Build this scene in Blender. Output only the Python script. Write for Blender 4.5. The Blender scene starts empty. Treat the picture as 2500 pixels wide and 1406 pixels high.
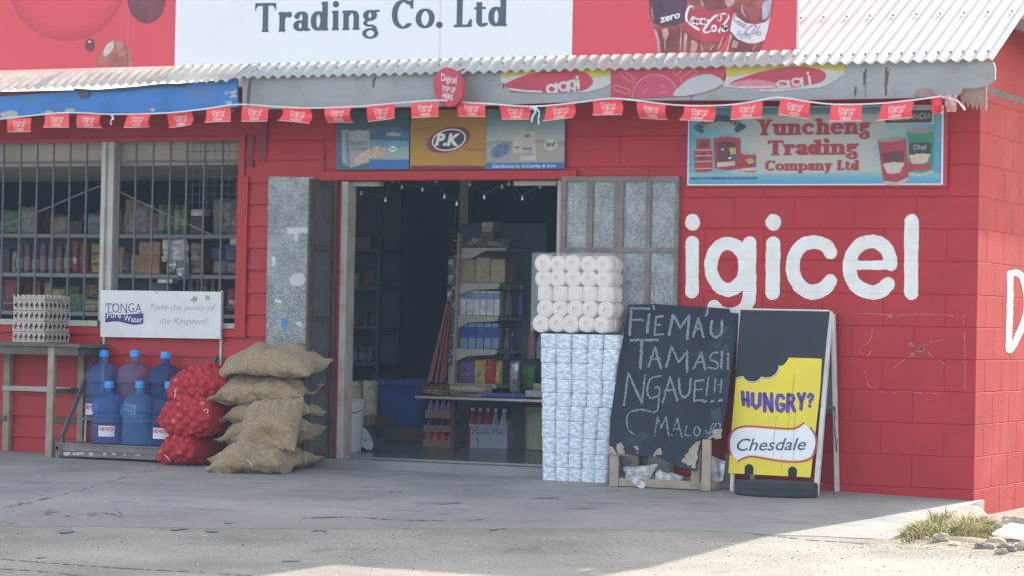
import bpy, bmesh, math, random
import numpy as np
from mathutils import Vector, Matrix, Euler, noise

# ------------------------------------------------------------------ camera, world, sun, exposure
SC = bpy.context.scene
COL = SC.collection
F, CX, CY = 6660.0, 1250.0, 703.0
_yaw, _pitch, _roll = math.radians(25.0), math.radians(0.85), math.radians(1.15)
CAM = np.array([4.50, -16.43, 1.0])
FWD = np.array([-math.sin(_yaw)*math.cos(_pitch), math.cos(_yaw)*math.cos(_pitch), math.sin(_pitch)])
_r0 = np.array([math.cos(_yaw), math.sin(_yaw), 0.0]); _u0 = np.cross(_r0, FWD)
RGT = _r0*math.cos(_roll) + _u0*math.sin(_roll)
UPV = -_r0*math.sin(_roll) + _u0*math.cos(_roll)
cd = bpy.data.cameras.new('camera'); co = bpy.data.objects.new('camera', cd); COL.objects.link(co)
co.matrix_world = Matrix(((RGT[0], UPV[0], -FWD[0], CAM[0]), (RGT[1], UPV[1], -FWD[1], CAM[1]),
                          (RGT[2], UPV[2], -FWD[2], CAM[2]), (0, 0, 0, 1)))
cd.sensor_fit = 'HORIZONTAL'; cd.sensor_width = 36; cd.lens = F/2500*36
cd.clip_start = 0.1; cd.clip_end = 2000
SC.camera = co

SUN_EL, SUN_AZ = math.radians(32.0), math.radians(8.5)
w = bpy.data.worlds.new("World"); SC.world = w; w.use_nodes = True
nt = w.node_tree; bg = nt.nodes['Background']
sky = nt.nodes.new('ShaderNodeTexSky'); sky.sky_type = 'NISHITA'; sky.sun_disc = False
sky.sun_elevation = SUN_EL; sky.sun_rotation = SUN_AZ
sky.dust_density = 2.0; sky.air_density = 1.0
hsv = nt.nodes.new('ShaderNodeHueSaturation'); hsv.inputs['Saturation'].default_value = .42   # a hazy, whitish tropical sky
nt.links.new(sky.outputs[0], hsv.inputs['Color']); nt.links.new(hsv.outputs[0], bg.inputs[0]); bg.inputs[1].default_value = 0.15
sl = bpy.data.lights.new('sun', 'SUN'); so = bpy.data.objects.new('sun', sl); COL.objects.link(so)
sl.energy = 2.8; sl.angle = math.radians(0.6); sl.color = (1.0, 0.95, 0.86)
_sd = Vector((math.sin(SUN_AZ)*math.cos(SUN_EL), math.cos(SUN_AZ)*math.cos(SUN_EL), math.sin(SUN_EL)))
so.rotation_euler = _sd.to_track_quat('Z', 'Y').to_euler(); so.location = (0, 10, 20)
SC.view_settings.view_transform = 'Standard'; SC.view_settings.look = 'None'
SC.view_settings.exposure = 1.52; SC.view_settings.gamma = 1.0

random.seed(7); RNG = np.random.default_rng(5)

# ------------------------------------------------------------------ pixel <-> place helpers (the photo's own camera)
def ray(px, py): return FWD + RGT*(px-CX)/F - UPV*(py-CY)/F
def ony(px, py, y=0.0):
    d = ray(px, py); return CAM + d*((y-CAM[1])/d[1])
def slab_z(x, y):
    return min(0.02, max(0, -x)*0.022) + 0.025*min(1, max(0, -x)/7) + 0.033*max(min(y, 0), -9)
def ong(px, py, dz=0.0):
    z = 0.0
    d = ray(px, py)
    for i in range(40):
        p = CAM + d*((z-CAM[2])/d[2]); z = .5*z + .5*(slab_z(p[0], p[1])+dz)
    return p
class Plane:
    def __init__(s, p, n):
        s.p = np.array(p, float); n = np.array(n, float); s.n = n/np.linalg.norm(n)
        if s.n @ FWD > 0: s.n = -s.n
    def at(s, px, py, lift=0.0):
        d = ray(px, py); t = ((s.p-CAM) @ s.n)/(d @ s.n)
        return CAM + d*t + s.n*lift
def ypl(y): return Plane((0, y, 0), (0, -1, 0))

# ------------------------------------------------------------------ materials
_M = {}
def S2L(c):
    c = c/255.0
    return c/12.92 if c <= .04045 else ((c+.055)/1.055)**2.4
def M(name, col, rough=.6, var=.12, scale=6.0, bump=0.0, bscale=None, metal=0.0, spec=.4, stain=None, stain_amt=0.0,
      stain_scale=2.0, trans=0.0, alpha=1.0, emit=0.0, detail=4.0, sheen=0.0):
    """Principled surface whose colour varies by noise, with optional stains of a second colour and bump."""
    if name in _M: return _M[name]
    m = bpy.data.materials.new(name); m.use_nodes = True; _M[name] = m
    t = m.node_tree; b = t.nodes['Principled BSDF']
    b.inputs['Roughness'].default_value = rough; b.inputs['Metallic'].default_value = metal
    b.inputs['Specular IOR Level'].default_value = spec
    c = (*col, 1)
    tc = t.nodes.new('ShaderNodeNewGeometry')
    n1 = t.nodes.new('ShaderNodeTexNoise'); n1.inputs['Scale'].default_value = scale; n1.inputs['Detail'].default_value = detail
    t.links.new(tc.outputs['Position'], n1.inputs['Vector'])
    mr = t.nodes.new('ShaderNodeMapRange'); mr.inputs[1].default_value = .3; mr.inputs[2].default_value = .7
    mr.inputs[3].default_value = 1-var; mr.inputs[4].default_value = 1+var
    t.links.new(n1.outputs['Fac'], mr.inputs[0])
    mx = t.nodes.new('ShaderNodeVectorMath'); mx.operation = 'SCALE'; mx.inputs[0].default_value = col
    t.links.new(mr.outputs[0], mx.inputs['Scale'])
    out = mx.outputs[0]
    if stain is not None:
        n2 = t.nodes.new('ShaderNodeTexNoise'); n2.inputs['Scale'].default_value = stain_scale; n2.inputs['Detail'].default_value = 6
        n2.inputs['Roughness'].default_value = .65
        t.links.new(tc.outputs['Position'], n2.inputs['Vector'])
        r2 = t.nodes.new('ShaderNodeMapRange'); r2.inputs[1].default_value = .5; r2.inputs[2].default_value = .72
        r2.inputs[3].default_value = 0; r2.inputs[4].default_value = stain_amt
        t.links.new(n2.outputs['Fac'], r2.inputs[0])
        m2 = t.nodes.new('ShaderNodeMix'); m2.data_type = 'RGBA'; m2.inputs[7].default_value = (*stain, 1)
        t.links.new(r2.outputs[0], m2.inputs[0]); t.links.new(out, m2.inputs[6]); out = m2.outputs[2]
    t.links.new(out, b.inputs['Base Color'])
    if bump:
        n3 = t.nodes.new('ShaderNodeTexNoise'); n3.inputs['Scale'].default_value = bscale or scale*5; n3.inputs['Detail'].default_value = 5
        t.links.new(tc.outputs['Position'], n3.inputs['Vector'])
        bp = t.nodes.new('ShaderNodeBump'); bp.inputs['Strength'].default_value = bump; bp.inputs['Distance'].default_value = .01
        t.links.new(n3.outputs['Fac'], bp.inputs['Height']); t.links.new(bp.outputs[0], b.inputs['Normal'])
    if trans: b.inputs['Transmission Weight'].default_value = trans; b.inputs['IOR'].default_value = 1.2
    if alpha < 1: b.inputs['Alpha'].default_value = alpha
    if emit:
        b.inputs['Emission Color'].default_value = c; b.inputs['Emission Strength'].default_value = emit
    if sheen: b.inputs['Sheen Weight'].default_value = sheen
    return m
def MG(name, stops, axis, lo, hi, rough=.45, var=.05):
    """printed colour gradient along one world axis"""
    if name in _M: return _M[name]
    m = bpy.data.materials.new(name); m.use_nodes = True; _M[name] = m
    t = m.node_tree; b = t.nodes['Principled BSDF']; b.inputs['Roughness'].default_value = rough
    g = t.nodes.new('ShaderNodeNewGeometry'); sx = t.nodes.new('ShaderNodeSeparateXYZ')
    t.links.new(g.outputs['Position'], sx.inputs[0])
    mr = t.nodes.new('ShaderNodeMapRange'); mr.inputs[1].default_value = lo; mr.inputs[2].default_value = hi
    t.links.new(sx.outputs['XYZ'.index(axis)], mr.inputs[0])
    r = t.nodes.new('ShaderNodeValToRGB'); el = r.color_ramp.elements
    while len(el) < len(stops): el.new(.5)
    for e, (p, c) in zip(el, stops): e.position = p; e.color = (*c, 1)
    n = t.nodes.new('ShaderNodeTexNoise'); n.inputs['Scale'].default_value = 9
    t.links.new(g.outputs['Position'], n.inputs['Vector'])
    m2 = t.nodes.new('ShaderNodeMath'); m2.operation = 'MULTIPLY_ADD'; m2.inputs[1].default_value = .25; 
    t.links.new(n.outputs['Fac'], m2.inputs[0])
    m3 = t.nodes.new('ShaderNodeMath'); m3.operation = 'SUBTRACT'; m3.inputs[1].default_value = .125
    t.links.new(mr.outputs[0], m2.inputs[2]); t.links.new(m2.outputs[0], m3.inputs[0]); t.links.new(m3.outputs[0], r.inputs[0])
    t.links.new(r.outputs[0], b.inputs['Base Color'])
    return m

# ------------------------------------------------------------------ mesh collector
class MB:
    def __init__(s): s.v = []; s.f = []; s.mi = []; s.cur = 0; s.col = None
    def add(s, vs, fs):
        o = len(s.v); s.v.extend([tuple(map(float, p)) for p in vs])
        s.f.extend([tuple(i+o for i in f) for f in fs]); s.mi.extend([s.cur]*len(fs)); return s
    def quad(s, a, b, c, d): return s.add([a, b, c, d], [(0, 1, 2, 3)])
    def box(s, x0, x1, y0, y1, z0, z1):
        v = [(x0,y0,z0),(x1,y0,z0),(x1,y1,z0),(x0,y1,z0),(x0,y0,z1),(x1,y0,z1),(x1,y1,z1),(x0,y1,z1)]
        return s.add(v, [(0,3,2,1),(4,5,6,7),(0,1,5,4),(1,2,6,5),(2,3,7,6),(3,0,4,7)])
    def rbox(s, x0, x1, y0, y1, z0, z1, b=.01, jit=0.0):
        """box with bevelled edges"""
        bm = bmesh.new(); bmesh.ops.create_cube(bm, size=1)
        for v in bm.verts:
            v.co = Vector((x0+(v.co.x+.5)*(x1-x0), y0+(v.co.y+.5)*(y1-y0), z0+(v.co.z+.5)*(z1-z0)))
            if jit: v.co += Vector((random.uniform(-jit, jit), random.uniform(-jit, jit), random.uniform(-jit, jit)))
        b = min(b, .45*min(x1-x0, y1-y0, z1-z0))
        bmesh.ops.bevel(bm, geom=bm.edges[:], offset=b, segments=2, affect='EDGES', profile=.6)
        bm.verts.index_update(); s.add([v.co[:] for v in bm.verts], [[v.index for v in f.verts] for f in bm.faces]); bm.free(); return s
    def beam(s, p, q, w, h, up=(0, 0, 1)):
        p = Vector(p); q = Vector(q); d = (q-p).normalized(); u = Vector(up)
        if abs(d.dot(u)) > .98: u = Vector((0, 1, 0))
        r = d.cross(u).normalized(); u = r.cross(d)
        vs = [c + r*sx*w/2 + u*sy*h/2 for c in (p, q) for sx, sy in ((-1,-1),(1,-1),(1,1),(-1,1))]
        return s.add(vs, [(3,2,1,0),(4,5,6,7),(0,1,5,4),(1,2,6,5),(2,3,7,6),(3,0,4,7)])
    def tube(s, pts, r, n=8, cap=True):
        pts = [Vector(p) for p in pts]; o = []; fs = []; k = len(pts)
        rr = r if isinstance(r, (list, tuple)) else [r]*k
        t0 = (pts[1]-pts[0]).normalized(); u = Vector((0, 0, 1)) if abs(t0.z) < .9 else Vector((0, 1, 0))
        for i, p in enumerate(pts):
            t = (pts[min(i+1, k-1)]-pts[max(i-1, 0)]).normalized()
            a = t.cross(u).normalized(); b = a.cross(t)
            o += [p + (a*math.cos(2*math.pi*j/n)+b*math.sin(2*math.pi*j/n))*rr[i] for j in range(n)]
        for i in range(k-1):
            fs += [(i*n+j, i*n+(j+1) % n, (i+1)*n+(j+1) % n, (i+1)*n+j) for j in range(n)]
        if cap: fs += [tuple(range(n))[::-1], tuple(range((k-1)*n, k*n))]
        return s.add(o, fs)
    def lathe(s, prof, c=(0, 0, 0), n=28, axis='Z', ang=0.0):
        o = []; fs = []
        for r, z in prof:
            for j in range(n):
                a = 2*math.pi*j/n+ang; x, y = r*math.cos(a), r*math.sin(a)
                o.append((c[0]+x, c[1]+y, c[2]+z) if axis == 'Z' else (c[0]+x, c[1]+z, c[2]+y))
        for i in range(len(prof)-1):
            for j in range(n):
                q = (i*n+j, i*n+(j+1) % n, (i+1)*n+(j+1) % n, (i+1)*n+j); fs.append(q if axis == 'Z' else q[::-1])
        if prof[0][0] > 1e-5: fs.append(tuple(range(n))[::-1])
        if prof[-1][0] > 1e-5: fs.append(tuple(range((len(prof)-1)*n, len(prof)*n)))
        return s.add(o, fs)
    def prism(s, poly, pl, thick, lift=0.0, back=None):
        """extrude a polygon given in photo pixels on a plane, thick metres backwards"""
        a = [pl.at(x, y, lift) for x, y in poly]; b = [p - pl.n*thick for p in a]; n = len(a)
        return s.add(a+b, [tuple(range(n)), tuple(range(n, 2*n))[::-1]] + [(i, i+n, (i+1) % n+n, (i+1) % n) for i in range(n)])
    def mesh(s, name):
        me = bpy.data.meshes.new(name); me.from_pydata(s.v, [], s.f)
        bm = bmesh.new(); bm.from_mesh(me); bmesh.ops.recalc_face_normals(bm, faces=bm.faces[:]); bm.to_mesh(me); bm.free()
        return me

def link(o, parent=None):
    COL.objects.link(o)
    if parent is not None: o.parent = parent
    return o
def part(name, mb, mats, parent=None, smooth=False, label=None, recalc=True):
    """one mesh object; vertices are in world space and moved into the parent's frame"""
    if isinstance(mb, MB):
        if recalc: me = mb.mesh(name)
        else: me = bpy.data.meshes.new(name); me.from_pydata(mb.v, [], mb.f)
        if len(mb.mi) == len(me.polygons) and any(mb.mi): me.polygons.foreach_set('material_index', mb.mi)
    else: me = mb
    for m in (mats if isinstance(mats, (list, tuple)) else [mats]): me.materials.append(m)
    if smooth:
        me.polygons.foreach_set('use_smooth', [True]*len(me.polygons))
        try: me.set_sharp_from_angle(angle=math.radians(40))
        except Exception: pass
    o = bpy.data.objects.new(name, me)
    if parent is not None:
        q = parent; off = Vector((0, 0, 0))
        while q is not None: off += q.location; q = q.parent
        me.transform(Matrix.Translation(-off))
    link(o, parent)
    if label: o['label'] = label
    return o
def parts(name, mbs, mats, parent, smooth=False):
    return [part(name, m, mats, parent, smooth) for m in mbs]
def bxm(*a): return MB().box(*a)
def rbm(*a): return MB().rbox(*a)
def tag(o, label, cat, group=None):
    o['label'] = label; o['category'] = cat
    if group: o['group'] = group
    return o
def thing(name, label, cat, loc=(0, 0, 0), group=None):
    o = bpy.data.objects.new(name, None); o.location = loc; o.empty_display_size = .1; link(o)
    return tag(o, label, cat, group)
def struct(name, mb, mats, smooth=False, kind='structure'):
    o = part(name, mb, mats, None, smooth); o['kind'] = kind; return o
def centre(o):
    """move a one-mesh thing's origin to its base"""
    me = o.data; vs = np.empty(len(me.vertices)*3); me.vertices.foreach_get('co', vs); vs = vs.reshape(-1, 3)
    c = Vector(((vs[:, 0].min()+vs[:, 0].max())/2, (vs[:, 1].min()+vs[:, 1].max())/2, vs[:, 2].min()))
    me.transform(Matrix.Translation(-c)); o.location = c; return o
def solo(name, mb, mats, label, cat, group=None, smooth=False):
    return centre(tag(part(name, mb, mats, None, smooth), label, cat, group))
def dup(o, loc, label=None, group=None, rotz=None):
    r = o.copy(); COL.objects.link(r); r.location = loc
    if rotz is not None: r.rotation_euler = (0, 0, rotz)
    if label: r['label'] = label
    if group: r['group'] = group
    for ch in list(o.children):
        c = ch.copy(); COL.objects.link(c); c.parent = r
        for g in list(ch.children):
            d = g.copy(); COL.objects.link(d); d.parent = c
    return r

# ------------------------------------------------------------------ 2-D shapes (in photo pixels) filled and laid on planes: lettering, prints
def cr(pts, n=7, closed=False):
    """Catmull-Rom curve through points"""
    P = [np.array(p, float) for p in pts]; out = []; k = len(P)
    rng = range(k if closed else k-1)
    for i in rng:
        if closed: a, b, c, d = P[(i-1) % k], P[i], P[(i+1) % k], P[(i+2) % k]
        else: a, b, c, d = P[max(i-1, 0)], P[i], P[i+1], P[min(i+2, k-1)]
        for j in range(n):
            t = j/n
            out.append(.5*((2*b)+(c-a)*t+(2*a-5*b+4*c-d)*t*t+(3*b-a-3*c+d)*t**3))
    if not closed: out.append(P[-1])
    return [tuple(p) for p in out]
def arc(cx, cy, rx, ry, a0, a1, n=18):
    return [(cx+rx*math.cos(math.radians(a0+(a1-a0)*i/n)), cy+ry*math.sin(math.radians(a0+(a1-a0)*i/n))) for i in range(n+1)]
def _seg(X, Y, pts, sx=1.0, sy=1.0, widths=None):
    best = np.full(X.shape, 1e9)
    for i in range(len(pts)-1):
        ax, ay = pts[i][0]/sx, pts[i][1]/sy; bx, by = pts[i+1][0]/sx, pts[i+1][1]/sy
        dx, dy = bx-ax, by-ay; L = dx*dx+dy*dy+1e-12
        t = np.clip(((X/sx-ax)*dx+(Y/sy-ay)*dy)/L, 0, 1)
        d = np.sqrt((X/sx-ax-t*dx)**2+(Y/sy-ay-t*dy)**2)
        if widths is not None: d = d - .5*(widths[i]+(widths[i+1]-widths[i])*t)
        best = np.minimum(best, d)
    return best
def field(X, Y, shapes):
    out = np.full(X.shape, 1e9)
    for sh in shapes:
        k = sh[0]
        if k == 'st': f = _seg(X, Y, sh[1])-sh[2]/2
        elif k == 'stv': f = _seg(X, Y, sh[1], widths=sh[2])
        elif k == 'nib': f = (_seg(X, Y, sh[1], sh[2], sh[3])-.5)*min(sh[2], sh[3])
        elif k == 'ell':
            _, cx, cy, rx, ry, rot = sh; c, s_ = math.cos(rot), math.sin(rot)
            U_ = ((X-cx)*c+(Y-cy)*s_)/rx; V_ = (-(X-cx)*s_+(Y-cy)*c)/ry
            f = (np.sqrt(U_*U_+V_*V_)-1)*min(rx, ry)
        elif k == 'poly':
            pts = sh[1]; d = _seg(X, Y, list(pts)+[pts[0]]); ins = np.zeros(X.shape, bool); n = len(pts)
            for i in range(n):
                x0, y0 = pts[i]; x1, y1 = pts[(i+1) % n]
                if abs(y1-y0) < 1e-9: continue
                ins ^= ((y0 > Y) != (y1 > Y)) & (X < (x1-x0)*(Y-y0)/(y1-y0)+x0)
            f = np.where(ins, -d, d)
        out = np.minimum(out, f)
    return out
def bounds(shapes, pad):
    xs = []; ys = []
    for sh in shapes:
        if sh[0] == 'ell': r = max(sh[3], sh[4]); xs += [sh[1]-r, sh[1]+r]; ys += [sh[2]-r, sh[2]+r]
        else:
            w_ = 0
            if sh[0] == 'st': w_ = sh[2]/2
            if sh[0] == 'stv': w_ = max(sh[2])/2
            if sh[0] == 'nib': w_ = max(sh[2], sh[3])/2
            for p in sh[1]: xs += [p[0]-w_, p[0]+w_]; ys += [p[1]-w_, p[1]+w_]
    return min(xs)-pad, max(xs)+pad, min(ys)-pad, max(ys)+pad
_lat = RNG.random((64, 64))
def vnoise(X, Y, s):
    x = X/s; y = Y/s; i = np.floor(x).astype(int); j = np.floor(y).astype(int); fx = x-i; fy = y-j
    g = lambda a, b: _lat[a % 64, b % 64]
    return (g(i, j)*(1-fx)*(1-fy)+g(i+1, j)*fx*(1-fy)+g(i, j+1)*(1-fx)*fy+g(i+1, j+1)*fx*fy)
def fill(mb, mapf, shapes, step=1.5, minus=None, rough=None, merge=True, clip=None):
    """marching squares: fill the union of shapes and place every vertex with mapf(px,py)"""
    x0, x1, y0, y1 = bounds(shapes, step*1.5)
    nx = int((x1-x0)/step)+2; ny = int((y1-y0)/step)+2
    gx = x0+np.arange(nx)*step; gy = y0+np.arange(ny)*step
    X, Y = np.meshgrid(gx, gy)
    f = field(X, Y, shapes)
    if minus: f = np.maximum(f, -field(X, Y, minus))
    if clip: f = np.maximum(f, field(X, Y, clip))
    if rough: f = f + (vnoise(X, Y, rough[1])-.5)*2*rough[0]
    ins = f < 0
    full = ins[:-1, :-1] & ins[1:, :-1] & ins[:-1, 1:] & ins[1:, 1:]
    anyi = ins[:-1, :-1] | ins[1:, :-1] | ins[:-1, 1:] | ins[1:, 1:]
    vs = []; fs = []
    def V(x, y): vs.append(mapf(x, y)); return len(vs)-1
    for j in range(ny-1):
        if not anyi[j].any(): continue
        i = 0
        while i < nx-1:
            if full[j, i]:
                k = i+1
                if merge:
                    while k < nx-1 and full[j, k]: k += 1
                fs.append((V(gx[i], gy[j]), V(gx[i], gy[j+1]), V(gx[k], gy[j+1]), V(gx[k], gy[j]))); i = k; continue
            if anyi[j, i]:
                cs = [(i, j), (i, j+1), (i+1, j+1), (i+1, j)]; pol = []
                for a in range(4):
                    p, q = cs[a], cs[(a+1) % 4]; fp, fq = f[p[1], p[0]], f[q[1], q[0]]
                    if fp < 0: pol.append((gx[p[0]], gy[p[1]]))
                    if (fp < 0) != (fq < 0):
                        t = fp/(fp-fq); pol.append((gx[p[0]]+(gx[q[0]]-gx[p[0]])*t, gy[p[1]]+(gy[q[1]]-gy[p[1]])*t))
                if len(pol) >= 3: fs.append(tuple(V(*p) for p in pol))
            i += 1
    mb.add(vs, fs); return mb
def onpl(pl, lift): return lambda x, y: pl.at(x, y, lift)

# plain lettering from Blender's built-in font
_dg = None
def glyphs(text, bold=0.0, shear=0.0, space=1.0):
    cu = bpy.data.curves.new('lettering', 'FONT'); cu.body = text; cu.offset = bold; cu.shear = shear; cu.space_character = space
    cu.resolution_u = 3
    ob = bpy.data.objects.new('lettering', cu); COL.objects.link(ob)
    dg = bpy.context.evaluated_depsgraph_get(); dg.update()
    me = bpy.data.meshes.new_from_object(ob.evaluated_get(dg))
    v = np.array([q.co[:2] for q in me.vertices]).reshape(-1, 2); fs = [tuple(p.vertices) for p in me.polygons]
    bpy.data.objects.remove(ob); bpy.data.curves.remove(cu); bpy.data.meshes.remove(me)
    return v, fs
_cap = None
def text(mb, mapf, s, x0, y0, x1, y1, h, bold=0.0, shear=0.0, bend=None, upx=.02, space=1.0):
    """baseline (x0,y0)-(x1,y1) px, capital height h px"""
    global _cap
    if _cap is None:
        hv, _ = glyphs('H'); _cap = hv[:, 1].max()
    v, fs = glyphs(s, bold, shear, space)
    lo, hi = v[:, 0].min(), v[:, 0].max(); out = []
    for x, y in v:
        t = (x-lo)/(hi-lo); u = y/_cap*h
        if bend: u -= bend*(1-(2*t-1)**2)   # negative bend arches upward
        out.append(mapf(x0+(x1-x0)*t+upx*u, y0+(y1-y0)*t-u))
    mb.add(out, fs); return mb

# a serifed letter style drawn from stems, bowls and serifs
def serif_glyph(ch, W, H, X, sf=.13):
    R = []; N = []
    def stem(x, a, b, w_=W): R.append([(x-w_/2, a), (x+w_/2, a), (x+w_/2, b), (x-w_/2, b)])
    def bar(a, b, y, h_=H): R.append([(a, y), (b, y), (b, y+h_), (a, y+h_)])
    def ser(x, y): 
        if sf > 0: bar(x-W/2-sf*.6, x+W/2+sf*.6, y)
    def flag(x, y):
        if sf > 0: R.append([(x-W/2-sf*.8, y-H*1.3), (x, y-H*1.6), (x+W/2, y), (x-W/2, y), (x-W/2-sf*.8, y-H*.4)])
    def dot(x, y, r=1.15): N.append(([(x, y), (x+.001, y)], W*r, W*r))
    def nib(p, w_=W, h_=H): N.append((p, w_, h_))
    a = W/2; g = W/2+.06
    if ch in 'nhmr':
        top = 1.0 if ch == 'h' else X
        stem(g, 0, top); ser(g, 0); flag(g, top)
        if ch == 'r':
            nib(cr([(g+.03, X-.22), (g+.12, X-.09), (g+.24, X-H/2)])); dot(g+.25, X-W*.55, .95); return g+.25+W*.6, R, N
        x = g
        for k in range(2 if ch == 'm' else 1):
            nib(cr([(x+.01, X-.2), (x+.1, X-.08), (x+.2, X-H/2), (x+.3, X-.07), (x+.36, X-.2)])); x += .36
            stem(x, 0, X-.17); ser(x, 0)
        return x+W/2+.08, R, N
    if ch == 'u':
        stem(g, .16, X); flag(g, X); nib(cr([(g, .2), (g+.06, .07), (g+.16, H/2), (g+.28, .09), (g+.36, .2)]))
        stem(g+.36, 0, X); flag(g+.36, X); bar(g+.36, g+.36+W/2+sf*.6, 0); return g+.36+W/2+.09, R, N
    if ch in 'il':
        top = X if ch == 'i' else 1.0
        stem(g, 0, top); ser(g, 0); flag(g, top)
        if ch == 'i': dot(g, X+.22)
        return g+W/2+.07, R, N
    if ch == 't':
        stem(g, .14, X+.17); bar(g-W/2-.08, g+W/2+.12, X-H); nib(cr([(g, .18), (g+.05, .06), (g+.13, H/2), (g+.22, .1)]), W*.9)
        return g+W/2+.16, R, N
    if ch == 'd':
        nib(arc(.27, X/2, .27-W/2, X/2-H/2, 0, 360)); stem(.5, 0, 1.0); flag(.5, 1.0); bar(.5, .5+W/2+sf*.6, 0); return .5+W/2+.08, R, N
    if ch == 'p':
        stem(g, -.3, X); ser(g, -.3); flag(g, X); nib(arc(g+.22, X/2, .24, X/2-H/2, 0, 360)); return g+.46+W/2+.02, R, N
    if ch == 'a':
        stem(.4, .05, X-.15); nib(cr([(.1, X-.17), (.17, X-.07), (.27, X-H/2), (.37, X-.07), (.4, X-.2)])); dot(.11, X-.17, .95)
        nib(arc(.23, .19, .23-W/2+.02, .19-H/2, 0, 360)); nib(cr([(.4, .1), (.44, H/2), (.52, H*.7)]), W*.8); return .55, R, N
    if ch in 'ceoC':
        c = .5 if ch == 'C' else X/2; rx = .3 if ch == 'C' else .23; cx = rx+W/2
        if ch == 'o': nib(arc(cx, c, rx, c-H/2, 0, 360, 30))
        elif ch == 'e': nib(arc(cx, c, rx, c-H/2, 8, 315, 30)); bar(cx-rx, cx+rx+W*.35, c-H*.2)
        else:
            nib(arc(cx, c, rx, c-H/2, 52, 312, 30))
            if ch == 'c': dot(cx+rx*.62, X-.15, .95)
            else: R.append([(cx+rx*.9, .68), (cx+rx*.9+W*.35, .68), (cx+rx*.9+W*.35, 1.0), (cx+rx*.45, .93)])
        return cx+rx+W/2+(.02 if ch != 'C' else -.02), R, N
    if ch == 'g':
        nib(arc(.26, X-.19, .26-W/2-.01, .19-H/2, 0, 360)); nib([(.36, X-.06), (.47, X-H/2), (.55, X-H/2)], W*.6)
        nib(cr([(.16, X-.36), (.09, X-.44), (.16, X-.53), (.36, X-.55), (.46, X-.66)]), W*.7)
        nib(arc(.28, -.13, .28-W/2+.03, .15, 0, 360), W*.75); return .58, R, N
    if ch in 'yY':
        t = 1.0 if ch == 'Y' else X; wd = .76 if ch == 'Y' else .6; m = wd/2+.0
        lo = .42 if ch == 'Y' else .0
        R.append([(.04, t), (.04+W*1.15, t), (m+W*.55, lo), (m-W*.45, lo)])
        if ch == 'Y':
            R.append([(wd-.13-W*.25, t), (wd-.03, t), (m+W*.5, lo), (m+.0, lo)]); stem(m, 0, lo+.04); ser(m, 0)
        else: R.append([(wd-.13-W*.1, t), (wd-.03, t), (.24, -.3), (.1, -.3)]); dot(.12, -.24, .8)
        bar(-.02, .1+W*1.3, t-H); bar(wd-.24, wd+.04, t-H); return wd+.05, R, N
    if ch == 'T':
        bar(0, .74, 1-H*1.3, H*1.3); stem(.37, 0, 1); ser(.37, 0)
        R.append([(0, 1-H), (.05, .74), (0, .74)]); R.append([(.74, 1-H), (.69, .74), (.74, .74)]); R.append([(0, 1-H), (.13, 1-H), (0, .76)]); R.append([(.74, 1-H), (.61, 1-H), (.74, .76)])
        return .76, R, N
    if ch == 'L':
        stem(g+.03, 0, 1); ser(g+.03, 1-H); bar(g-W/2-.06, .6, 0, H*1.2); R.append([(.6, H), (.6, .28), (.54, .28), (.44, H)]); return .64, R, N
    if ch == '.':
        dot(.1, W*.55); return .26, R, N
    return .3, R, N
def serif_text(mb, mapf, s, x0, y0, x1, y1, h, W=.2, H=.085, X=.68, sf=.13, step=1.4, gap=.03, upx=.02, rough=None):
    gl = [(serif_glyph(c, W, H, X, sf)) for c in s]
    tot = sum(g[0]+gap for g in gl)-gap; k = (x1-x0)/tot; cur = 0.0
    for adv, R, N in gl:
        T = lambda p: (x0+(cur+p[0])*k+upx*p[1]*h, y0+(y1-y0)*((cur+p[0])/tot)-p[1]*h)
        sh = [('poly', [T(p) for p in r]) for r in R]+[('nib', [T(p) for p in pp], w_*k, h_*h) for pp, w_, h_ in N]
        if sh: fill(mb, mapf, sh, step, rough=rough)
        cur += adv+gap
    return mb

# ------------------------------------------------------------------ palette
RED = M('red_wall_paint', (.42, .015, .024), .55, .10, 3.0, bump=.25, bscale=60, stain=(.40, .045, .05), stain_amt=.5, stain_scale=1.3)
REDB = M('red_board_paint', (.41, .015, .023), .5, .10, 4.0, bump=.15, bscale=40)
REDD = M('maroon_paint', (.20, .03, .04), .6, .15, 5.0)
WHITEP = M('white_letter_paint', (.80, .81, .80), .5, .05, 10.0, stain=(.55, .50, .50), stain_amt=.35, stain_scale=9)
CONC = M('concrete_render', (.42, .40, .37), .85, .15, 8, bump=.4, bscale=50)
GALV_OLD = M('white_roof_iron', (.52, .515, .485), .42, .07, 2.5, stain=(.38, .35, .30), stain_amt=.35, stain_scale=4, spec=.5)
GALV_LEFT = M('weathered_roof_iron', (.66, .62, .55), .5, .14, 3.5, stain=(.36, .22, .14), stain_amt=.6, stain_scale=5)
GREYF = M('grey_fascia_paint', (.33, .345, .35), .6, .08, 5, stain=(.22, .20, .18), stain_amt=.5, stain_scale=6, bump=.2, bscale=30)
BLUEF = M('faded_blue_paint', (.055, .21, .55), .6, .14, 5, stain=(.17, .22, .30), stain_amt=.8, stain_scale=3.5)
RUST = M('dark_rusty_iron', (.085, .066, .062), .75, .25, 14, bump=.3, bscale=80, stain=(.13, .065, .045), stain_amt=.5, stain_scale=8)
DKIRON = M('dark_iron', (.10, .105, .115), .6, .15, 12)
BARS = M('grey_painted_bar', (.12, .12, .13), .55, .12, 15)
PALEWOOD = M('pale_painted_wood', (.46, .45, .41), .65, .10, 7, bump=.2, bscale=30)
WOOD = M('weathered_wood', (.34, .29, .21), .8, .2, 10, bump=.5, bscale=40, stain=(.20, .16, .12), stain_amt=.6, stain_scale=7)
WOODD = M('dark_weathered_wood', (.13, .115, .10), .8, .2, 10, bump=.4, bscale=40)
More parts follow.
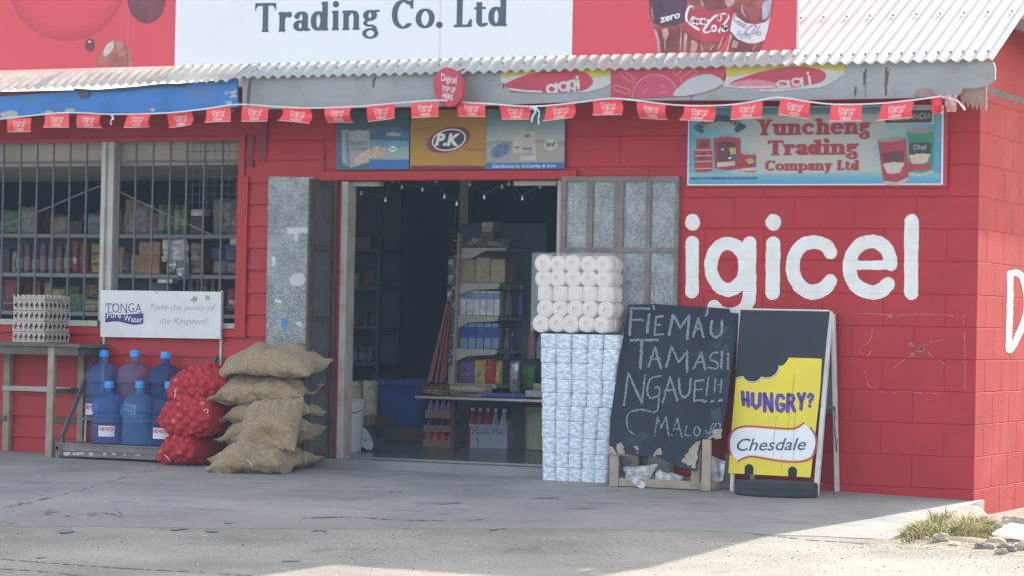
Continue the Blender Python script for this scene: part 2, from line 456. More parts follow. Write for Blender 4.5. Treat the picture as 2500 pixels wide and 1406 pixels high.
INT = M('interior_blue_grey_wall', (.04, .075, .14), .8, .08, 2)
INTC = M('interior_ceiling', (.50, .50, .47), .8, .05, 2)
INTF = M('polished_concrete_floor', (.22, .22, .22), .22, .10, 3, spec=.5)
PRW = M('printed_white', (.82, .84, .86), .45, .03, 6)
PRR = M('printed_red', (.70, .075, .10), .4, .05, 2.2)
PRK = M('printed_dark', (.045, .05, .065), .45, .08, 8)
def galv():
    m = M('galvanised_sheet', (.36, .39, .40), .45, .1, 10)
    t = m.node_tree; b = t.nodes['Principled BSDF']
    g = t.nodes.new('ShaderNodeNewGeometry')
    v = t.nodes.new('ShaderNodeTexVoronoi'); v.inputs['Scale'].default_value = 95; v.feature = 'F1'; v.inputs['Randomness'].default_value = 1
    n = t.nodes.new('ShaderNodeTexNoise'); n.inputs['Scale'].default_value = 62; n.inputs['Detail'].default_value = 8; n.inputs['Roughness'].default_value = .75
    t.links.new(g.outputs['Position'], v.inputs['Vector']); t.links.new(g.outputs['Position'], n.inputs['Vector'])
    r = t.nodes.new('ShaderNodeValToRGB'); r.color_ramp.elements[0].position = .38; r.color_ramp.elements[0].color = (.155, .18, .185, 1)
    r.color_ramp.elements[1].position = .70; r.color_ramp.elements[1].color = (.39, .425, .43, 1)
    a = t.nodes.new('ShaderNodeMath'); a.operation = 'MULTIPLY_ADD'; a.inputs[1].default_value = .18
    sx = t.nodes.new('ShaderNodeSeparateXYZ'); t.links.new(v.outputs['Color'], sx.inputs[0])
    t.links.new(sx.outputs[0], a.inputs[0]); 
    s = t.nodes.new('ShaderNodeMath'); s.operation = 'SUBTRACT'; s.inputs[1].default_value = .06
    t.links.new(n.outputs['Fac'], s.inputs[0]); t.links.new(s.outputs[0], a.inputs[2])
    n2 = t.nodes.new('ShaderNodeTexNoise'); n2.inputs['Scale'].default_value = 7; n2.inputs['Detail'].default_value = 7; n2.inputs['Roughness'].default_value = .7; t.links.new(g.outputs['Position'], n2.inputs['Vector'])
    a3 = t.nodes.new('ShaderNodeMath'); a3.operation = 'MULTIPLY_ADD'; a3.inputs[1].default_value = .75; t.links.new(n2.outputs['Fac'], a3.inputs[0]); t.links.new(a.outputs[0], a3.inputs[2])
    a4 = t.nodes.new('ShaderNodeMath'); a4.operation = 'SUBTRACT'; a4.inputs[1].default_value = .37; t.links.new(a3.outputs[0], a4.inputs[0])
    t.links.new(a4.outputs[0], r.inputs[0])
    n3 = t.nodes.new('ShaderNodeTexNoise'); n3.inputs['Scale'].default_value = 3; n3.inputs['Detail'].default_value = 8; n3.inputs['Roughness'].default_value = .75; t.links.new(g.outputs['Position'], n3.inputs['Vector'])
    q = t.nodes.new('ShaderNodeMapRange'); q.inputs[1].default_value = .58; q.inputs[2].default_value = .75; q.inputs[4].default_value = .55; t.links.new(n3.outputs['Fac'], q.inputs[0])
    mx = t.nodes.new('ShaderNodeMix'); mx.data_type = 'RGBA'; mx.inputs[7].default_value = (.20, .17, .15, 1); t.links.new(q.outputs[0], mx.inputs[0]); t.links.new(r.outputs[0], mx.inputs[6])
    t.links.new(mx.outputs[2], b.inputs['Base Color'])
    b.inputs['Metallic'].default_value = .15; return m
GALV = galv()

def ground_mat():
    m = bpy.data.materials.new('dusty_asphalt'); m.use_nodes = True; t = m.node_tree; b = t.nodes['Principled BSDF']
    b.inputs['Roughness'].default_value = .95; b.inputs['Specular IOR Level'].default_value = .2
    g = t.nodes.new('ShaderNodeNewGeometry')
    def noise_(sc, de=6, ro=.6, stretch=None):
        n = t.nodes.new('ShaderNodeTexNoise'); n.inputs['Scale'].default_value = sc; n.inputs['Detail'].default_value = de; n.inputs['Roughness'].default_value = ro
        if stretch:
            mp = t.nodes.new('ShaderNodeMapping'); mp.inputs['Scale'].default_value = stretch
            t.links.new(g.outputs['Position'], mp.inputs[0]); t.links.new(mp.outputs[0], n.inputs['Vector'])
        else: t.links.new(g.outputs['Position'], n.inputs['Vector'])
        return n
    r = t.nodes.new('ShaderNodeValToRGB'); e = r.color_ramp.elements
    e[0].position = .3; e[0].color = (.25, .23, .20, 1); e[1].position = .7; e[1].color = (.42, .39, .335, 1)
    n1 = noise_(1.1); t.links.new(n1.outputs['Fac'], r.inputs[0])
    n2 = noise_(2.6, 8, .7, (1, .55, 1)); r2 = t.nodes.new('ShaderNodeMapRange'); r2.inputs[1].default_value = .60; r2.inputs[2].default_value = .70; r2.inputs[4].default_value = .6
    t.links.new(n2.outputs['Fac'], r2.inputs[0])
    mx = t.nodes.new('ShaderNodeMix'); mx.data_type = 'RGBA'; mx.inputs[7].default_value = (.13, .125, .12, 1)
    t.links.new(r2.outputs[0], mx.inputs[0]); t.links.new(r.outputs[0], mx.inputs[6])
    sp = t.nodes.new('ShaderNodeSeparateXYZ'); t.links.new(g.outputs['Position'], sp.inputs[0])
    def ramp_(src, a, b):
        q = t.nodes.new('ShaderNodeMapRange'); q.inputs[1].default_value = a; q.inputs[2].default_value = b; t.links.new(src, q.inputs[0]); return q
    mq = t.nodes.new('ShaderNodeMath'); mq.operation = 'MULTIPLY'; t.links.new(ramp_(sp.outputs[0], .0, .25).outputs[0], mq.inputs[0]); t.links.new(ramp_(sp.outputs[1], -2.95, -2.55).outputs[0], mq.inputs[1])
    n5 = noise_(14, 6, .7); rs = t.nodes.new('ShaderNodeValToRGB'); rs.color_ramp.elements[0].position = .35; rs.color_ramp.elements[0].color = (.17, .13, .085, 1); rs.color_ramp.elements[1].position = .68; rs.color_ramp.elements[1].color = (.46, .40, .30, 1)
    t.links.new(n5.outputs['Fac'], rs.inputs[0])
    ms_ = t.nodes.new('ShaderNodeMix'); ms_.data_type = 'RGBA'; t.links.new(mq.outputs[0], ms_.inputs[0]); t.links.new(mx.outputs[2], ms_.inputs[6]); t.links.new(rs.outputs[0], ms_.inputs[7]); mx = ms_
    n4 = noise_(90, 3, .6); r4 = t.nodes.new('ShaderNodeMapRange'); r4.inputs[1].default_value = .3; r4.inputs[2].default_value = .7; r4.inputs[3].default_value = .72; r4.inputs[4].default_value = 1.25
    t.links.new(n4.outputs['Fac'], r4.inputs[0])
    sc = t.nodes.new('ShaderNodeVectorMath'); sc.operation = 'SCALE'; t.links.new(mx.outputs[2], sc.inputs[0]); t.links.new(r4.outputs[0], sc.inputs['Scale'])
    t.links.new(sc.outputs[0], b.inputs['Base Color'])
    bp = t.nodes.new('ShaderNodeBump'); bp.inputs['Strength'].default_value = .6; bp.inputs['Distance'].default_value = .012
    t.links.new(n4.outputs['Fac'], bp.inputs['Height']); t.links.new(bp.outputs[0], b.inputs['Normal'])
    return m
def slab_mat():
    m = bpy.data.materials.new('worn_concrete_slab'); m.use_nodes = True; t = m.node_tree; b = t.nodes['Principled BSDF']
    b.inputs['Roughness'].default_value = .8; b.inputs['Specular IOR Level'].default_value = .25
    g = t.nodes.new('ShaderNodeNewGeometry')
    def noise_(sc, de=6, ro=.6, st=(1, 1, 1)):
        n = t.nodes.new('ShaderNodeTexNoise'); n.inputs['Scale'].default_value = sc; n.inputs['Detail'].default_value = de; n.inputs['Roughness'].default_value = ro
        mp = t.nodes.new('ShaderNodeMapping'); mp.inputs['Scale'].default_value = st
        t.links.new(g.outputs['Position'], mp.inputs[0]); t.links.new(mp.outputs[0], n.inputs['Vector']); return n
    r = t.nodes.new('ShaderNodeValToRGB'); e = r.color_ramp.elements
    e[0].position = .28; e[0].color = (.25, .247, .237, 1); e[1].position = .72; e[1].color = (.445, .432, .39, 1)
    t.links.new(noise_(.9).outputs['Fac'], r.inputs[0])
    n2 = noise_(4.5, 8, .72, (.55, 1, 1)); r2 = t.nodes.new('ShaderNodeMapRange'); r2.inputs[1].default_value = .54; r2.inputs[2].default_value = .68; r2.inputs[4].default_value = .75
    t.links.new(n2.outputs['Fac'], r2.inputs[0])
    mx = t.nodes.new('ShaderNodeMix'); mx.data_type = 'RGBA'; mx.inputs[7].default_value = (.17, .175, .18, 1)
    t.links.new(r2.outputs[0], mx.inputs[0]); t.links.new(r.outputs[0], mx.inputs[6])
    sp = t.nodes.new('ShaderNodeSeparateXYZ'); t.links.new(g.outputs['Position'], sp.inputs[0])
    m1 = t.nodes.new('ShaderNodeMath'); m1.operation = 'MULTIPLY_ADD'; m1.inputs[1].default_value = -.442; m1.inputs[2].default_value = 2.49
    t.links.new(sp.outputs[0], m1.inputs[0])
    m2_ = t.nodes.new('ShaderNodeMath'); m2_.operation = 'ADD'; t.links.new(m1.outputs[0], m2_.inputs[0]); t.links.new(sp.outputs[1], m2_.inputs[1])
    m3_ = t.nodes.new('ShaderNodeMath'); m3_.operation = 'MULTIPLY_ADD'; m3_.inputs[1].default_value = 1.6; t.links.new(noise_(1.6, 8, .7).outputs['Fac'], m3_.inputs[0]); t.links.new(m2_.outputs[0], m3_.inputs[2])
    rd = t.nodes.new('ShaderNodeMapRange'); rd.inputs[1].default_value = .75; rd.inputs[2].default_value = 1.75; rd.inputs[3].default_value = .95; rd.inputs[4].default_value = 0
    t.links.new(m3_.outputs[0], rd.inputs[0])
    md = t.nodes.new('ShaderNodeMix'); md.data_type = 'RGBA'; md.inputs[7].default_value = (.30, .283, .25, 1)
    t.links.new(rd.outputs[0], md.inputs[0]); t.links.new(mx.outputs[2], md.inputs[6]); mx = md
    n4 = noise_(45, 5, .7); r4 = t.nodes.new('ShaderNodeMapRange'); r4.inputs[1].default_value = .3; r4.inputs[2].default_value = .7; r4.inputs[3].default_value = .86; r4.inputs[4].default_value = 1.12
    t.links.new(n4.outputs['Fac'], r4.inputs[0])
    sc = t.nodes.new('ShaderNodeVectorMath'); sc.operation = 'SCALE'; t.links.new(mx.outputs[2], sc.inputs[0]); t.links.new(r4.outputs[0], sc.inputs['Scale'])
    t.links.new(sc.outputs[0], b.inputs['Base Color'])
    bp = t.nodes.new('ShaderNodeBump'); bp.inputs['Strength'].default_value = .35; bp.inputs['Distance'].default_value = .008
    t.links.new(n4.outputs['Fac'], bp.inputs['Height']); t.links.new(bp.outputs[0], b.inputs['Normal'])
    return m
GROUND, SLAB = ground_mat(), slab_mat()

# ------------------------------------------------------------------ the setting: ground and pavement
SLABP = [(0.03, 0.16), (.06, -.9), (.20, -2.38), (-.54, -2.56), (-1.6, -3.0), (-2.9, -3.75), (-4.1, -4.30), (-6.5, -4.7), (-12, -5.2), (-12, .16)]
def edge_x(y): return .03 + .17*min(1, max(0, -y/2.4))
def ground_z(x, y):
    z = slab_z(x, y) - .003
    q = max(0.0, min(1.0, (x-edge_x(y))/.05)) if y > -2.45 else 0.0
    f = max(0.0, min(1.0, (y+2.45)/1.2))
    if q: z -= q*(.085*f)
    if x > .02 and -3.2 < y < 3: z += .03*(noise.noise(Vector((x*5, y*5, 0)))) * min(1, (y+3.2)) * min(1, x*6)
    if y > .2 and x < .02: z -= .10
    if y > 0 : z = min(z, -.09)
    return z
def lines(*segs):
    out = []
    for a, b, n in segs: out += [a+(b-a)*i/n for i in range(n)]
    return out+[segs[-1][1]]
gxs = lines((-300, -40, 4), (-40, -12, 7), (-12, -1, 40), (-1, 1.6, 52), (1.6, 12, 20), (12, 40, 4), (40, 300, 4))
gys = lines((-400, -60, 4), (-60, -10, 10), (-10, -3.4, 26), (-3.4, 1, 88), (1, 12, 10), (12, 300, 5))
mb = MB(); nx = len(gxs)
mb.add([(x, y, ground_z(x, y)) for y in gys for x in gxs],
       [(j*nx+i, j*nx+i+1, (j+1)*nx+i+1, (j+1)*nx+i) for j in range(len(gys)-1) for i in range(nx-1)])
struct('ground', mb, GROUND, smooth=True)

mb = MB(); pts = []
for i, (x, y) in enumerate(SLABP):                                  # ragged broken edge
    x2, y2 = SLABP[(i+1) % len(SLABP)]; L = math.hypot(x2-x, y2-y); n = max(1, int(L/.12)) if i < 8 else max(1, int(L/.5))
    for k in range(n):
        t = k/n; j = 0 if i in (8, 9) else .035 if i > 1 else .012
        pts.append((x+(x2-x)*t+random.uniform(-j, j), y+(y2-y)*t+random.uniform(-j, j)))
bm = bmesh.new(); vs = [bm.verts.new((x, y, 0)) for x, y in pts]; fc = bm.faces.new(vs)
bmesh.ops.triangulate(bm, faces=[fc])
for k in range(30):                                                # cut into strips so the sheet can follow the slope
    yk = -.18*k
    bmesh.ops.bisect_plane(bm, geom=bm.verts[:]+bm.edges[:]+bm.faces[:], plane_co=(0, yk, 0), plane_no=(0, 1, 0))
for xk in (-.3, -.9, -2, -4, -7):
    bmesh.ops.bisect_plane(bm, geom=bm.verts[:]+bm.edges[:]+bm.faces[:], plane_co=(xk, 0, 0), plane_no=(1, 0, 0))
for v in bm.verts: v.co.z = slab_z(v.co.x, v.co.y)
r = bmesh.ops.extrude_face_region(bm, geom=bm.faces[:])
for g in r['geom']:
    if isinstance(g, bmesh.types.BMVert): g.co.z -= .11
bmesh.ops.recalc_face_normals(bm, faces=bm.faces[:])
me = bpy.data.meshes.new('pavement'); bm.to_mesh(me); bm.free()
pav = struct('pavement', me, SLAB)
# cracks and joints in the concrete, dropped wrappers' stains
CRACK = M('dirt_filled_crack', (.20, .195, .185), .95, .2, 30)
mb = MB()
def crack(pts, w, dz=.0035):
    P = cr(pts, 6); sh = []
    fill(mb, lambda x, y: ong(x, y) + np.array((0, 0, dz)), [('stv', P, [w*.55*(.4+random.random()) for _ in P])], 1.2, rough=(.8, 7))
crack([(390, 1140), (330, 1158), (250, 1180), (180, 1200), (60, 1228), (0, 1240)], 1.6)
crack([(740, 1264), (860, 1262), (960, 1268), (1080, 1270), (1180, 1268)], 2.4)
crack([(210, 1262), (260, 1252), (300, 1262), (280, 1240)], 2.2); crack([(60, 1252), (130, 1256), (190, 1262)], 2)
part('crack', mb, CRACK, pav)
mb = MB()
def patch(cx, cy, rx, ry): fill(mb, lambda x, y: ong(x, y) + np.array((0, 0, .003)), [('ell', cx, cy, rx*1.1, ry*.7, -.05)], 1.0, rough=(ry*1.5, 11))
for a in [(120, 1248, 26, 3.5), (225, 1253, 22, 3), (165, 1296, 20, 3), (435, 1291, 20, 2.6), (518, 1294, 12, 2.6), (780, 1293, 14, 2.6), (60, 1228, 14, 3),
          (15, 1272, 18, 4), (560, 1275, 10, 1.8), (1210, 1290, 20, 2.6), (1090, 1228, 30, 2.2), (950, 1200, 26, 2), (1330, 1215, 34, 2), (1150, 1195, 30, 1.8), (1420, 1240, 26, 2)]: patch(*a)
part('oil_stain', mb, M('oil_stained_concrete', (.245, .245, .245), .8, .2, 12), pav)
mb = MB()
def gcrack(pts, w):
    P = cr(pts, 6)
    fill(mb, lambda x, y: np.array(ong(x, y, -.003)) + np.array((0, 0, .003)), [('stv', P, [w*.55*(.4+random.random()) for _ in P])], 1.2, rough=(.9, 6))
gcrack([(0, 1364), (150, 1376), (330, 1388), (480, 1396), (640, 1406)], 3); gcrack([(0, 1388), (120, 1396), (220, 1408)], 4)
gcrack([(1830, 1304), (1880, 1306), (1960, 1316), (2050, 1322), (2120, 1326)], 2.6)
gcrack([(690, 1370), (730, 1368)], 6); gcrack([(90, 1362), (110, 1360)], 6)
gnd = bpy.data.objects['ground']; part('crack', mb, CRACK, gnd)

# ------------------------------------------------------------------ the shop building
shop = thing('shop_building', 'red painted block and weatherboard shop with a white corrugated iron roof', 'building', (0, 0, 0))
GR = .0045
def blocks(mb, u0, u1, z0, z1, mp, phase=0):
    """painted concrete blocks 0.39 x 0.2 with recessed joints; mp(u, d, z) -> point, d = depth behind the face"""
    k0 = int(math.floor((z0-.066)/.2))-1
    for k in range(k0, k0+22):
        a, b = max(z0, .066+.2*k), min(z1, .266+.2*k)
        if b-a < .015: continue
        off = (0.0 if k % 2 == 0 else .2)
        n0 = int((u0-1)/.4)-2
        for i in range(n0, n0+int((u1-u0)/.4)+8):
            c, d = max(u0, off+.4*i), min(u1, off+.4*i+.4)
            if d-c < .02: continue
            g = GR; j = random.uniform(0, .0009)
            ia = (g if a > z0 else 0); ib = (g if b < z1 else 0); ic = (g if c > u0 else 0); id_ = (g if d < u1 else 0)
            o = [mp(c+ic, j, a+ia), mp(d-id_, j, a+ia), mp(d-id_, j, b-ib), mp(c+ic, j, b-ib)]
            q = [mp(c, .0042, a), mp(d, .0042, a), mp(d, .0042, b), mp(c, .0042, b)]
            mb.add(o+q, [(0, 1, 2, 3), (0, 4, 5, 1), (1, 5, 6, 2), (2, 6, 7, 3), (3, 7, 4, 0)])
fm = lambda u, d, z: (u, d, z)
DX0, DX1, DZ = -4.47, -2.81, 1.985
WX1, WZ0, WZ1 = -5.27, 1.0, 2.27
mb = MB()
blocks(mb, DX1, -.0044, -.12, 2.62, fm); blocks(mb, -5.0, DX1, DZ+.005, 2.62, fm)
mb.box(DX1, -.0044, .0046, .16, -.12, 2.62); mb.box(-5.0, DX1, .0046, .16, DZ+.005, 2.62)
mb.box(-5.0, DX0, .0085, .16, -.1, DZ+.005)
part('front_wall', mb, RED, shop)
mb = MB(); ms = lambda u, d, z: (-d, u, z)
def roof_z(y): return 2.64 + .5*(y+.55)
zs = [(-.13, 2.64), ]
blocks(mb, 0.0, 7.0, -.13, 2.64, ms)
mb.box(-.16, -.0046, .161, 7, -.13, 2.64); mb.box(-.0064, -.0046, .0065, .161, -.13, 2.64)
yy = [0.0, 3.3, 7.0]
for x in (0.0,): mb.add([(x, 0, 2.64), (x, 7, 2.64), (x, 3.3, 4.5), (x, 0, 2.84)], [(0, 1, 2, 3)])
part('side_wall', mb, M('weathered_red_side_paint', (.42, .040, .037), .8, .12, 3.0, bump=.35, bscale=50, stain=(.48, .09, .075), stain_amt=.6, stain_scale=2.2, spec=.15), shop)
mb = MB()
mb.box(-.35, .05, .02, 6.5, -.45, -.131)
part('footing', mb, CONC, shop)
# weatherboards left of the door and below the window
mb = MB()
def boards(x0, x1, z0, z1, p=.152):
    k = 0; z = z0
    while z < z1-.01:
        t = min(z1, z+p)
        mb.add([(x0, -.022, z), (x1, -.022, z), (x1, -.004, t), (x0, -.004, t), (x0, -.004, z), (x1, -.004, z)], [(0, 1, 2, 3), (4, 5, 1, 0)])
        z += p
boards(-5.262, -4.6, .0, 2.26); boards(-9, -5.262, 0, .96)
mb.box(-9, -5.001, -.003, .12, -.05, .96); mb.box(WX1+.02, -5.001, -.003, .12, .9605, 2.62); mb.box(-9, WX1+.0195, -.003, .12, 2.29, 2.62)
part('weatherboard_wall', mb, REDB, shop)
mb = MB(); 
mb.rbox(-4.62, -2.70, -.03, .0, DZ+.0, DZ+.062, .004); part('door_lintel', mb, REDB, shop)
parts('stain_strip', [bxm(-5.205, -5.155, -.027, -.0, 2.08, 2.30), bxm(-5.10, -5.05, -.027, -.0, 2.12, 2.42)], REDD, shop)  # thin maroon strips modelling faint dark stains on the wall

# interior shell
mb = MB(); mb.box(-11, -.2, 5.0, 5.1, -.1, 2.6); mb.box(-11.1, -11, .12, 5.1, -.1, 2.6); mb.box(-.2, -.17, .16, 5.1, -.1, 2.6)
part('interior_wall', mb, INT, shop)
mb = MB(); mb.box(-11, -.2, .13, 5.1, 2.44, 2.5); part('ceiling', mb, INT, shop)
mb = MB(); mb.box(-11, DX1-.0, .165, 5.1, -.02, .10); mb.box(DX1, -.2, .165, 5.1, -.02, .0985); mb.box(-4.60, -2.75, -.06, .163, -.02, .09)
part('shop_floor', mb, INTF, shop)
mb = MB(); mb.box(-11, -4.9, .12, 2.0, 2.11, 2.13); part('ceiling_panel', mb, INTC, shop)
mb = MB(); mb.rbox(-9, -5.3, .09, .118, 2.125, 2.29, .004); part('header_plank', mb, M('beige_planks', (.40, .35, .28), .7, .14, 6, bump=.3, bscale=40), shop)

# door frame and leaves
DFM = M('pale_grey_door_frame', (.42, .40, .37), .6, .12, 9, stain=(.27, .13, .10), stain_amt=.7, stain_scale=5)
a = ony(850, 446, .1)[0]; b = ony(935, 446, .1)[0]; c = ony(1262, 445, .1)[0]; d = ony(1366, 445, .1)[0]
parts('door_frame', [rbm(DX0+.012, DX0+.062, -.012, .11, .085, DZ-.005, .004), rbm(DX1-.03, DX1-.002, -.012, .11, .085, DZ-.005, .004), bxm(a, b, .05, .11, DZ-.035, DZ-.004), bxm(c, d, .05, .11, DZ-.035, DZ-.004)], DFM, shop)
# left folding leaf: bright galvanised outer panel against the wall, dark inner leaf square to it
P5 = ypl(-.05)
mb = MB(); mb.prism([(657, 432), (767, 434), (762, 1112), (646, 1112)], P5, .012)
dl = part('door', mb, GALV, shop, label='bright galvanised outer door leaf folded against the red boards')
parts('door_edge', [MB().tube([P5.at(767, 436, -.006), P5.at(762, 1112, -.006)], .012), MB().tube([P5.at(657, 436, -.006), P5.at(647, 1112, -.006)], .009)], GALV, dl)
parts('sticker_remnant', [fill(MB(), onpl(P5, .002), [s_], 1.2, rough=r_) for s_, r_ in ((('poly', [(700, 558), (752, 556), (752, 570), (728, 571), (727, 590), (718, 590), (718, 572), (703, 571)]), (1.5, 6)), (('ell', 726, 683, 19, 18, .2), (4, 9)), (('ell', 680, 734, 9, 5, .2), (2, 5)), (('ell', 732, 790, 9, 5, .2), (3, 6)), (('ell', 668, 640, 4, 12, 0), (3, 6)))], M('sticker_grey_white', (.60, .62, .64), .6), dl)
mb = MB(); fill(mb, onpl(P5, .002), [('poly', [(688, 776), (703, 774), (702, 790), (694, 815), (690, 800)])], 1.2, rough=(1.5, 5)); part('sticker_remnant', mb, M('faded_blue_sticker', (.06, .27, .50), .5), dl)
mb = MB(); xs = -4.535
mb.box(xs-.02, xs+.02, -.30, -.27, .08, 1.985); mb.box(xs-.02, xs+.02, -.045, -.015, .08, 1.985)
for z in (.12, .55, 1.02, 1.5, 1.94): mb.box(xs-.018, xs+.018, -.27, -.045, z, z+.04)
d2 = part('door', mb, RUST, shop, label='dark rusty door leaf folded out square to the wall')
mb = MB(); mb.box(xs-.004, xs+.004, -.27, -.045, .16, 1.94); part('door_panel', mb, DKIRON, d2)
parts('hinge_post', [bxm(xs+.03, xs+.05, -.03, .0, .08, 1.985), MB().tube([(xs+.0, -.31, .09), (xs, -.31, 1.98)], .012)], RUST, d2)
# right leaves: rusty grille with galvanised panels, four columns
P3 = ypl(-.035); mb = MB()
def pbar(x0, y0, x1, y1): mb.prism([(x0, y0), (x1, y0), (x1-.02*(y1-y0), y1), (x0-.02*(y1-y0), y1)], P3, .03)
B0, B1 = 432, 1180
for x0, x1 in ((1371, 1383), (1434, 1448), (1500, 1523), (1578, 1590), (1649, 1658)): pbar(x0, B0, x1, B1)
P3b = ypl(-.036)
for y in (B0, 605, 785, 960, 1150):
    mb.prism([(1371-.02*(y-B0), y), (1658-.02*(y-B0), y), (1658-.02*(y-B0), y+12), (1371-.02*(y-B0), y+12)], P3b, .027)
d3 = part('door', mb, M('brown_grey_iron_frame', (.21, .175, .17), .7, .2, 12, bump=.3, bscale=60), shop, label='rusty framed door leaves with galvanised panels opened back on the right')
mb = MB(); mb.prism([(1374, 436), (1655, 436), (1641, 1176), (1360, 1176)], ypl(-.018), .006); part('door_panel', mb, GALV, d3)

# window
win = part('window', MB().rbox(WX1, WX1+.05, -.032, .10, .97, 2.31, .004).rbox(-9, WX1+.05, -.030, .0, 2.27, 2.30, .004).box(-9, WX1+.09, -.034, .0, .905, .955).rbox(WX1-.00, WX1+.085, -.038, -.02, .90, 2.02, .004), REDB, shop)
mb = MB(); a = ony(247, 600, -.01)[0]; b = ony(257, 600, -.01)[0]; c = ony(272, 600, -.01)[0]
parts('window_mullion', [rbm(a, b, -.03, .06, 1.0, 2.27, .003), rbm(b+.002, c, -.005, .08, 1.0, 2.27, .003)], PALEWOOD, win)
parts('window_sill', [rbm(-9, a, -.045, .10, .958, 1.0, .004), rbm(c, WX1, -.02, .10, .962, 1.0, .004)], PALEWOOD, win)
mb = MB()
for px in (6, 48, 88, 128, 168, 209, 289, 329, 371, 413, 453, 496, 540):
    x = ony(px, 550, .02)[0]; mb.beam((x, .02, 1.0), (x, .02, 2.27), .011, .011)
for k in range(1, 24):
    x = ony(6, 550, .02)[0]-.125*k
    if x > -9: mb.beam((x, .02, 1.0), (x, .02, 2.27), .011, .011)
for z in (2.135, 1.115): mb.beam((-9, .033, z), (WX1, .033, z), .012, .012)
part('security_bars', mb, BARS, win)
mb = MB(); x0 = ony(452, 500, .04)[0]
for k in range(9): x = x0+(WX1-x0)*k/8; mb.tube([(x, .04, 1.78), (x, .04, 2.26)], .0022, 5)
for k in range(9): z = 1.78+.06*k; mb.tube([(x0, .044, z), (WX1, .044, z)], .0022, 5)
part('wire_mesh', mb, DKIRON, win)
mb = MB(); Pw = ypl(.055)
mb.tube([Pw.at(*p) for p in cr([(-60, 580), (0, 557), (120, 507), (238, 458), (270, 459), (330, 488), (420, 530), (520, 576)], 5)], .006, 6); part('cable', mb, M('pale_grey_rope', (.17, .17, .175), .8), win)

# roof
def corrugated(mb, x0, x1, ye, ze, yr, slope, amp=.0105, pitch=.0765, tilt=0.0, rows=((0, 0), (1, 0)), thick=.003, wob=0.0):
    n = int((x1-x0)/pitch*10); prof = []
    for i in range(n+1):
        x = x0+(x1-x0)*i/n; prof.append((x, amp*math.sin(2*math.pi*(x-x0)/pitch)))
    rws = []; m_ = 6
    for k in range(m_+1):
        t = k/m_; y = ye+(yr-ye)*t
        rws.append([(x, y-.012*noise.noise(Vector((x*3, 0, 7)))*(k == 0), ze+slope*(y-ye)+h+tilt*(x-x0)+wob*noise.noise(Vector((x*1.7, t*3, 3)))) for x, h in prof])
    V_ = [p for r_ in rws for p in r_]; N = n+1; K = len(V_)
    V2 = [(p[0], p[1], p[2]-thick) for p in V_]
    fs = []
    for k in range(m_):
        for i in range(n):
            q = (k*N+i, k*N+i+1, (k+1)*N+i+1, (k+1)*N+i); fs.append(q); fs.append(tuple(K+j for j in q[::-1]))
    for i in range(n): fs.append((i, K+i, K+i+1, i+1))
    for k in range(m_): a_, b_ = k*N+n, (k+1)*N+n; fs.append((a_, K+a_, K+b_, b_)); a_, b_ = k*N, (k+1)*N; fs.append((a_, b_, K+b_, K+a_))
    mb.add(V_+V2, fs)
mb = MB(); corrugated(mb, -5.03, .215, -.55, 2.655, 3.30, .5)
mb.add([(-5.03, 3.3, 4.58), (.215, 3.3, 4.58), (.215, 7.3, 2.6), (-5.03, 7.3, 2.6)], [(0, 1, 2, 3)])
mb.cur = 1
for row in range(4):
    y = -.45+.62*row
    for k in range(68 if row == 0 else 34):
        x = .18-.0765*(k+.25)*(1 if row == 0 else 2)
        if x < -4.95: break
        if row == 0 and x < -1.2 and k % 2: continue
        z = 2.655+.5*(y+.55)+.0105; mb.lathe([(.0, .009), (.007, .008), (.009, 0), (.009, -.008)][::-1], (x, y, z), 8)
roof = part('roof', mb, [GALV_OLD, M('dull_screw_head', (.30, .28, .25), .5)], shop, smooth=True)
mb = MB(); corrugated(mb, -9.0, -5.0, -.60, 2.565, 3.30, .5, tilt=.018, wob=.012)
mb.add([(-9, 3.3, 4.5), (-5.03, 3.3, 4.5), (-5.03, 7.3, 2.55), (-9, 7.3, 2.55)], [(0, 1, 2, 3)])
r2 = part('roof', mb, GALV_LEFT, shop, smooth=True, label='older weathered roof sheets over the window')
mb = MB(); mb.add([(-9, -.02, 2.6), (-.01, -.02, 2.6), (-.01, -.45, 2.6), (-9, -.45, 2.6)], [(0, 1, 2, 3)]); part('soffit', mb, REDD, shop)
mb = MB(); mb.box(-12, .0, .17, 5.0, 2.52, 2.56); part('ceiling_joist', mb, WOODD, shop)
# fascia boards
PF = ypl(-.50)
mb = MB(); mb.prism([(592, 186), (2424, 152), (2429, 164), (2429, 196), (2411, 210), (2381, 217), (2350, 216), (2342, 232), (2278, 236), (2228, 240), (1900, 246), (1500, 246), (1200, 258), (900, 264), (592, 268)], PF, .025)
fas = part('fascia_board', mb, GREYF, shop, label='pale grey fascia board with a broken right end')
mb = MB()
for x, y0, y1, w_ in ((2112, 172, 208, 7), (2166, 170, 232, 9), (914, 192, 214, 7), (1232, 190, 216, 7), (2090, 215, 236, 5), (1690, 232, 243, 5)):
    fill(mb, onpl(PF, .002), [('stv', [(x, y0), (x-2, (y0+y1)/2), (x-3, y1)], [w_, w_*.8, 2])], 1.0, rough=(2.2, 5))
fill(mb, onpl(PF, .002), [('stv', [(2114, 170), (2113, 238)], [1.4, 1.4])], .8)
part('rust_streak', mb, M('rust_streaks', (.12, .10, .09), .8, .2, 20), fas)
mb = MB(); 
for x, y in ((2112, 173), (2160, 173), (2170, 172), (914, 190), (870, 195), (1155, 193), (1198, 196)): part('hook', MB().tube([PF.at(x, y, -.002), PF.at(x, y, .02)], .006, 6), PALEWOOD, fas)
mb = MB(); mb.prism([(-260, 262), (0, 236), (170, 225), (330, 212), (420, 206), (578, 192), (580, 262), (500, 270), (400, 277), (175, 276), (0, 290), (-260, 316)], ypl(-.515), .02)
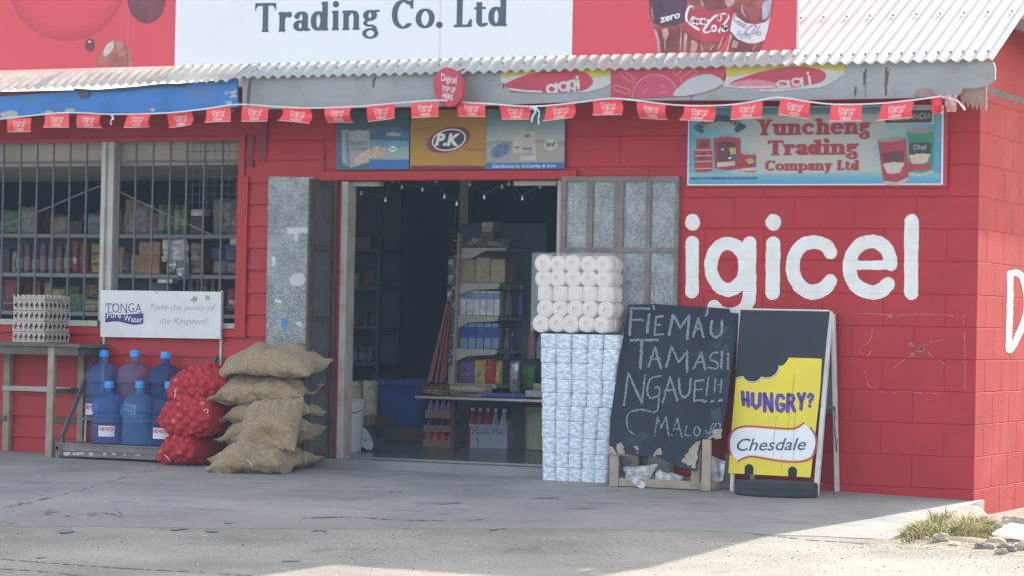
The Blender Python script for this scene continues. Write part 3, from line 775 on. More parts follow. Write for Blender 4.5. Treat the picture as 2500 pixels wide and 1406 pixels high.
fb = part('fascia_board', mb, BLUEF, shop, label='faded blue fascia board with flaking paint over the window')
mb = MB()
for c in ((20, 282, 24, 9), (-30, 290, 30, 8), (118, 275, 14, 5), (170, 271, 12, 5), (565, 226, 14, 3), (572, 236, 10, 3), (560, 251, 12, 4), (370, 270, 8, 3)): fill(mb, onpl(ypl(-.515), .0015), [('ell', *c, -.1)], 1.0, rough=(3, 6))
part('flaked_paint', mb, PALEWOOD, fb)
mb = MB(); mb.tube([ypl(-.54).at(*p) for p in cr([(182, 219), (235, 222), (300, 218), (400, 208), (452, 209)], 5)], .009, 6); mb.prism([(186, 224), (218, 222), (214, 238), (196, 240)], ypl(-.53), .01)
part('bracket', mb, DKIRON, fb)
mb = MB(); mb.box(-9, -5.03, -.49, -.47, 2.42, 2.60); part('eave_board', mb, REDD, shop)
mb = MB(); mb.tube([ypl(-.57).at(612, 190), ypl(-.57).at(607, 225), ypl(-.57).at(604, 278)], .012, 8); part('downpipe', mb, DKIRON, shop)
mb = MB(); mb.prism([(2350, 214), (2408, 212), (2408, 272), (2402, 262), (2398, 250), (2393, 266), (2388, 250), (2384, 268), (2378, 248), (2374, 266), (2368, 246), (2362, 262), (2356, 244), (2350, 258), (2345, 240)], ypl(-.40), .02)
part('splintered_soffit_end', mb, M('bare_brown_timber', (.36, .24, .21), .8, .2, 25, bump=.4, bscale=60), shop)
mb = MB(); mb.prism([(2230, 236), (2238, 224), (2250, 216), (2266, 218), (2276, 228), (2278, 238)], ypl(-.52), .02); part('peeled_timber', mb, M('bare_brown_timber', (0, 0, 0)), shop)
# barge strip of the lean-to beyond the gable
mb = MB(); mb.add([(.01, .55, 2.98), (.30, .55, 2.90), (.30, 4.5, 2.90), (.01, 4.5, 2.98), (.01, .55, 3.05), (.30, .55, 2.97), (.30, 4.5, 2.97), (.01, 4.5, 3.05)], [(0, 1, 2, 3), (4, 5, 6, 7), (0, 1, 5, 4), (1, 2, 6, 5), (2, 3, 7, 6)])
part('side_awning', mb, M('grey_awning_board', (.30, .31, .32), .7), shop)

# painted lettering on the walls
def wall_map(px, py, lift=.0016):
    p = ony(px, py, 0.0); u, z = p[0], p[2]
    fz = ((z-.066) % .2); dz = min(fz, .2-fz); k = math.floor((z-.066)/.2)
    fu = ((u-(0 if k % 2 == 0 else .2)) % .4); du = min(fu, .4-fu); dd = min(dz, du)
    g = .0040*max(0, 1-dd/GR) if dd < GR else 0
    return np.array((u, g-lift, z))
Z5 = lambda pts: [(1640+x*.344, 480+y*.344) for x, y in pts]
sh = []
mb = MB()
def L(*shapes): fill(mb, wall_map, list(shapes), 1.7, rough=(1.3, 9), merge=False)
k = .344
L(('ell', 1640+148*k, 480+185*k, 52*k, 58*k, 0)); L(('st', Z5([(147, 330), (145, 672)]), 93*k))
L(('st', Z5(arc(400, 498, 122, 163, 0, 360, 30)), 92*k), ('st', Z5(cr([(553, 332), (553, 500), (551, 680), (540, 750), (490, 812), (400, 835), (335, 812), (303, 775)])), 95*k))
L(('ell', 1640+722*k, 480+185*k, 54*k, 60*k, 0)); L(('st', Z5([(721, 338), (716, 678)]), 103*k))
L(('st', Z5(cr([(1128, 398), (1090, 350), (1010, 326), (930, 348), (874, 420), (860, 510), (878, 590), (930, 652), (1000, 678), (1075, 656), (1128, 602)])), 97*k))
L(('st', Z5([(1330, 490), (1562, 490)]), 66*k), ('st', Z5(cr([(1553, 482), (1542, 410), (1492, 345), (1415, 322), (1335, 348), (1278, 420), (1262, 505), (1280, 590), (1338, 652), (1420, 680), (1490, 662), (1535, 622)])), 97*k))
L(('st', Z5([(1703, 178), (1699, 678)]), 101*k))
part('painted_lettering', mb, WHITEP, shop)
mb = MB(); P0x = Plane((0.0015, 0, 0), (1, 0, 0))
fill(mb, lambda x, y: P0x.at(x, y), [('st', Z5(cr([(2402, 560), (2400, 800), (2393, 1068), (2425, 1052), (2462, 975), (2500, 880), (2522, 760), (2505, 620), (2462, 548), (2402, 548)])), 15)], 1.2, rough=(1.0, 8))
part('painted_letter', mb, M('white_side_lettering', (.85, .83, .80), .5), shop)
# scratched graffiti
mb = MB()
def scr(pts, w_=1.8): fill(mb, wall_map, [('stv', cr(Z5(pts), 6), None)] if 0 else [('st', cr(Z5(pts), 6), w_)], .8, rough=(1.0, 6))
for g in ([(1290, 828), (1420, 826), (1540, 835)], [(1540, 835), (1600, 838), (1760, 830), (1980, 838)], [(2070, 840), (2072, 900)], [(2078, 960), (2082, 1200), (2080, 1370)], [(1425, 910), (1410, 1010), (1330, 1085), (1380, 1120), (1405, 1110), (1415, 1020)],
          [(1680, 1040), (1735, 1060)], [(1680, 1135), (1770, 1080), (1860, 1138)], [(1770, 1075), (1830, 1030), (1910, 1018)], [(1580, 1210), (1650, 1150)], [(1890, 1155), (1975, 1210)],
          [(1370, 1240), (1400, 1340), (1470, 1365)], [(1480, 1382), (1560, 1386), (1660, 1380), (1760, 1390), (1880, 1395)]): scr(g)
for x, y, r_ in ((1552, 842, 5), (1604, 838, 3), (1988, 842, 3), (2072, 842, 3), (1770, 1082, 6), (1700, 1045, 5), (1706, 1118, 5)): fill(mb, wall_map, [('ell', *Z5([(x, y)])[0], r_*1.3, r_, .3)], .8, rough=(1, 5))
part('scratched_graffiti', mb, M('scratched_pink', (.48, .14, .14), .7), shop)

# ------------------------------------------------------------------ big hoarding on the roof edge
PH = ypl(-.36); PHf = onpl(PH, .0015)
SZ0, SZ1 = 2.766, 4.15
HY0, HY1 = -.36, -.342
hx = [-9.0, PH.at(427, 100)[0], PH.at(1397, 100)[0], PH.at(1944, 100)[0]]
hoard = thing('roof_hoarding', 'long red and white hoarding with bottle pictures standing along the roof edge', 'sign', ((hx[0]+hx[3])/2, -.28, SZ0))
mb = MB()
mb.box(hx[1]+.001, hx[2]-.001, HY0, HY1, SZ0, SZ1); part('white_panel', mb, M('hoarding_white', (.80, .83, .86), .4, .02, 2), hoard)
HRED = M('hoarding_red', (.70, .065, .095), .4, .05, 1.2)
mb = MB(); mb.box(hx[0], hx[1]-.001, HY0, HY1, SZ0, SZ1); part('red_panel', mb, HRED, hoard)
mb = MB(); mb.box(hx[2]+.001, hx[3], HY0, HY1, SZ0, SZ1); part('red_panel', mb, HRED, hoard)
mb = MB(); mb.box(hx[3]+.001, hx[3]+.014, -.364, -.335, SZ0, SZ1)
for x in (-8, -6.4, -4.8, -3.2, -1.6): mb.beam((x, -.31, SZ1-.1), (x, .9, 3.36), .04, .04); mb.box(x-.02, x+.02, -.34, -.30, 2.83, SZ1-.05)
part('frame', mb, M('aluminium_edge', (.55, .56, .57), .4, .05, 5, metal=.3), hoard)
mb = MB()
for s_, x0, x1, y0, y1 in (('Trading', 622, 925, 80, 73), ('Co.', 956, 1084, 72, 69), ('Ltd', 1108, 1241, 68, 65)):
    serif_text(mb, PHf, s_, x0, y0, x1, y1, 71, W=.195, H=.075, X=.68, sf=.045, step=1.3, gap=.045)
part('lettering', mb, M('hoarding_dark_lettering', (.075, .10, .14), .45, .05, 6), hoard)
mb = MB()
fill(mb, PHf, [('st', [(1075, -6), (1074, 145)], .9)], .7); fill(mb, PHf, [('st', [(314, -6), (312, 165)], 1.0)], .8)
part('panel_seam', mb, M('panel_seam_grey', (.45, .38, .42), .5), hoard)
# printed drops and bottle top on the left panel
for k, (w_, c_) in enumerate(((30, (.66, .058, .09)), (18, (.61, .054, .087)), (9, (.55, .052, .085)))):
    A_ = arc(162, -48, 146-w_/2, 148-w_/2, 2, 178, 40); mb = MB()
    fill(mb, onpl(PH, .0012+.0006*k), [('stv', A_, [w_*math.sin(math.pi*i/40)**.6+.2 for i in range(41)])], 1.6, rough=(1.0, 8)); part('printed_bubble', mb, M('bubble_shade_%s' % 'abc'[k], c_, .4, .03), hoard)
parts('printed_drop', [fill(MB(), PHf, [('ell', 358, 2, 46, 56, 0)], 1.6), fill(MB(), PHf, [('ell', 220, 112, 12, 17, 0)], 1.2)], M('printed_dark_drop', (.16, .045, .06), .4, .3, 8, stain=(.40, .06, .10), stain_amt=.6, stain_scale=6), hoard)
mb = MB(); fill(mb, PHf, [('ell', 281, 158, 44, 58, 0)], 1.5, clip=[('poly', [(200, 60), (340, 60), (340, 163), (200, 165)])])
part('printed_bottle_top', mb, M('printed_brown_glass', (.38, .12, .09), .4, .35, 14, stain=(.70, .45, .38), stain_amt=.8, stain_scale=12), hoard)
mb = MB(); fill(mb, onpl(PH, .003), [('poly', [(252, 128), (262, 108), (276, 101), (279, 116), (270, 130), (256, 140)]), ('ell', 219, 103, 4, 3, 0)], 1.2)
part('printed_highlight', mb, M('printed_glint', (.72, .55, .50), .4, .2, 20), hoard)
# three printed bottles on the right panel
Q = lambda pts: [(1380+x*.248, y*.248) for x, y in pts]
PBR = M('printed_cola_brown', (.27, .06, .06), .4, .35, 7, stain=(.50, .16, .13), stain_amt=.7, stain_scale=7)
bz = (('dark', [(760, -420), (820, -100), (825, 0), (838, 150), (872, 262), (905, 400), (908, 525), (1152, 524), (1165, 380), (1172, 200), (1205, 0), (1215, -200), (1190, -420)]),
      ('red', [(1230, -420), (1225, -100), (1208, 0), (1180, 150), (1172, 300), (1165, 400), (1160, 523), (1500, 522), (1560, 430), (1612, 310), (1640, 150), (1690, 0), (1700, -200), (1660, -420)]),
      ('white', [(1720, -420), (1715, -100), (1690, 0), (1652, 160), (1622, 310), (1580, 521), (1915, 520), (1960, 400), (1990, 320), (2030, 150), (2052, 0), (2058, -200), (2010, -420)]))
for i, (kind, pl_) in enumerate(bz):
    mb = MB(); fill(mb, onpl(PH, .0012+.0006*i), [('poly', Q(pl_))], 1.4); bt = part('printed_bottle', mb, PBR, hoard)
    mb = MB()
    if kind == 'dark':
        fill(mb, onpl(PH, .0036), [('poly', Q([(822, -60), (825, 0), (838, 150), (866, 232), (960, 262), (1070, 258), (1168, 225), (1203, 0), (1208, -60)]))], 1.3)
        part('printed_label', mb, M('printed_black_label', (.10, .045, .07), .4, .3, 9), bt)
        mb = MB(); text(mb, onpl(PH, .006), 'zero', 1380+938*.248, 57, 1380+1135*.248, 44, 17, bold=.028, upx=-.05); part('lettering', mb, PRW, bt)
        mb = MB(); fill(mb, onpl(PH, .0036), [('poly', Q([(868, 285), (900, 300), (935, 420), (940, 520), (912, 522), (905, 400)])), ('poly', Q([(955, 290), (1010, 280), (1020, 330), (1000, 400), (965, 380)]))], 1.2)
        part('printed_highlight', mb, M('printed_glass_glint', (.60, .30, .29), .4, .3, 15), bt)
    if kind == 'red':
        fill(mb, onpl(PH, .0042), [('poly', Q([(1192, 75), (1300, 105), (1450, 110), (1600, 85), (1652, 60), (1640, 150), (1612, 310), (1560, 405), (1440, 425), (1300, 395), (1180, 300), (1180, 150)]))], 1.3)
        part('printed_label', mb, M('printed_red_label', (.50, .045, .075), .4, .15, 8), bt)
        mb = MB()
        W_ = lambda p, ws: fill(mb, onpl(PH, .006), [('stv', cr(Q(p), 6), list(np.interp(np.linspace(0, 1, (len(p)-1)*6+1), np.linspace(0, 1, len(ws)), ws)))], .8)
        W_([(1268, 95), (1255, 68), (1225, 75), (1200, 130), (1195, 190), (1215, 225), (1250, 215), (1270, 180)], [1, 3.5, 5.5, 6, 5, 3, 1.5])
        W_(arc(1265, 205, 22, 30, 0, 360, 8), [4, 4]); W_([(1330, 195), (1300, 190), (1285, 225), (1305, 245), (1330, 225)], [2, 4.5, 4, 2])
        W_(arc(1350, 215, 18, 26, 0, 360, 8), [4, 4]); W_([(1375, 190), (1368, 235), (1385, 250)], [5, 4, 2]); W_([(1396, 208), (1412, 203)], [3.5, 3.5])
        W_([(1500, 180), (1520, 215), (1540, 190), (1525, 155), (1480, 165), (1430, 210), (1390, 265), (1365, 305), (1385, 325), (1430, 315), (1455, 285)], [1, 2, 3, 4.5, 6, 6, 5, 3, 1.5])
        W_(arc(1468, 285, 20, 28, 0, 360, 8), [4.5, 4.5]); W_([(1575, 150), (1600, 145), (1610, 180), (1570, 240), (1515, 310), (1530, 325)], [1.5, 3, 4.5, 5, 4.5, 2]); W_(arc(1565, 285, 20, 27, 0, 360, 8), [4.5, 4.5]); W_([(1590, 262), (1582, 305), (1605, 300)], [4.5, 4, 2])
        W_([(1205, 225), (1250, 255), (1300, 285), (1330, 305)], [2, 5, 7, 1]); W_([(1500, 165), (1560, 140), (1600, 148)], [2, 4, 3])
        part('lettering', mb, PRW, bt)
        mb = MB(); fill(mb, onpl(PH, .0042), [('poly', Q([(1180, 320), (1205, 350), (1200, 450), (1190, 520), (1165, 520), (1168, 400)])), ('poly', Q([(1245, 395), (1300, 420), (1310, 450), (1285, 520), (1235, 520)])), ('poly', Q([(1570, 20), (1590, -40), (1640, -60), (1680, -20), (1660, 50), (1600, 80)]))], 1.2)
        part('printed_highlight', mb, M('printed_glass_glint', (0, 0, 0)), bt)
    if kind == 'white':
        fill(mb, onpl(PH, .0048), [('poly', Q([(1668, 130), (1690, 170), (1780, 232), (1880, 245), (1970, 225), (2025, 170), (1990, 320), (1965, 400), (1880, 432), (1800, 430), (1700, 390), (1624, 305), (1652, 165)]))], 1.3)
        part('printed_label', mb, M('printed_pale_label', (.74, .72, .78), .4, .04, 8), bt)
        mb = MB(); W2 = lambda p, w_: fill(mb, onpl(PH, .0065), [('st', cr(Q(p), 5), w_)], .7)
        W2([(1700, 150), (1680, 140), (1662, 180), (1675, 215), (1705, 215)], 2.6); W2(arc(1715, 232, 14, 18, 0, 360, 8), 2); W2([(1755, 235), (1735, 245), (1745, 270)], 2.2); W2(arc(1768, 262, 12, 17, 0, 360, 8), 2)
        W2([(1870, 280), (1885, 265), (1860, 250), (1800, 285), (1775, 330), (1800, 345), (1840, 335)], 3); W2(arc(1858, 318, 16, 20, 0, 360, 8), 2.2); W2([(1920, 262), (1895, 300), (1885, 345)], 2.6); W2(arc(1915, 335, 14, 17, 0, 360, 8), 2.2)
        part('lettering', mb, M('printed_plum_lettering', (.42, .20, .26), .5), bt)
        mb = MB(); text(mb, onpl(PH, .0065), 'light', 1380+1690*.248, 88, 1380+1838*.248, 100, 15, bold=.0, shear=.3); part('lettering', mb, M('printed_grey_lettering', (.34, .32, .36), .5), bt)
        mb = MB(); fill(mb, onpl(PH, .0048), [('poly', Q([(1940, 60), (1960, 20), (2035, 0), (2030, 90), (1985, 190), (1945, 200)]))], 1.2); part('printed_highlight', mb, M('printed_lilac_glint', (.50, .44, .55), .4, .2, 15), bt)
        mb = MB(); fill(mb, onpl(PH, .0048), [('poly', Q([(1625, 340), (1650, 360), (1620, 440), (1600, 520), (1585, 520)])), ('poly', Q([(1655, 395), (1710, 420), (1690, 480), (1640, 470)]))], 1.2); part('printed_highlight', mb, M('printed_glass_glint', (0, 0, 0)), bt)

mb_ = [fill(MB(), onpl(PH, .0056), [('stv', cr(Q(p_), 5), list(np.interp(np.linspace(0, 1, (len(p_)-1)*5+1), [0, .5, 1], [.4, w_, .4])))], .8) for p_, w_ in (([(850, 60), (862, 150), (880, 215)], 4), ([(1150, 260), (1140, 400), (1135, 515)], 5), ([(1000, 300), (985, 420), (990, 515)], 4), ([(1225, 20), (1200, 130), (1195, 240)], 4), ([(1480, 440), (1440, 480), (1430, 515)], 4), ([(1560, 350), (1530, 440), (1500, 510)], 5), ([(1330, 440), (1350, 480), (1345, 518)], 6), ([(2035, 20), (2022, 130), (1990, 250)], 4), ([(1750, 40), (1745, 110), (1790, 190)], 6), ([(1885, 440), (1860, 480), (1850, 515)], 4), ([(1340, -20), (1350, 40), (1370, 70)], 7))]
parts('printed_highlight', mb_, M('printed_glass_glint', (0, 0, 0)), hoard)

# ------------------------------------------------------------------ posters above the door
PP = ypl(-.035)
def board(name, quad, mat_, label, cat, thick=.012, pl_=PP):
    c = pl_.at(*np.mean(quad, axis=0)); t = thing(name, label, cat, (c[0], c[1]+thick, min(pl_.at(*p)[2] for p in quad)))
    mb = MB(); mb.prism(quad, pl_, thick); part('panel', mb, mat_, t); return t
Z = lambda pts: [(810+x*.232, 270+y*.232) for x, y in pts]
def pr(t, name, mat_, shapes, lift, step=1.0, rough=None, clip=None, pl_=PP):
    mb = MB(); fill(mb, onpl(pl_, lift), shapes, step, rough=rough, clip=clip); return part(name, mb, mat_, t)
t = board('poster', [(822, 272), (1000, 270), (998, 414), (820, 416)], MG('teal_poster_ground', [(0, (.04, .11, .14)), (.45, (.04, .12, .23)), (.75, (.035, .085, .115)), (1, (.045, .09, .10))], 'Z', 2.05, 2.43), 'blue and teal biscuit poster over the left side of the doorway', 'poster')
pr(t, 'printed_sea', M('printed_sea', (.10, .30, .40), .45, .2, 9), [('poly', Z([(400, 310), (815, 330), (815, 400), (400, 400)]))], .0012, rough=(1.2, 6))
pr(t, 'printed_sky', M('printed_blue_sky', (.06, .13, .25), .45, .3, 6), [('poly', Z([(400, 180), (700, 175), (815, 250), (815, 320), (400, 300)]))], .0008, rough=(1.5, 8))
pr(t, 'printed_field', M('printed_pale_aqua', (.28, .38, .37), .45, .15, 7), [('poly', Z([(560, 400), (815, 390), (815, 520), (400, 520), (400, 460)]))], .0018, rough=(1, 8))
pr(t, 'printed_band', M('printed_blue_band', (.03, .14, .42), .45), [('poly', Z([(395, 520), (815, 520), (813, 618), (392, 618)]))], .0022)
pr(t, 'printed_packet', M('printed_grey_packet', (.33, .35, .38), .45, .1, 12), [('poly', Z([(105, 200), (130, 215), (160, 200), (195, 225), (290, 205), (330, 218), (380, 205), (402, 235), (405, 380), (398, 550), (205, 606), (110, 555)]))], .0026)
pr(t, 'printed_packet', M('printed_packet_shadow_side', (.17, .21, .27), .45, .2, 12), [('poly', Z([(150, 225), (180, 240), (192, 590), (160, 570)]))], .0032)
pr(t, 'printed_crackers', M('printed_crackers', (.55, .40, .35), .45, .25, 30), [('poly', Z([(240, 500), (380, 420), (480, 375), (570, 405), (555, 490), (420, 505), (250, 590)]))], .0032, rough=(2, 6))
mb = MB(); text(mb, onpl(PP, .004), 'Breakfast', *Z([(198, 372)])[0], *Z([(375, 366)])[0], 13, bold=-.005); text(mb, onpl(PP, .004), 'Crackers', *Z([(210, 425)])[0], *Z([(385, 420)])[0], 11, bold=-.005); part('lettering', mb, PRK, t)
pr(t, 'printed_badge', PRW, [('ell', *Z([(645, 408)])[0], 10, 7, -.1)], .0032); mb = MB(); text(mb, onpl(PP, .004), 'fmf', *Z([(615, 425)])[0], *Z([(676, 420)])[0], 8, bold=.01); part('lettering', mb, PRK, t)
pr(t, 'printed_cloud', M('printed_cloud', (.33, .42, .46), .45, .2, 20), [('ell', *Z([(660, 255)])[0], 18, 5, .1)], .0016, rough=(2, 6))

t = board('poster', [(1003, 270), (1187, 268), (1185, 414), (1001, 415)], M('orange_brown_board', (.43, .225, .04), .5, .12, 4, stain=(.30, .17, .05), stain_amt=.4, stain_scale=5), 'orange brown chewing gum poster over the middle of the doorway', 'poster')
pr(t, 'printed_band', REDD, [('poly', Z([(835, 585), (1612, 585), (1610, 622), (832, 624)]))], .0012)
pr(t, 'printed_oval', M('printed_plum_oval', (.22, .045, .075), .5), [('ell', *Z([(1232, 312)])[0], 55, 29, -.30)], .0012)
pr(t, 'printed_oval', PRW, [('ell', *Z([(1234, 313)])[0], 42, 26, -.22)], .002)
pr(t, 'printed_oval', PRK, [('ell', *Z([(1234, 313)])[0], 38.5, 23, -.22)], .0028)
mb = MB(); text(mb, onpl(PP, .0038), 'P.K', *Z([(1088, 366)])[0], *Z([(1352, 372)])[0], 27, bold=.05, shear=.22); part('lettering', mb, PRW, t)
mb = MB(); text(mb, onpl(PP, .002), "WRIGLEY'S", *Z([(855, 216)])[0], *Z([(1052, 212)])[0], 7, bold=.02); text(mb, onpl(PP, .002), 'chewing gum', *Z([(1428, 425)])[0], *Z([(1600, 424)])[0], 5.5, bold=.01); part('lettering', mb, M('printed_brown_lettering', (.27, .11, .04), .5), t)

t = board('poster', [(1188, 268), (1379, 265), (1377, 413), (1186, 414)], MG('flour_poster_ground', [(0, (.30, .27, .25)), (.40, (.38, .36, .33)), (.47, (.24, .26, .24)), (.52, (.42, .46, .42)), (.75, (.26, .36, .38)), (1, (.10, .20, .25))], 'Z', 2.05, 2.44), 'pale flour poster over the right side of the doorway', 'poster')
pr(t, 'printed_band', M('printed_blue_band', (0, 0, 0)), [('poly', Z([(1622, 560), (2445, 548), (2443, 616), (1621, 620)]))], .0012)
mb = MB(); text(mb, onpl(PP, .0022), 'Distributed by A.Cowley & Sons', *Z([(1692, 608)])[0], *Z([(2358, 600)])[0], 8, bold=.012); part('lettering', mb, M('printed_pale_lettering', (.62, .70, .78), .5), t)
pr(t, 'printed_packet', M('printed_cream_packet', (.50, .49, .46), .45, .08, 12), [('poly', Z([(1985, 228), (2140, 222), (2152, 530), (1985, 530)])), ('poly', Z([(1908, 285), (1985, 278), (1985, 450), (1908, 450)]))], .0016, rough=(1, 6))
mb = MB()
for a in ((2010, 395, 2110, 420), (2030, 438, 2100, 448), (1992, 462, 2140, 474), (2030, 255, 2085, 290), (1925, 385, 1975, 405)): fill(mb, onpl(PP, .0024), [('poly', Z([(a[0], a[1]), (a[2], a[1]-3), (a[2], a[3]-3), (a[0], a[3])]))], .8, rough=(.8, 3))
part('printed_wording', mb, M('printed_slate', (.17, .20, .25), .5), t)
sb = []
for i in range(24):
    a = math.pi*i/12; r_ = 24 if i % 2 else 19; sb.append((Z([(1775, 425)])[0][0]+r_*1.1*math.cos(a), Z([(1775, 425)])[0][1]+r_*.8*math.sin(a)-.35*r_*math.cos(a)))
pr(t, 'printed_burst', M('printed_blue_burst', (.11, .18, .34), .5, .25, 30), [('poly', sb)], .0016)
pr(t, 'printed_badge', M('printed_badge_white', (.62, .62, .60), .5), [('ell', *Z([(2305, 365)])[0], 16, 13, -.1)], .0016)
mb = MB(); text(mb, onpl(PP, .0026), 'fmf', *Z([(2255, 392)])[0], *Z([(2355, 385)])[0], 13, bold=.02); part('lettering', mb, PRK, t)

# ------------------------------------------------------------------ the shop-name banner board
PB = ypl(-.03)
t = board('banner_board', [(1679, 262), (2314, 255), (2312, 457), (1676, 456)], M('banner_red_edge', (.45, .04, .07), .5), 'blue and cream name board with printed cans fixed to the red block wall', 'sign', .016, PB)
zz = lambda pts: [(1800+x*.3415, y*.3415) for x, y in pts]
zo = lambda pts: [(1660+x*.1636, 240+y*.1636) for x, y in pts]
pr(t, 'printed_ground', PRW, [('poly', [(1681, 264), (2304, 258), (2302, 452), (1678, 454)])], .001, 2, pl_=PB)
pr(t, 'printed_ground', MG('banner_gradient', [(0, (.07, .32, .46)), (.14, (.18, .42, .50)), (.33, (.50, .50, .46)), (.5, (.52, .50, .46)), (.72, (.44, .47, .45)), (.86, (.22, .42, .48)), (1, (.06, .30, .46))], 'X', -1.95, -.22), [('poly', [(1683, 266), (2300, 260), (2298, 449), (1681, 451)])], .002, 2, pl_=PB)
pr(t, 'printed_band', MG('banner_lower_band', [(0, (.05, .33, .52)), (.5, (.12, .38, .52)), (1, (.30, .45, .50))], 'Z', 1.945, 2.02), [('poly', [(1683, 425), (1990, 424), (2120, 420), (2298, 424), (2298, 449), (1681, 451)])], .0026, 2, pl_=PB)
pr(t, 'printed_band', MG('banner_upper_band', [(0, (.28, .43, .46)), (1, (.04, .22, .30))], 'Z', 2.33, 2.45), [('poly', [(1683, 266), (2300, 260), (2299, 278), (1683, 284)])], .0026, 2, pl_=PB)
BL = M('banner_crimson_lettering', (.40, .035, .06), .5, .06, 5)
BLS = M('banner_letter_edge', (.20, .15, .15), .5)
for m_, dx, dy, lf in ((BLS, 1.6, 1.4, .0034), (BL, 0, 0, .0044)):
    mb = MB()
    serif_text(mb, onpl(PB, lf), 'Yuncheng', 1848+dx, 331+dy, 2124+dx, 327+dy, 38, W=.235, H=.10, X=.72, sf=.15, step=1.0, gap=.02)
    serif_text(mb, onpl(PB, lf), 'Trading', 1874+dx, 380+dy, 2095+dx, 377+dy, 36, W=.235, H=.10, X=.72, sf=.15, step=1.0, gap=.02)
    serif_text(mb, onpl(PB, lf), 'Company Ltd', 1868+dx, 417+dy, 2098+dx, 416+dy, 24, W=.225, H=.10, X=.70, sf=.14, step=.8, gap=.02)
    part('lettering', mb, m_, t)
pr(t, 'printed_ribbon', M('printed_dark_ribbon', (.04, .09, .12), .5, .15, 12), [('st', cr(zo([(280, 445), (400, 355), (560, 300), (700, 310), (830, 365), (905, 440)]), 6), 17), ('st', zo([(240, 440), (330, 500)]), 10), ('st', zo([(850, 480), (960, 430)]), 11)], .0036, .9, rough=(1.2, 5), pl_=PB)
mb = MB(); text(mb, onpl(PB, .0048), 'OXFORD', *zo([(300, 400)])[0], *zo([(880, 400)])[0], 13, bold=.0, bend=9); part('lettering', mb, M('printed_gold', (.50, .42, .20), .5), t)
CR_ = M('printed_can_red', (.38, .045, .06), .45, .2, 25); CD_ = M('printed_can_dark', (.13, .04, .055), .45, .3, 30); CY_ = M('printed_can_yellow', (.48, .40, .12), .45, .2, 30); CB_ = M('printed_can_blue', (.06, .10, .24), .45)
CS_ = M('printed_can_silver', (.44, .42, .41), .45, .15, 20); CC_ = M('printed_can_cream', (.56, .50, .42), .45, .1, 20)
def pz(name, m_, pts, lf, f=zo, **k): pr(t, name, m_, [('poly', f(pts))], lf, .9, pl_=PB, **k)
pz('printed_can', CR_, [(245, 610), (462, 605), (462, 760), (490, 770), (488, 1085), (400, 1112), (290, 1112), (222, 1085), (210, 775), (245, 765)], .0036)
pz('printed_can', CD_, [(295, 650), (410, 645), (410, 740), (290, 745)], .0044); pz('printed_can', CD_, [(290, 830), (400, 825), (405, 920), (290, 925)], .0044)
for y in (775, 860, 945, 1050): pz('printed_can', CC_, [(225, y), (480, y-5), (480, y+9), (225, y+14)], .005)
pz('printed_can', CR_, [(502, 605), (700, 575), (910, 600), (908, 780), (895, 1060), (700, 1085), (520, 1050), (510, 800)], .0036)
pz('printed_can', CD_, [(565, 680), (700, 640), (830, 680), (835, 900), (700, 950), (560, 930)], .0044)
pz('printed_can', CY_, [(735, 750), (835, 740), (840, 840), (760, 850)], .005); pz('printed_can', CB_, [(770, 870), (845, 850), (850, 930), (790, 940)], .0052)
pz('printed_can', CC_, [(555, 968), (825, 945), (828, 1010), (560, 1035)], .005); pz('printed_can', PRW, [(620, 770), (650, 755), (660, 775), (630, 785)], .0056); pz('printed_can', PRW, [(725, 895), (765, 875), (770, 905), (730, 915)], .0056)
pz('printed_can', CR_, [(900, 840), (1020, 800), (1140, 810), (1135, 1108), (1000, 1112), (890, 1085)], .0036); pz('printed_can', CS_, [(950, 800), (1135, 805), (1135, 850), (955, 850)], .0044)
pz('printed_can', CC_, [(905, 1055), (1135, 1035), (1132, 1090), (905, 1095)], .0044); pz('printed_can', CY_, [(980, 920), (1080, 900), (1120, 960), (1030, 990)], .0044); pz('printed_can', CB_, [(1040, 990), (1120, 980), (1120, 1020), (1045, 1020)], .0048)
mb = MB(); text(mb, onpl(PB, .0048), 'MADE WITH PREMIUM NEW ZEALAND BEEF', *zo([(172, 1222)])[0], *zo([(1165, 1216)])[0], 6.3, bold=.02); text(mb, onpl(PB, .006), 'OXFORD', *zo([(590, 710)])[0], *zo([(820, 706)])[0], 7, bold=.0); part('lettering', mb, M('printed_navy_lettering', (.03, .07, .13), .5), t)
# cans at the right end
CG_ = M('printed_can_green', (.05, .25, .16), .45, .15, 20)
pz('printed_can', CR_, [(1005, 1000), (1110, 1000), (1208, 985), (1228, 1290), (1140, 1330), (1048, 1320), (1030, 1200)], .0036, zz); pr(t, 'printed_can', M('printed_can_top', (.30, .28, .27), .45), [('ell', *zz([(1106, 1000)])[0], 34, 6, -.1)], .0044, .9, pl_=PB)
pz('printed_can', CG_, [(1207, 945), (1410, 940), (1402, 1240), (1310, 1265), (1225, 1255), (1222, 1000)], .003, zz); pr(t, 'printed_can', M('printed_can_top', (0, 0, 0)), [('ell', *zz([(1308, 940)])[0], 34, 6, -.03)], .0038, .9, pl_=PB)
pz('printed_can', PRK, [(1228, 1040), (1250, 1025), (1370, 1020), (1390, 1040), (1385, 1120), (1230, 1130)], .0040, zz)
pz('printed_can', CC_, [(1228, 1115), (1300, 1100), (1385, 1105), (1350, 1170), (1250, 1175)], .0046, zz, rough=(1.5, 5)); pz('printed_can', CR_, [(1222, 1160), (1300, 1185), (1385, 1165), (1375, 1215), (1228, 1225)], .0042, zz)
pz('printed_can', CD_, [(1035, 1095), (1190, 1080), (1195, 1150), (1045, 1165)], .0044, zz); pz('printed_can', CC_, [(1045, 1180), (1120, 1160), (1195, 1170), (1160, 1240), (1075, 1245)], .005, zz, rough=(1.5, 5))
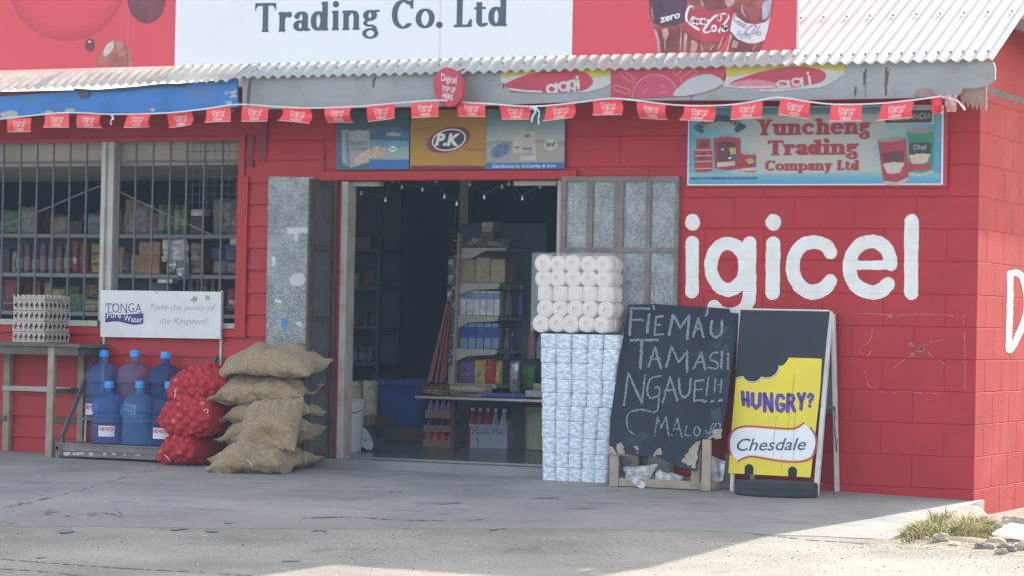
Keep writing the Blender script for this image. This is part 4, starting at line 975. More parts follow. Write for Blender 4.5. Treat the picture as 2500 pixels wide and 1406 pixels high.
pz('printed_sign', CS_, [(1045, 772), (1408, 765), (1405, 888), (1055, 893)], .0034, zz); pz('printed_sign', PRK, [(1052, 795), (1395, 790), (1392, 878), (1062, 883)], .0042, zz)
pz('printed_can', CS_, [(1046, 1296), (1140, 1306), (1228, 1268), (1228, 1290), (1140, 1330), (1048, 1320)], .0046, zz); pz('printed_can', CS_, [(1226, 1232), (1310, 1244), (1402, 1218), (1402, 1240), (1310, 1265), (1225, 1255)], .0046, zz)
mb = MB(); text(mb, onpl(PB, .0052), 'Taste of INDIA', *zz([(1075, 868)])[0], *zz([(1388, 852)])[0], 15, bold=.0); text(mb, onpl(PB, .0052), 'Dhal', *zz([(1262, 1075)])[0], *zz([(1352, 1070)])[0], 12, bold=.01); part('lettering', mb, CS_, t)

# ------------------------------------------------------------------ stickers on the fascia
PS = ypl(-.502)
z3 = lambda pts: [(1200+x*.2846, 130+y*.2846) for x, y in pts]
YEL = M('faded_yellow_print', (.52, .43, .07), .5, .12, 6); PAL = M('faded_pale_print', (.52, .53, .52), .5, .1, 6); STR = M('sticker_red', (.47, .05, .085), .5, .1, 6); PNK = M('sticker_faded_pink', (.60, .22, .28), .5, .15, 8)
def sticker(label, poly, base): 
    c = PS.at(*np.mean(poly, axis=0)); t = thing('sticker', label, 'sticker', (c[0], c[1], c[2]-.09))
    mb = MB(); mb.prism(poly, PS, .003, .003); part('sheet', mb, base, t); return t
po = [(1226, 172), (1491, 167), (1491, 206), (1472, 216), (1432, 226), (1340, 229), (1248, 226), (1232, 206), (1222, 200)]
t = sticker('yellow and red seasoning sticker with a torn lower edge, left of the sun sticker', po, PAL); cl = [('poly', po)]
pr(t, 'printed_yellow', YEL, [('poly', z3([(95, 140), (1030, 125), (1030, 200), (880, 210), (300, 185), (95, 215)]))], .0045, 1.2, clip=cl, rough=(1.5, 9), pl_=PS)
pr(t, 'printed_red', STR, [('poly', cr(z3([(85, 290), (300, 190), (560, 152), (790, 165), (872, 235), (845, 290), (750, 330), (480, 345), (140, 335), (160, 305)]), 4, True))], .006, 1.2, clip=cl, pl_=PS)
AG = [('st', z3(arc(520, 312, 38, 34, 0, 360, 16)), 6.5), ('st', z3([(560, 268), (562, 345)]), 6.5), ('st', z3(arc(622, 290, 36, 34, 0, 360, 16)), 6.5), ('st', z3([(662, 250), (664, 345)]), 6.5), ('st', z3(arc(700, 275, 30, 34, 90, 360, 16)), 6), ('st', z3([(716, 238), (716, 330)]), 6.5), ('st', z3([(746, 238), (750, 306)]), 7), ('ell', *z3([(738, 210)])[0], 4, 4, 0), ('st', z3([(160, 312), (300, 330), (430, 335)]), 5)]
pr(t, 'lettering', M('sticker_lettering', (.56, .55, .54), .5), AG, .0075, .9, clip=cl, pl_=PS)
po = z3([(1028, 138), (2012, 122), (2012, 215), (1988, 272), (1900, 318), (1700, 372), (1300, 388), (1022, 386)])
t = sticker('faded red sticker with a smiling sun and a pale spoon', po, STR); cl = [('poly', po)]
pr(t, 'printed_sun', M('sticker_sun_red', (.52, .07, .13), .5), [('ell', *z3([(1408, 395)])[0], 55, 57, 0)], .0045, 1.2, clip=cl, pl_=PS)
sh = [('st', z3(arc(1408, 395, 200, 208, 180, 360, 30)), 3)]
for c, d in (((1120, 165), (1215, 240)), ((1060, 298), (1180, 335)), ((1575, 175), (1625, 130)), ((1640, 235), (1745, 165))):
    a = np.array(z3([c])[0]); b = np.array(z3([d])[0]); n_ = np.array((-(b-a)[1], (b-a)[0])); n_ = n_/np.linalg.norm(n_)*6
    sh.append(('st', [tuple(a+n_), tuple(b+n_), tuple(b+(b-a)/np.linalg.norm(b-a)*5), tuple(b-n_), tuple(a-n_), tuple(a-(b-a)/np.linalg.norm(b-a)*5), tuple(a+n_)], 2.4))
sh += [('st', z3(cr([(1310, 346), (1322, 322), (1340, 308)])), 2.6), ('st', z3(cr([(1440, 280), (1465, 284), (1485, 297)])), 2.6), ('st', z3(cr([(1432, 358), (1455, 335), (1500, 338)])), 3)]
pr(t, 'printed_outline', PNK, sh, .006, .9, clip=cl, pl_=PS)
pr(t, 'printed_spoon', M('sticker_spoon_grey', (.46, .45, .50), .5, .1, 5), [('poly', cr(z3([(1560, 365), (1640, 270), (1760, 200), (1880, 185), (1985, 235), (1985, 275), (1890, 320), (1700, 365)]), 5, True))], .0075, 1.1, clip=cl, pl_=PS)
po = [(1773, 165), (2064, 157), (2061, 182), (2040, 198), (2006, 214), (1960, 219), (1902, 225), (1850, 224), (1800, 216), (1766, 212)]
t = sticker('yellow and red seasoning sticker with a torn lower edge, right of the sun sticker', po, PAL); cl = [('poly', po)]
pr(t, 'printed_yellow', YEL, [('poly', [(1773, 164), (2066, 156), (2066, 176), (2010, 170), (1850, 178), (1773, 190)])], .0045, 1.2, clip=cl, rough=(1.5, 9), pl_=PS)
pr(t, 'printed_red', STR, [('poly', cr([(1782, 206), (1840, 182), (1900, 168), (1960, 164), (2008, 174), (2016, 192), (1990, 206), (1920, 214), (1850, 216)], 4, True))], .006, 1.2, clip=cl, pl_=PS)
pr(t, 'printed_red', PNK, [('poly', [(1785, 206), (1830, 194), (1900, 205), (1960, 214), (1850, 220), (1800, 214)])], .0068, 1.2, clip=cl, rough=(3, 7), pl_=PS)
AG2 = [('st', arc(1912, 207, 13, 8, 0, 360, 16), 5), ('st', [(1926, 198), (1928, 216)], 5.5), ('st', arc(1946, 201, 11, 8, 0, 360, 16), 5), ('st', [(1959, 192), (1961, 216)], 5.5), ('st', [(1976, 188), (1979, 206)], 6), ('ell', 1973, 180, 3.6, 3.6, 0), ('st', [(1805, 214), (1850, 214), (1890, 213)], 4)]
pr(t, 'lettering', M('sticker_lettering', (0, 0, 0)), AG2, .0082, .9, clip=cl, pl_=PS)

# ------------------------------------------------------------------ round sign on the eave
PD = Plane(ypl(-.64).at(1094, 214), (-.45, -.9, .05)); c = PD.at(1094, 214)
t = thing('round_sign', 'red oval top-up sign hanging from the eave above the doorway', 'sign', (c[0], c[1], c[2]-.13))
mb = MB(); mb.prism([(1094+36*math.cos(a)+(3*math.sin(a)), 214+48*math.sin(a)) for a in np.linspace(0, 2*math.pi, 41)[:-1]], PD, .02); part('panel', mb, M('round_sign_red', (.50, .035, .075), .4, .04, 5), t)
mb = MB(); text(mb, onpl(PD, .002), 'Digicel', 1078, 198, 1115, 206, 18, bold=.004); text(mb, onpl(PD, .002), 'TOP UP', 1079, 223, 1112, 228, 13, bold=.012); text(mb, onpl(PD, .002), 'HERE', 1081, 240, 1106, 246, 13, bold=.012); part('lettering', mb, PRW, t)
mb = MB(); mb.tube([PD.at(1100, 180, -.03), PD.at(1104, 165, -.10)], .006, 6); part('bracket', mb, DKIRON, t)

# ------------------------------------------------------------------ bunting
PU = ypl(-.64)
sp = [(-120, 306), (0, 292), (90, 282), (171, 276), (273, 280), (407, 277), (500, 267), (583, 256), (680, 262), (759, 265), (873, 261), (980, 252), (1072, 246), (1115, 250), (1200, 255), (1300, 261), (1405, 252), (1485, 242), (1541, 245), (1655, 258), (1769, 258), (1840, 249), (1900, 239), (1965, 248), (2039, 256), (2141, 254), (2215, 247), (2270, 240), (2300, 236)]
c = PU.at(1200, 255); bun = thing('bunting', 'string of small red top-up flags strung along the whole eave', 'bunting', (c[0], c[1], c[2]))
mb = MB(); mb.tube([PU.at(*p) for p in cr(sp, 4)], .0055, 6)
part('string', mb, M('white_plastic_ribbon', (.74, .75, .80), .5), bun)
mb = MB()
for pts, r_ in (([(273, 281), (277, 290), (272, 298), (274, 306)], .005), ([(276, 281), (279, 294)], .006), ([(1303, 262), (1310, 272), (1302, 286), (1299, 300)], .006), ([(1308, 262), (1318, 276), (1316, 292), (1317, 305)], .005), ([(1296, 268), (1304, 262), (1312, 266), (1304, 270)], .006)): mb.tube([PU.at(*p, .01) for p in cr(pts, 4)], r_, 6)
part('knot', mb, M('white_plastic_ribbon', (0, 0, 0)), bun)
FLG = M('flag_red_plastic', (.84, .075, .085), .35, .06, 8); FLW = M('flag_white_lettering', (.86, .72, .70), .5)
b_ = FLG.node_tree.nodes['Principled BSDF']; b_.inputs['Transmission Weight'].default_value = 0
fl = [(18, 77, 291, 289, 33), (110, 168, 281, 278, 33), (188, 247, 281, 281, 32), (313, 371, 279, 279, 34), (407, 467, 278, 274, 33), (504, 562, 267, 262, 35), (592, 656, 260, 263, 36), (690, 756, 264, 266, 35), (793, 859, 265, 263, 36), (896, 964, 261, 255, 36), (1004, 1071, 253, 249, 36),
      (1116, 1185, 251, 254, 33), (1219, 1290, 258, 260, 33), (1332, 1402, 259, 253, 37), (1446, 1517, 245, 244, 38), (1555, 1627, 250, 257, 38), (1671, 1746, 260, 260, 37), (1788, 1864, 257, 249, 38), (1906, 1981, 243, 251, 40), (2029, 2106, 257, 256, 41), (2154, 2233, 255, 248, 42)]
def flag(x0, x1, y0, y1, h, i):
    rr = random.Random(i*7+3); tw = rr.uniform(-.04, .06); cu = rr.uniform(-.03, .034); sk = rr.uniform(-5, 5); ph = rr.uniform(0, 3); tilt = rr.uniform(-2, 2)
    def mp(u, v, lift=0.0):
        p = PU.at(x0+(x1-x0)*u+sk*v*(1-.25*u)-.02*h*v, y0+(y1-y0)*u+(h+tilt*(2*u-1))*v, 0)
        d = tw*v*v*(1.2-u) + cu*math.sin(math.pi*v)*(.6+.8*u) + .006*math.sin(5*u+ph)*v
        p = p + np.array((0, -d-lift, 0)); return p
    mb = MB(); n, m_ = 10, 8
    g = [mp(i_/n, j_/m_) for j_ in range(m_+1) for i_ in range(n+1)]
    mb.add(g, [(j_*(n+1)+i_, j_*(n+1)+i_+1, (j_+1)*(n+1)+i_+1, (j_+1)*(n+1)+i_) for j_ in range(m_) for i_ in range(n)])
    f_ = part('flag', mb, FLG, bun, smooth=True)
    mb = MB(); tm = lambda px, py: mp(px, py, .002)
    text(mb, tm, 'Digicel', .26, .40, .76, .40, .22, bold=.004, upx=0); text(mb, tm, 'TOP UP', .27, .66, .73, .66, .19, bold=.012, upx=0); text(mb, tm, 'HERE', .33, .91, .67, .91, .18, bold=.012, upx=0)
    part('lettering', mb, FLW, f_)
    mb = MB(); mb.add([mp(u, .965, .0015) for u in np.linspace(0, 1, 9)]+[mp(u, 1.0, .0015) for u in np.linspace(0, 1, 9)], [(k, k+1, 10+k, 9+k) for k in range(8)]); part('hem', mb, FLW, f_)
for i, a in enumerate(fl): flag(*a, i)
mb = MB()
for k, (cx, cy, w_, h_) in enumerate(((2288, 256, 15, 22), (2322, 254, 16, 20))):
    n, m_ = 7, 7; g = []
    for j in range(m_+1):
        for i in range(n+1):
            u, v = i/n, j/m_; q = PU.at(cx+w_*(2*u-1)*(1-.3*v), cy+h_*(2*v-1)); g.append(q + np.array((0, -.05*noise.noise(Vector((u*3+k*5, v*3, 1))), .01*noise.noise(Vector((u*4, v*4+k, 9))))))
    mb.cur = k; mb.add(g, [(j*(n+1)+i, j*(n+1)+i+1, (j+1)*(n+1)+i+1, (j+1)*(n+1)+i) for j in range(m_) for i in range(n)])
part('crumpled_flag', mb, [FLG, M('faded_flag_back', (.72, .45, .38), .5, .2, 20)], bun, smooth=True)
mb = MB(); mb.tube([PU.at(*p) for p in cr([(2300, 238), (2335, 246), (2350, 262), (2356, 270), (2352, 260)], 4)], .006, 6); part('string', mb, M('white_plastic_ribbon', (0, 0, 0)), bun)

# ------------------------------------------------------------------ wooden table with the egg trays
yf = -.36; tz = ony(120, 836, yf)[2]
xr = ony(236, 840, -.18)[0]; lf_x = ony(125, 980, yf)[0]; bk_x = ony(199, 980, .0)[0]
t = thing('wooden_table', 'rough timber table under the stack of egg trays', 'table', (-6.95, -.2, 0))
mb = MB(); 
for k in range(3): mb.rbox(-7.45, xr, yf-.03+k*.125, yf+.09+k*.125, tz-.028-.002*k, tz-.002*k, .004, .002)
part('table_top', mb, WOODD, t)
mb = MB(); mb.rbox(-7.4, xr-.03, yf-.012, yf+.02, tz-.085, tz-.03, .004); mb.rbox(xr-.09, xr-.05, yf, -.02, tz-.08, tz-.03, .004); part('apron', mb, WOODD, t)
for px, y, pb in ((125, yf, 1113), (199, -.035, 1085), (19, -.035, 1099), (-58, yf, 1125)):
    x = ony(px, 980, y)[0]; mb = MB(); mb.rbox(x-.026, x+.026, y-.022, y+.022, slab_z(x, y), tz-.03, .005, .003); part('leg', mb, WOOD, t)
mb = MB(); a = ony(-58, 946, yf-.02); b = ony(114, 946, yf-.02); mb.rbox(a[0], b[0]-.01, -.05-.018, -.035-.03, a[2]-.02, a[2]+.016, .003); part('rail', mb, PALEWOOD, t)
b = ony(130, 948, yf)[0]; z_ = ony(40, 1020, -.05)[2]
parts('rail', [MB().beam((b, yf+.025, a[2]-.005), (b, -.06, a[2]-.005), .03, .035), rbm(-7.4, ony(16, 1020, -.06)[0], -.07, -.06, z_-.02, z_+.02, .003), rbm(ony(135, 1022, -.02)[0], ony(215, 1022, -.02)[0], -.03, -.01, z_-.02, z_+.015, .003)], WOODD, t)

EGG = M('pulp_card', (.47, .415, .395), .85, .12, 20, bump=.3, bscale=90)
ex0 = ony(33, 780, -.345)[0]; ex1 = ony(108, 780, -.345)[0]; ed = .31; ez = tz; zt = ony(100, 716, -.345)[2]
NT = 9; PR = (zt-ez-.045)/4; TP = (PR-.0135-.010)/2+.001
def tray_mesh():
    n = 66; sx = (ex1-ex0); mb = MB(); A = []; B = []
    for j in range(n+1):
        for i in range(n+1):
            u, v = i/n, j/n
            cb = (.5+.5*math.cos(2*math.pi*6*u))*(.5+.5*math.cos(2*math.pi*6*v)); fl = 1+.035*(cb-.4)
            A.append(((u-.5)*sx*fl, (v-.5)*ed*fl, .005+TP*cb**.85)); B.append(((u-.5)*sx*fl, (v-.5)*ed*fl, -.0035-.004*(.5+.5*math.cos(2*math.pi*12*u))*(.5+.5*math.cos(2*math.pi*12*v))))
    N = n+1; K = len(A); fs = []
    for j in range(n):
        for i in range(n): q = (j*N+i, j*N+i+1, (j+1)*N+i+1, (j+1)*N+i); fs.append(q); fs.append(tuple(K+p for p in q[::-1]))
    for i in range(n):
        fs += [(i, K+i, K+i+1, i+1), (n*N+i, n*N+i+1, K+n*N+i+1, K+n*N+i), (i*N, (i+1)*N, K+(i+1)*N, K+i*N), (i*N+n, K+i*N+n, K+(i+1)*N+n, (i+1)*N+n)]
    mb.add(A+B, fs); return mb
tr = part('egg_tray', tray_mesh(), EGG, None, smooth=True)
ords = ['bottom grey egg tray, resting on the timber table', 'grey pulp egg tray, second up from the table', 'grey pulp egg tray, third up from the table', 'grey pulp egg tray, fourth up from the table', 'middle grey egg tray of the stack of nine', 'grey pulp egg tray, fourth from the top of the stack', 'grey pulp egg tray, third from the top of the stack', 'grey pulp egg tray just under the topmost tray', 'topmost grey egg tray of the stack by the window sill']
for k in range(NT):
    o = tr if k == 0 else dup(tr, (0, 0, 0)); o.location = ((ex0+ex1)/2+random.uniform(-.004, .004), -.345+ed/2+random.uniform(-.004, .004), ez+.008+PR*(k//2)+((PR-.0145) if k % 2 else 0)); o.rotation_euler = ((math.pi if k % 2 else 0), 0, random.uniform(-.02, .02))
    tag(o, ords[k], 'egg tray', 'egg trays stacked on the table')

# ------------------------------------------------------------------ water rack with its sign board, bottles
yr0, yr1 = -.40, -.04
rx0 = ony(135, 1100, yr0)[0]; rx1 = ony(470, 1100, yr0)[0]
zb0 = slab_z(rx0, yr0); zs1 = ony(250, 1084, yr0)[2]
PW_ = ypl(-.075)
t = thing('water_rack', 'low metal rack with a white water sign board above it', 'rack', ((rx0+rx1)/2, -.2, 0))
mb = MB(); mb.prism([(245, 707), (540, 711), (538, 826), (245, 821)], PW_, .022); part('sign_board', mb, M('white_sign_board', (.70, .72, .72), .45, .04, 4, stain=(.42, .38, .32), stain_amt=.25, stain_scale=14), t)
NAVY = M('sign_navy', (.045, .04, .20), .5)
zt_ = lambda pts: [(x*.3557, 680+y*.3557) for x, y in pts]
mb = MB(); f_ = onpl(PW_, .0015)
serif_text(mb, f_, 'TO', *zt_([(726, 232)])[0], *zt_([(838, 230)])[0], 22, W=.12, H=.07, sf=.09, step=.8) if 0 else None
text(mb, f_, 'TONGA', *zt_([(727, 230)])[0], *zt_([(972, 229)])[0], 22.5, bold=-.008)
for x0, x1 in ((735, 775), (812, 828), (858, 876), (948, 972)):
    a = zt_([(x0, 229)])[0]; b = zt_([(x1, 229)])[0]; fill(mb, f_, [('st', [a, b], 1.6)], .7)
for x in (727, 775): a = zt_([(x, 172)])[0]; fill(mb, f_, [('st', [a, (a[0]-.3, a[1]+7)], 1.6)], .7)
fill(mb, f_, [('poly', zt_(cr([(724, 232), (770, 239), (830, 243), (900, 240), (985, 234)], 6)+cr([(985, 305), (930, 314), (870, 305), (800, 290), (722, 298)], 6)))], 1.0)
part('lettering', mb, NAVY, t)
mb = MB(); text(mb, onpl(PW_, .003), 'Pure', *zt_([(735, 272)])[0], *zt_([(832, 270)])[0], 13.5, bold=.0, bend=-2); text(mb, onpl(PW_, .003), 'Water', *zt_([(850, 282)])[0], *zt_([(980, 296)])[0], 14, bold=.0, bend=2)
part('lettering', mb, PRW, t)
mb = MB(); text(mb, f_, 'Taste the purity of', *zt_([(1030, 210)])[0], *zt_([(1480, 216)])[0], 14.5, bold=.0, shear=.25); text(mb, f_, 'the Kingdom!', *zt_([(1095, 305)])[0], *zt_([(1430, 310)])[0], 14.5, bold=.0, shear=.25)
part('lettering', mb, M('faded_grey_script', (.42, .445, .455), .5), t)
parts('sticker_remnant', [fill(MB(), f_, [('ell', *zt_([a[:2]])[0], a[2], a[3], .3)], .8, rough=(1.6, 4)) for a in ((1330, 145, 8, 5), (1340, 128, 6, 4), (1425, 128, 7, 6), (1076, 96, 2.6, 1.8), (1497, 398, 2, 1.6))], M('tape_remnant', (.42, .40, .36), .6), t)
GT = M('galvanised_tube', (.48, .50, .52), .4, .1, 15, metal=.2)
for px in (251, 537): x = ony(px, 850, -.035)[0]; part('post', MB().beam((x, -.02, zb0), (x, -.02, ony(px, 708, -.03)[2]), .016, .016), GT, t)
part('post', MB().beam((ony(208, 1050, -.06)[0], -.06, zb0+.04), (ony(211, 1015, -.06)[0], -.06, ony(211, 1012, -.06)[2]), .014, .014), GT, t)
p = ony(152, 1062, yr0+.01); q = ony(246, 834, -.03); p2 = ony(470, 1062, yr0+.01); q2 = ony(528, 868, -.03)
parts('brace', [MB().beam(p, q, .02, .03), MB().beam(p2, q2, .02, .03), MB().beam((p[0], yr0+.01, zb0+.02), p, .025, .025)], DKIRON, t)
mb = MB(); mb.rbox(rx0, rx1, yr0, yr0+.03, zs1-.055, zs1-.012, .004); mb.rbox(rx0, rx1+.02, yr0-.006, -.02, zs1-.012, zs1-.0, .003)
mb.rbox(rx0+.01, rx1, -.05, -.02, zb0+.0, zs1-.02, .004); mb.rbox(rx0, rx0+.03, yr0+.0, -.02, zs1-.06, zs1-.02, .004); mb.rbox(rx0+.03, rx1, yr0+.01, yr0+.04, zb0+.015, zs1-.05, .004); mb.rbox(rx0+.0, rx0+.03, yr0+.01, yr0+.04, zb0+.0, zs1-.05, .004)
mb.rbox(rx0+.06, rx1, -.19, -.03, zs1+.155, zs1+.175, .003)
part('shelf', mb, M('chipped_grey_iron', (.20, .19, .18), .6, .2, 10, stain=(.10, .09, .085), stain_amt=.6, stain_scale=9), t)
mb = MB(); 
for a in ((158, 1106, 12, 4), (190, 1106, 14, 4), (222, 1107, 7, 4), (255, 1107, 3.5, 4), (278, 1107, 6, 3), (305, 1108, 2.5, 2), (337, 1109, 7, 3)): fill(mb, lambda x, y: ony(x, y, yr0+.0085), [('ell', *a, 0)], .9, rough=(2.4, 5))
part('paint_remnant', mb, M('white_paint_flakes', (.55, .53, .50), .7), t)

def bottle(px, ptop, y, zbase, dia, body_mat, label, lab=None):
    x = ony(px, ptop, y)[0]; zt = ony(px, ptop, y)[2]; H = zt-zbase; r = dia/2
    t = thing('water_bottle', label, 'water bottle', (x, y, zbase), 'large blue water bottles on the rack')
    k = H-.035
    prof = [(r*.80, 0), (r*.94, .008), (r*.98, .03), (r*.96, .05), (r, .07), (r, k*.30), (r*.93, k*.32), (r*.93, k*.345), (r, k*.365), (r, k*.50), (r*.93, k*.52), (r*.93, k*.545), (r, k*.565), (r, k*.695), (r*.975, k*.735), (r*.90, k*.78), (r*.76, k*.82), (r*.52, k*.855), (r*.30, k*.88), (r*.235, k*.905), (r*.235, k)]
    mb = MB(); mb.lathe(prof, (x, y, zbase), 40); part('bottle', mb, body_mat, t, smooth=True)
    mb = MB(); c = r*.285; mb.lathe([(c, k-.014), (c*1.04, k-.01), (c, k+.022), (c*.9, k+.034), (0, k+.035)], (x, y, zbase), 24); part('cap', mb, M('bright_blue_cap', (.04, .33, .80), .35, .03), t, smooth=True)
    if lab:
        u0, u1, h0, h1, wd = lab; mb = MB(); n = 14
        def lm(a, z): return (x+(r+.0015)*math.sin(a), y-(r+.0015)*math.cos(a), zbase+z)
        mb.add([lm(u0+(u1-u0)*i/n, h0) for i in range(n+1)]+[lm(u0+(u1-u0)*i/n, h1) for i in range(n+1)], [(i, i+1, n+2+i, n+1+i) for i in range(n)])
        lo = part('paper_label', mb, M('bottle_paper_label', (.74, .74, .77), .6, .03), t)
        mb = MB(); hh = h1-h0
        text(mb, lambda a, b: (x+(r+.003)*math.sin(a), y-(r+.003)*math.cos(a), zbase-b), 'PURE WATER', u0+.08*(u1-u0), -(h0+.52*hh), u0+.95*(u1-u0), -(h0+.52*hh), .34*hh, bold=.03, upx=0)
        part('lettering', mb, M('label_red_lettering', (.50, .05, .10), .5), lo)
def bmat(name, c): return M(name, c, .09, .08, 5, spec=.5, trans=.80)
BA, BBm, BC, BD = bmat('blue_bottle_plastic', (.26, .54, .96)), bmat('deep_blue_bottle_plastic', (.14, .25, .64)), bmat('empty_blue_bottle_plastic', (.45, .42, .70)), bmat('mid_blue_bottle_plastic', (.21, .41, .86))
zr = zs1+.176
fw = 78/355.
lb = (.12, 1.15, .065, .14, 1)
bottle(254, 853, -.115, zr, .25, BD, 'blue water bottle at the back left of the rack, beside the diagonal brace', (-.70, .5, .02, .10, 1))
bottle(330, 853, -.115, zr, .25, BC, 'nearly empty purplish blue water bottle at the back middle of the rack', (-.45, .75, .02, .10, 1))
bottle(405, 857, -.115, zr, .25, BBm, 'darkest blue water bottle at the back of the rack, nearest the sacks')
bottle(267, 929, -.285, zs1+.001, .235, BD, 'blue water bottle with a paper label at the front left of the rack', (-.02, .95, .055, .13, 1))
bottle(342, 929, -.285, zs1+.001, .235, BA, 'brightest blue water bottle without a label at the front middle of the rack')
bottle(414, 930, -.285, zs1+.001, .235, BBm, 'blue water bottle at the front of the rack, half hidden by the onion bag', (-.55, .6, .055, .13, 1))

# ------------------------------------------------------------------ sacks
def burlap():
    m = M('burlap', (.355, .268, .165), .95, .24, 70, stain=(.25, .18, .10), stain_amt=.6, stain_scale=6, sheen=.2)
    t = m.node_tree; b = t.nodes['Principled BSDF']; tc = t.nodes.new('ShaderNodeTexCoord')
    a = []
    for d in ('X', 'Z'):
        wv = t.nodes.new('ShaderNodeTexWave'); wv.bands_direction = d; wv.inputs['Scale'].default_value = 70; wv.inputs['Distortion'].default_value = 1.5; wv.inputs['Detail'].default_value = 2
        t.links.new(tc.outputs['Object'], wv.inputs['Vector']); a.append(wv)
    mx = t.nodes.new('ShaderNodeMath'); mx.operation = 'ADD'; t.links.new(a[0].outputs['Fac'], mx.inputs[0]); t.links.new(a[1].outputs['Fac'], mx.inputs[1])
    bp = t.nodes.new('ShaderNodeBump'); bp.inputs['Strength'].default_value = .35; bp.inputs['Distance'].default_value = .003
    t.links.new(mx.outputs[0], bp.inputs['Height']); t.links.new(bp.outputs[0], b.inputs['Normal']); return m
BUR = burlap()
def sack(c, ex, ez, L, D, H, seed, wr=.014, nu=64, nv=48, onion=None, ear=.10, flat=.0, endl=(1, 1), droop=.0, big=.050):
    """a filled sack lying along ex, seamed flat at both ends; ez is up"""
    ex = Vector(ex).normalized(); ez = Vector(ez); ez = (ez-ex*ez.dot(ex)).normalized(); ey = ez.cross(ex); c = Vector(c); sd = Vector((seed*3.1, seed*1.7, seed*.9))
    V_ = []; att = []
    for i in range(nu+1):
        s = -1+2*i/nu; q = abs(s)
        ht = max(0, 1-q**3.2)**.62+.012; wd = 1-.10*q**2+ear*q**8
        for j in range(nv):
            a = 2*math.pi*j/nv; cy, sz = math.cos(a), math.sin(a)
            cy = math.copysign(abs(cy)**.85, cy); sz = math.copysign(abs(sz)**.85, sz)
            x = L/2*s*(1+.05*cy*cy*q**4)*(endl[0] if s < 0 else endl[1]); y = D/2*wd*cy; z = H/2*ht*sz
            if sz < 0 and flat: z *= 1-flat*(1-q**3)
            p = Vector((x, y, z)); nrm = Vector((0.0, y/(D*D), z/(H*H+1e-6))).normalized()
            d = (big*noise.noise(p*4.5+sd) if not onion else .02*noise.noise(p*5+sd)) + wr*noise.noise(Vector((p.x*9, p.y*16, p.z*16))+sd*2) + wr*.6*noise.noise(Vector((p.x*26, p.y*9, p.z*22))+sd*3) - (0 if onion else wr*1.1*max(0, .5-abs(noise.noise(Vector((p.x*7, p.y*5, p.z*5))+sd*4))*2.6))
            d *= min(1, ht*2.2)
            if q > .8: p += ez*(.045*(q-.8)/.2*noise.noise(Vector((s*4, y*9, 2))+sd))
            p += nrm*d; p -= ez*(droop*q**2.5); V_.append(p); att.append(0.0)
    if onion:
        rr = random.Random(seed); r_ = onion; cs = []
        idx = list(range(len(V_))); rr.shuffle(idx)
        for k in idx:
            if all((V_[k]-V_[m_]).length > r_*1.45 for m_ in cs): cs.append(k)
        pts = [V_[k].copy() for k in cs]; lum = [rr.uniform(.35, .92) for _ in cs]
        for k, p in enumerate(V_):
            dm, li = min(((p-q_).length, i_) for i_, q_ in enumerate(pts)); b_ = max(0, 1-(dm/(r_*.95))**2)
            nrm = Vector((p.x*.3/(L*L), p.y/(D*D), p.z/(H*H))).normalized(); s = abs(p.x)/(L/2)
            V_[k] = p + nrm*(r_*.62*b_**.6-.006)*(1 if s < .86 else max(0, (1-s)/.14)); att[k] = b_ * lum[li] * (1 if s < .9 else 0)
    W_ = [c+ex*p.x+ey*p.y+ez*p.z for p in V_]
    fs = [(i*nv+j, i*nv+(j+1) % nv, (i+1)*nv+(j+1) % nv, (i+1)*nv+j) for i in range(nu) for j in range(nv)]
    fs += [tuple(range(nv))[::-1], tuple(range(nu*nv, (nu+1)*nv))]
    mb = MB(); mb.add(W_, fs); return mb, att
PSK = lambda px, py, y: Vector(ony(px, py, y))
from mathutils.bvhtree import BVHTree
def on_surface(mb, pts, lift=.004):
    bv = BVHTree.FromPolygons([Vector(v) for v in mb.v], mb.f); out = []
    for px, py in pts:
        d = Vector(ray(px, py)).normalized(); h = bv.ray_cast(Vector(CAM), d)
        if h[0] is None:
            z = (sum((Vector(v) for v in mb.v[:200]), Vector())/200-Vector(CAM)).length; q = bv.find_nearest(Vector(CAM)+d*z); out.append(q[0]+q[1]*0)
        else: out.append(h[0]-d*lift)
    return out
def bag(px0, py0, px1, py1, y, D, H, label, seed, yaw=0.0, up=(0, 0, 1), tie=None, **k):
    q_ = D*72; a, b = PSK(px0+q_, py0, y), PSK(px1-q_, py1, y); ex = (b-a); ex.y = ex.length*math.tan(yaw); L = (b-a).length
    mb, _ = sack((a+b)/2, ex, up, L, D, H, seed, **k)
    o = part('burlap_sack', mb, BUR, None, smooth=True); centre(tag(o, label, 'sack', 'burlap sacks piled by the doorway'))
    if tie:
        m2 = MB(); m2.tube(on_surface(mb, cr(tie, 4)), .0035, 5); part('tie_string', m2, M('jute_string', (.62, .58, .50), .8), o)
    return o
bag(516, 1112, 790, 1108, -.30, .38, .18, 'burlap sack at the bottom of the pile, neck tied beside the door post', 1, tie=[(738, 1092), (746, 1104), (748, 1118), (746, 1128)], endl=(1, .96), flat=.25, droop=.02)
bag(530, 1064, 788, 1040, -.30, .40, .20, 'burlap sack just above the bottom one, behind the leaning sacks', 2, yaw=.14, flat=.2, droop=.02)
bag(532, 1012, 786, 992, -.31, .40, .185, 'burlap sack in the middle of the pile, with a string hanging at its right end', 23, yaw=-.08, tie=[(742, 985), (750, 992), (752, 1004), (750, 1012)], flat=.2, droop=.03)
bag(502, 950, 780, 942, -.34, .40, .20, 'burlap sack lying just under the topmost sack', 14, yaw=.10, wr=.024, flat=.15, droop=.045, up=(0, -.25, 1))
bag(514, 888, 808, 874, -.33, .40, .225, 'topmost plump burlap sack of the pile', 35, yaw=-.06, tie=[(545, 905), (555, 899), (566, 895), (558, 889)], flat=.4, droop=.06, up=(0, -.2, 1), ear=.02)
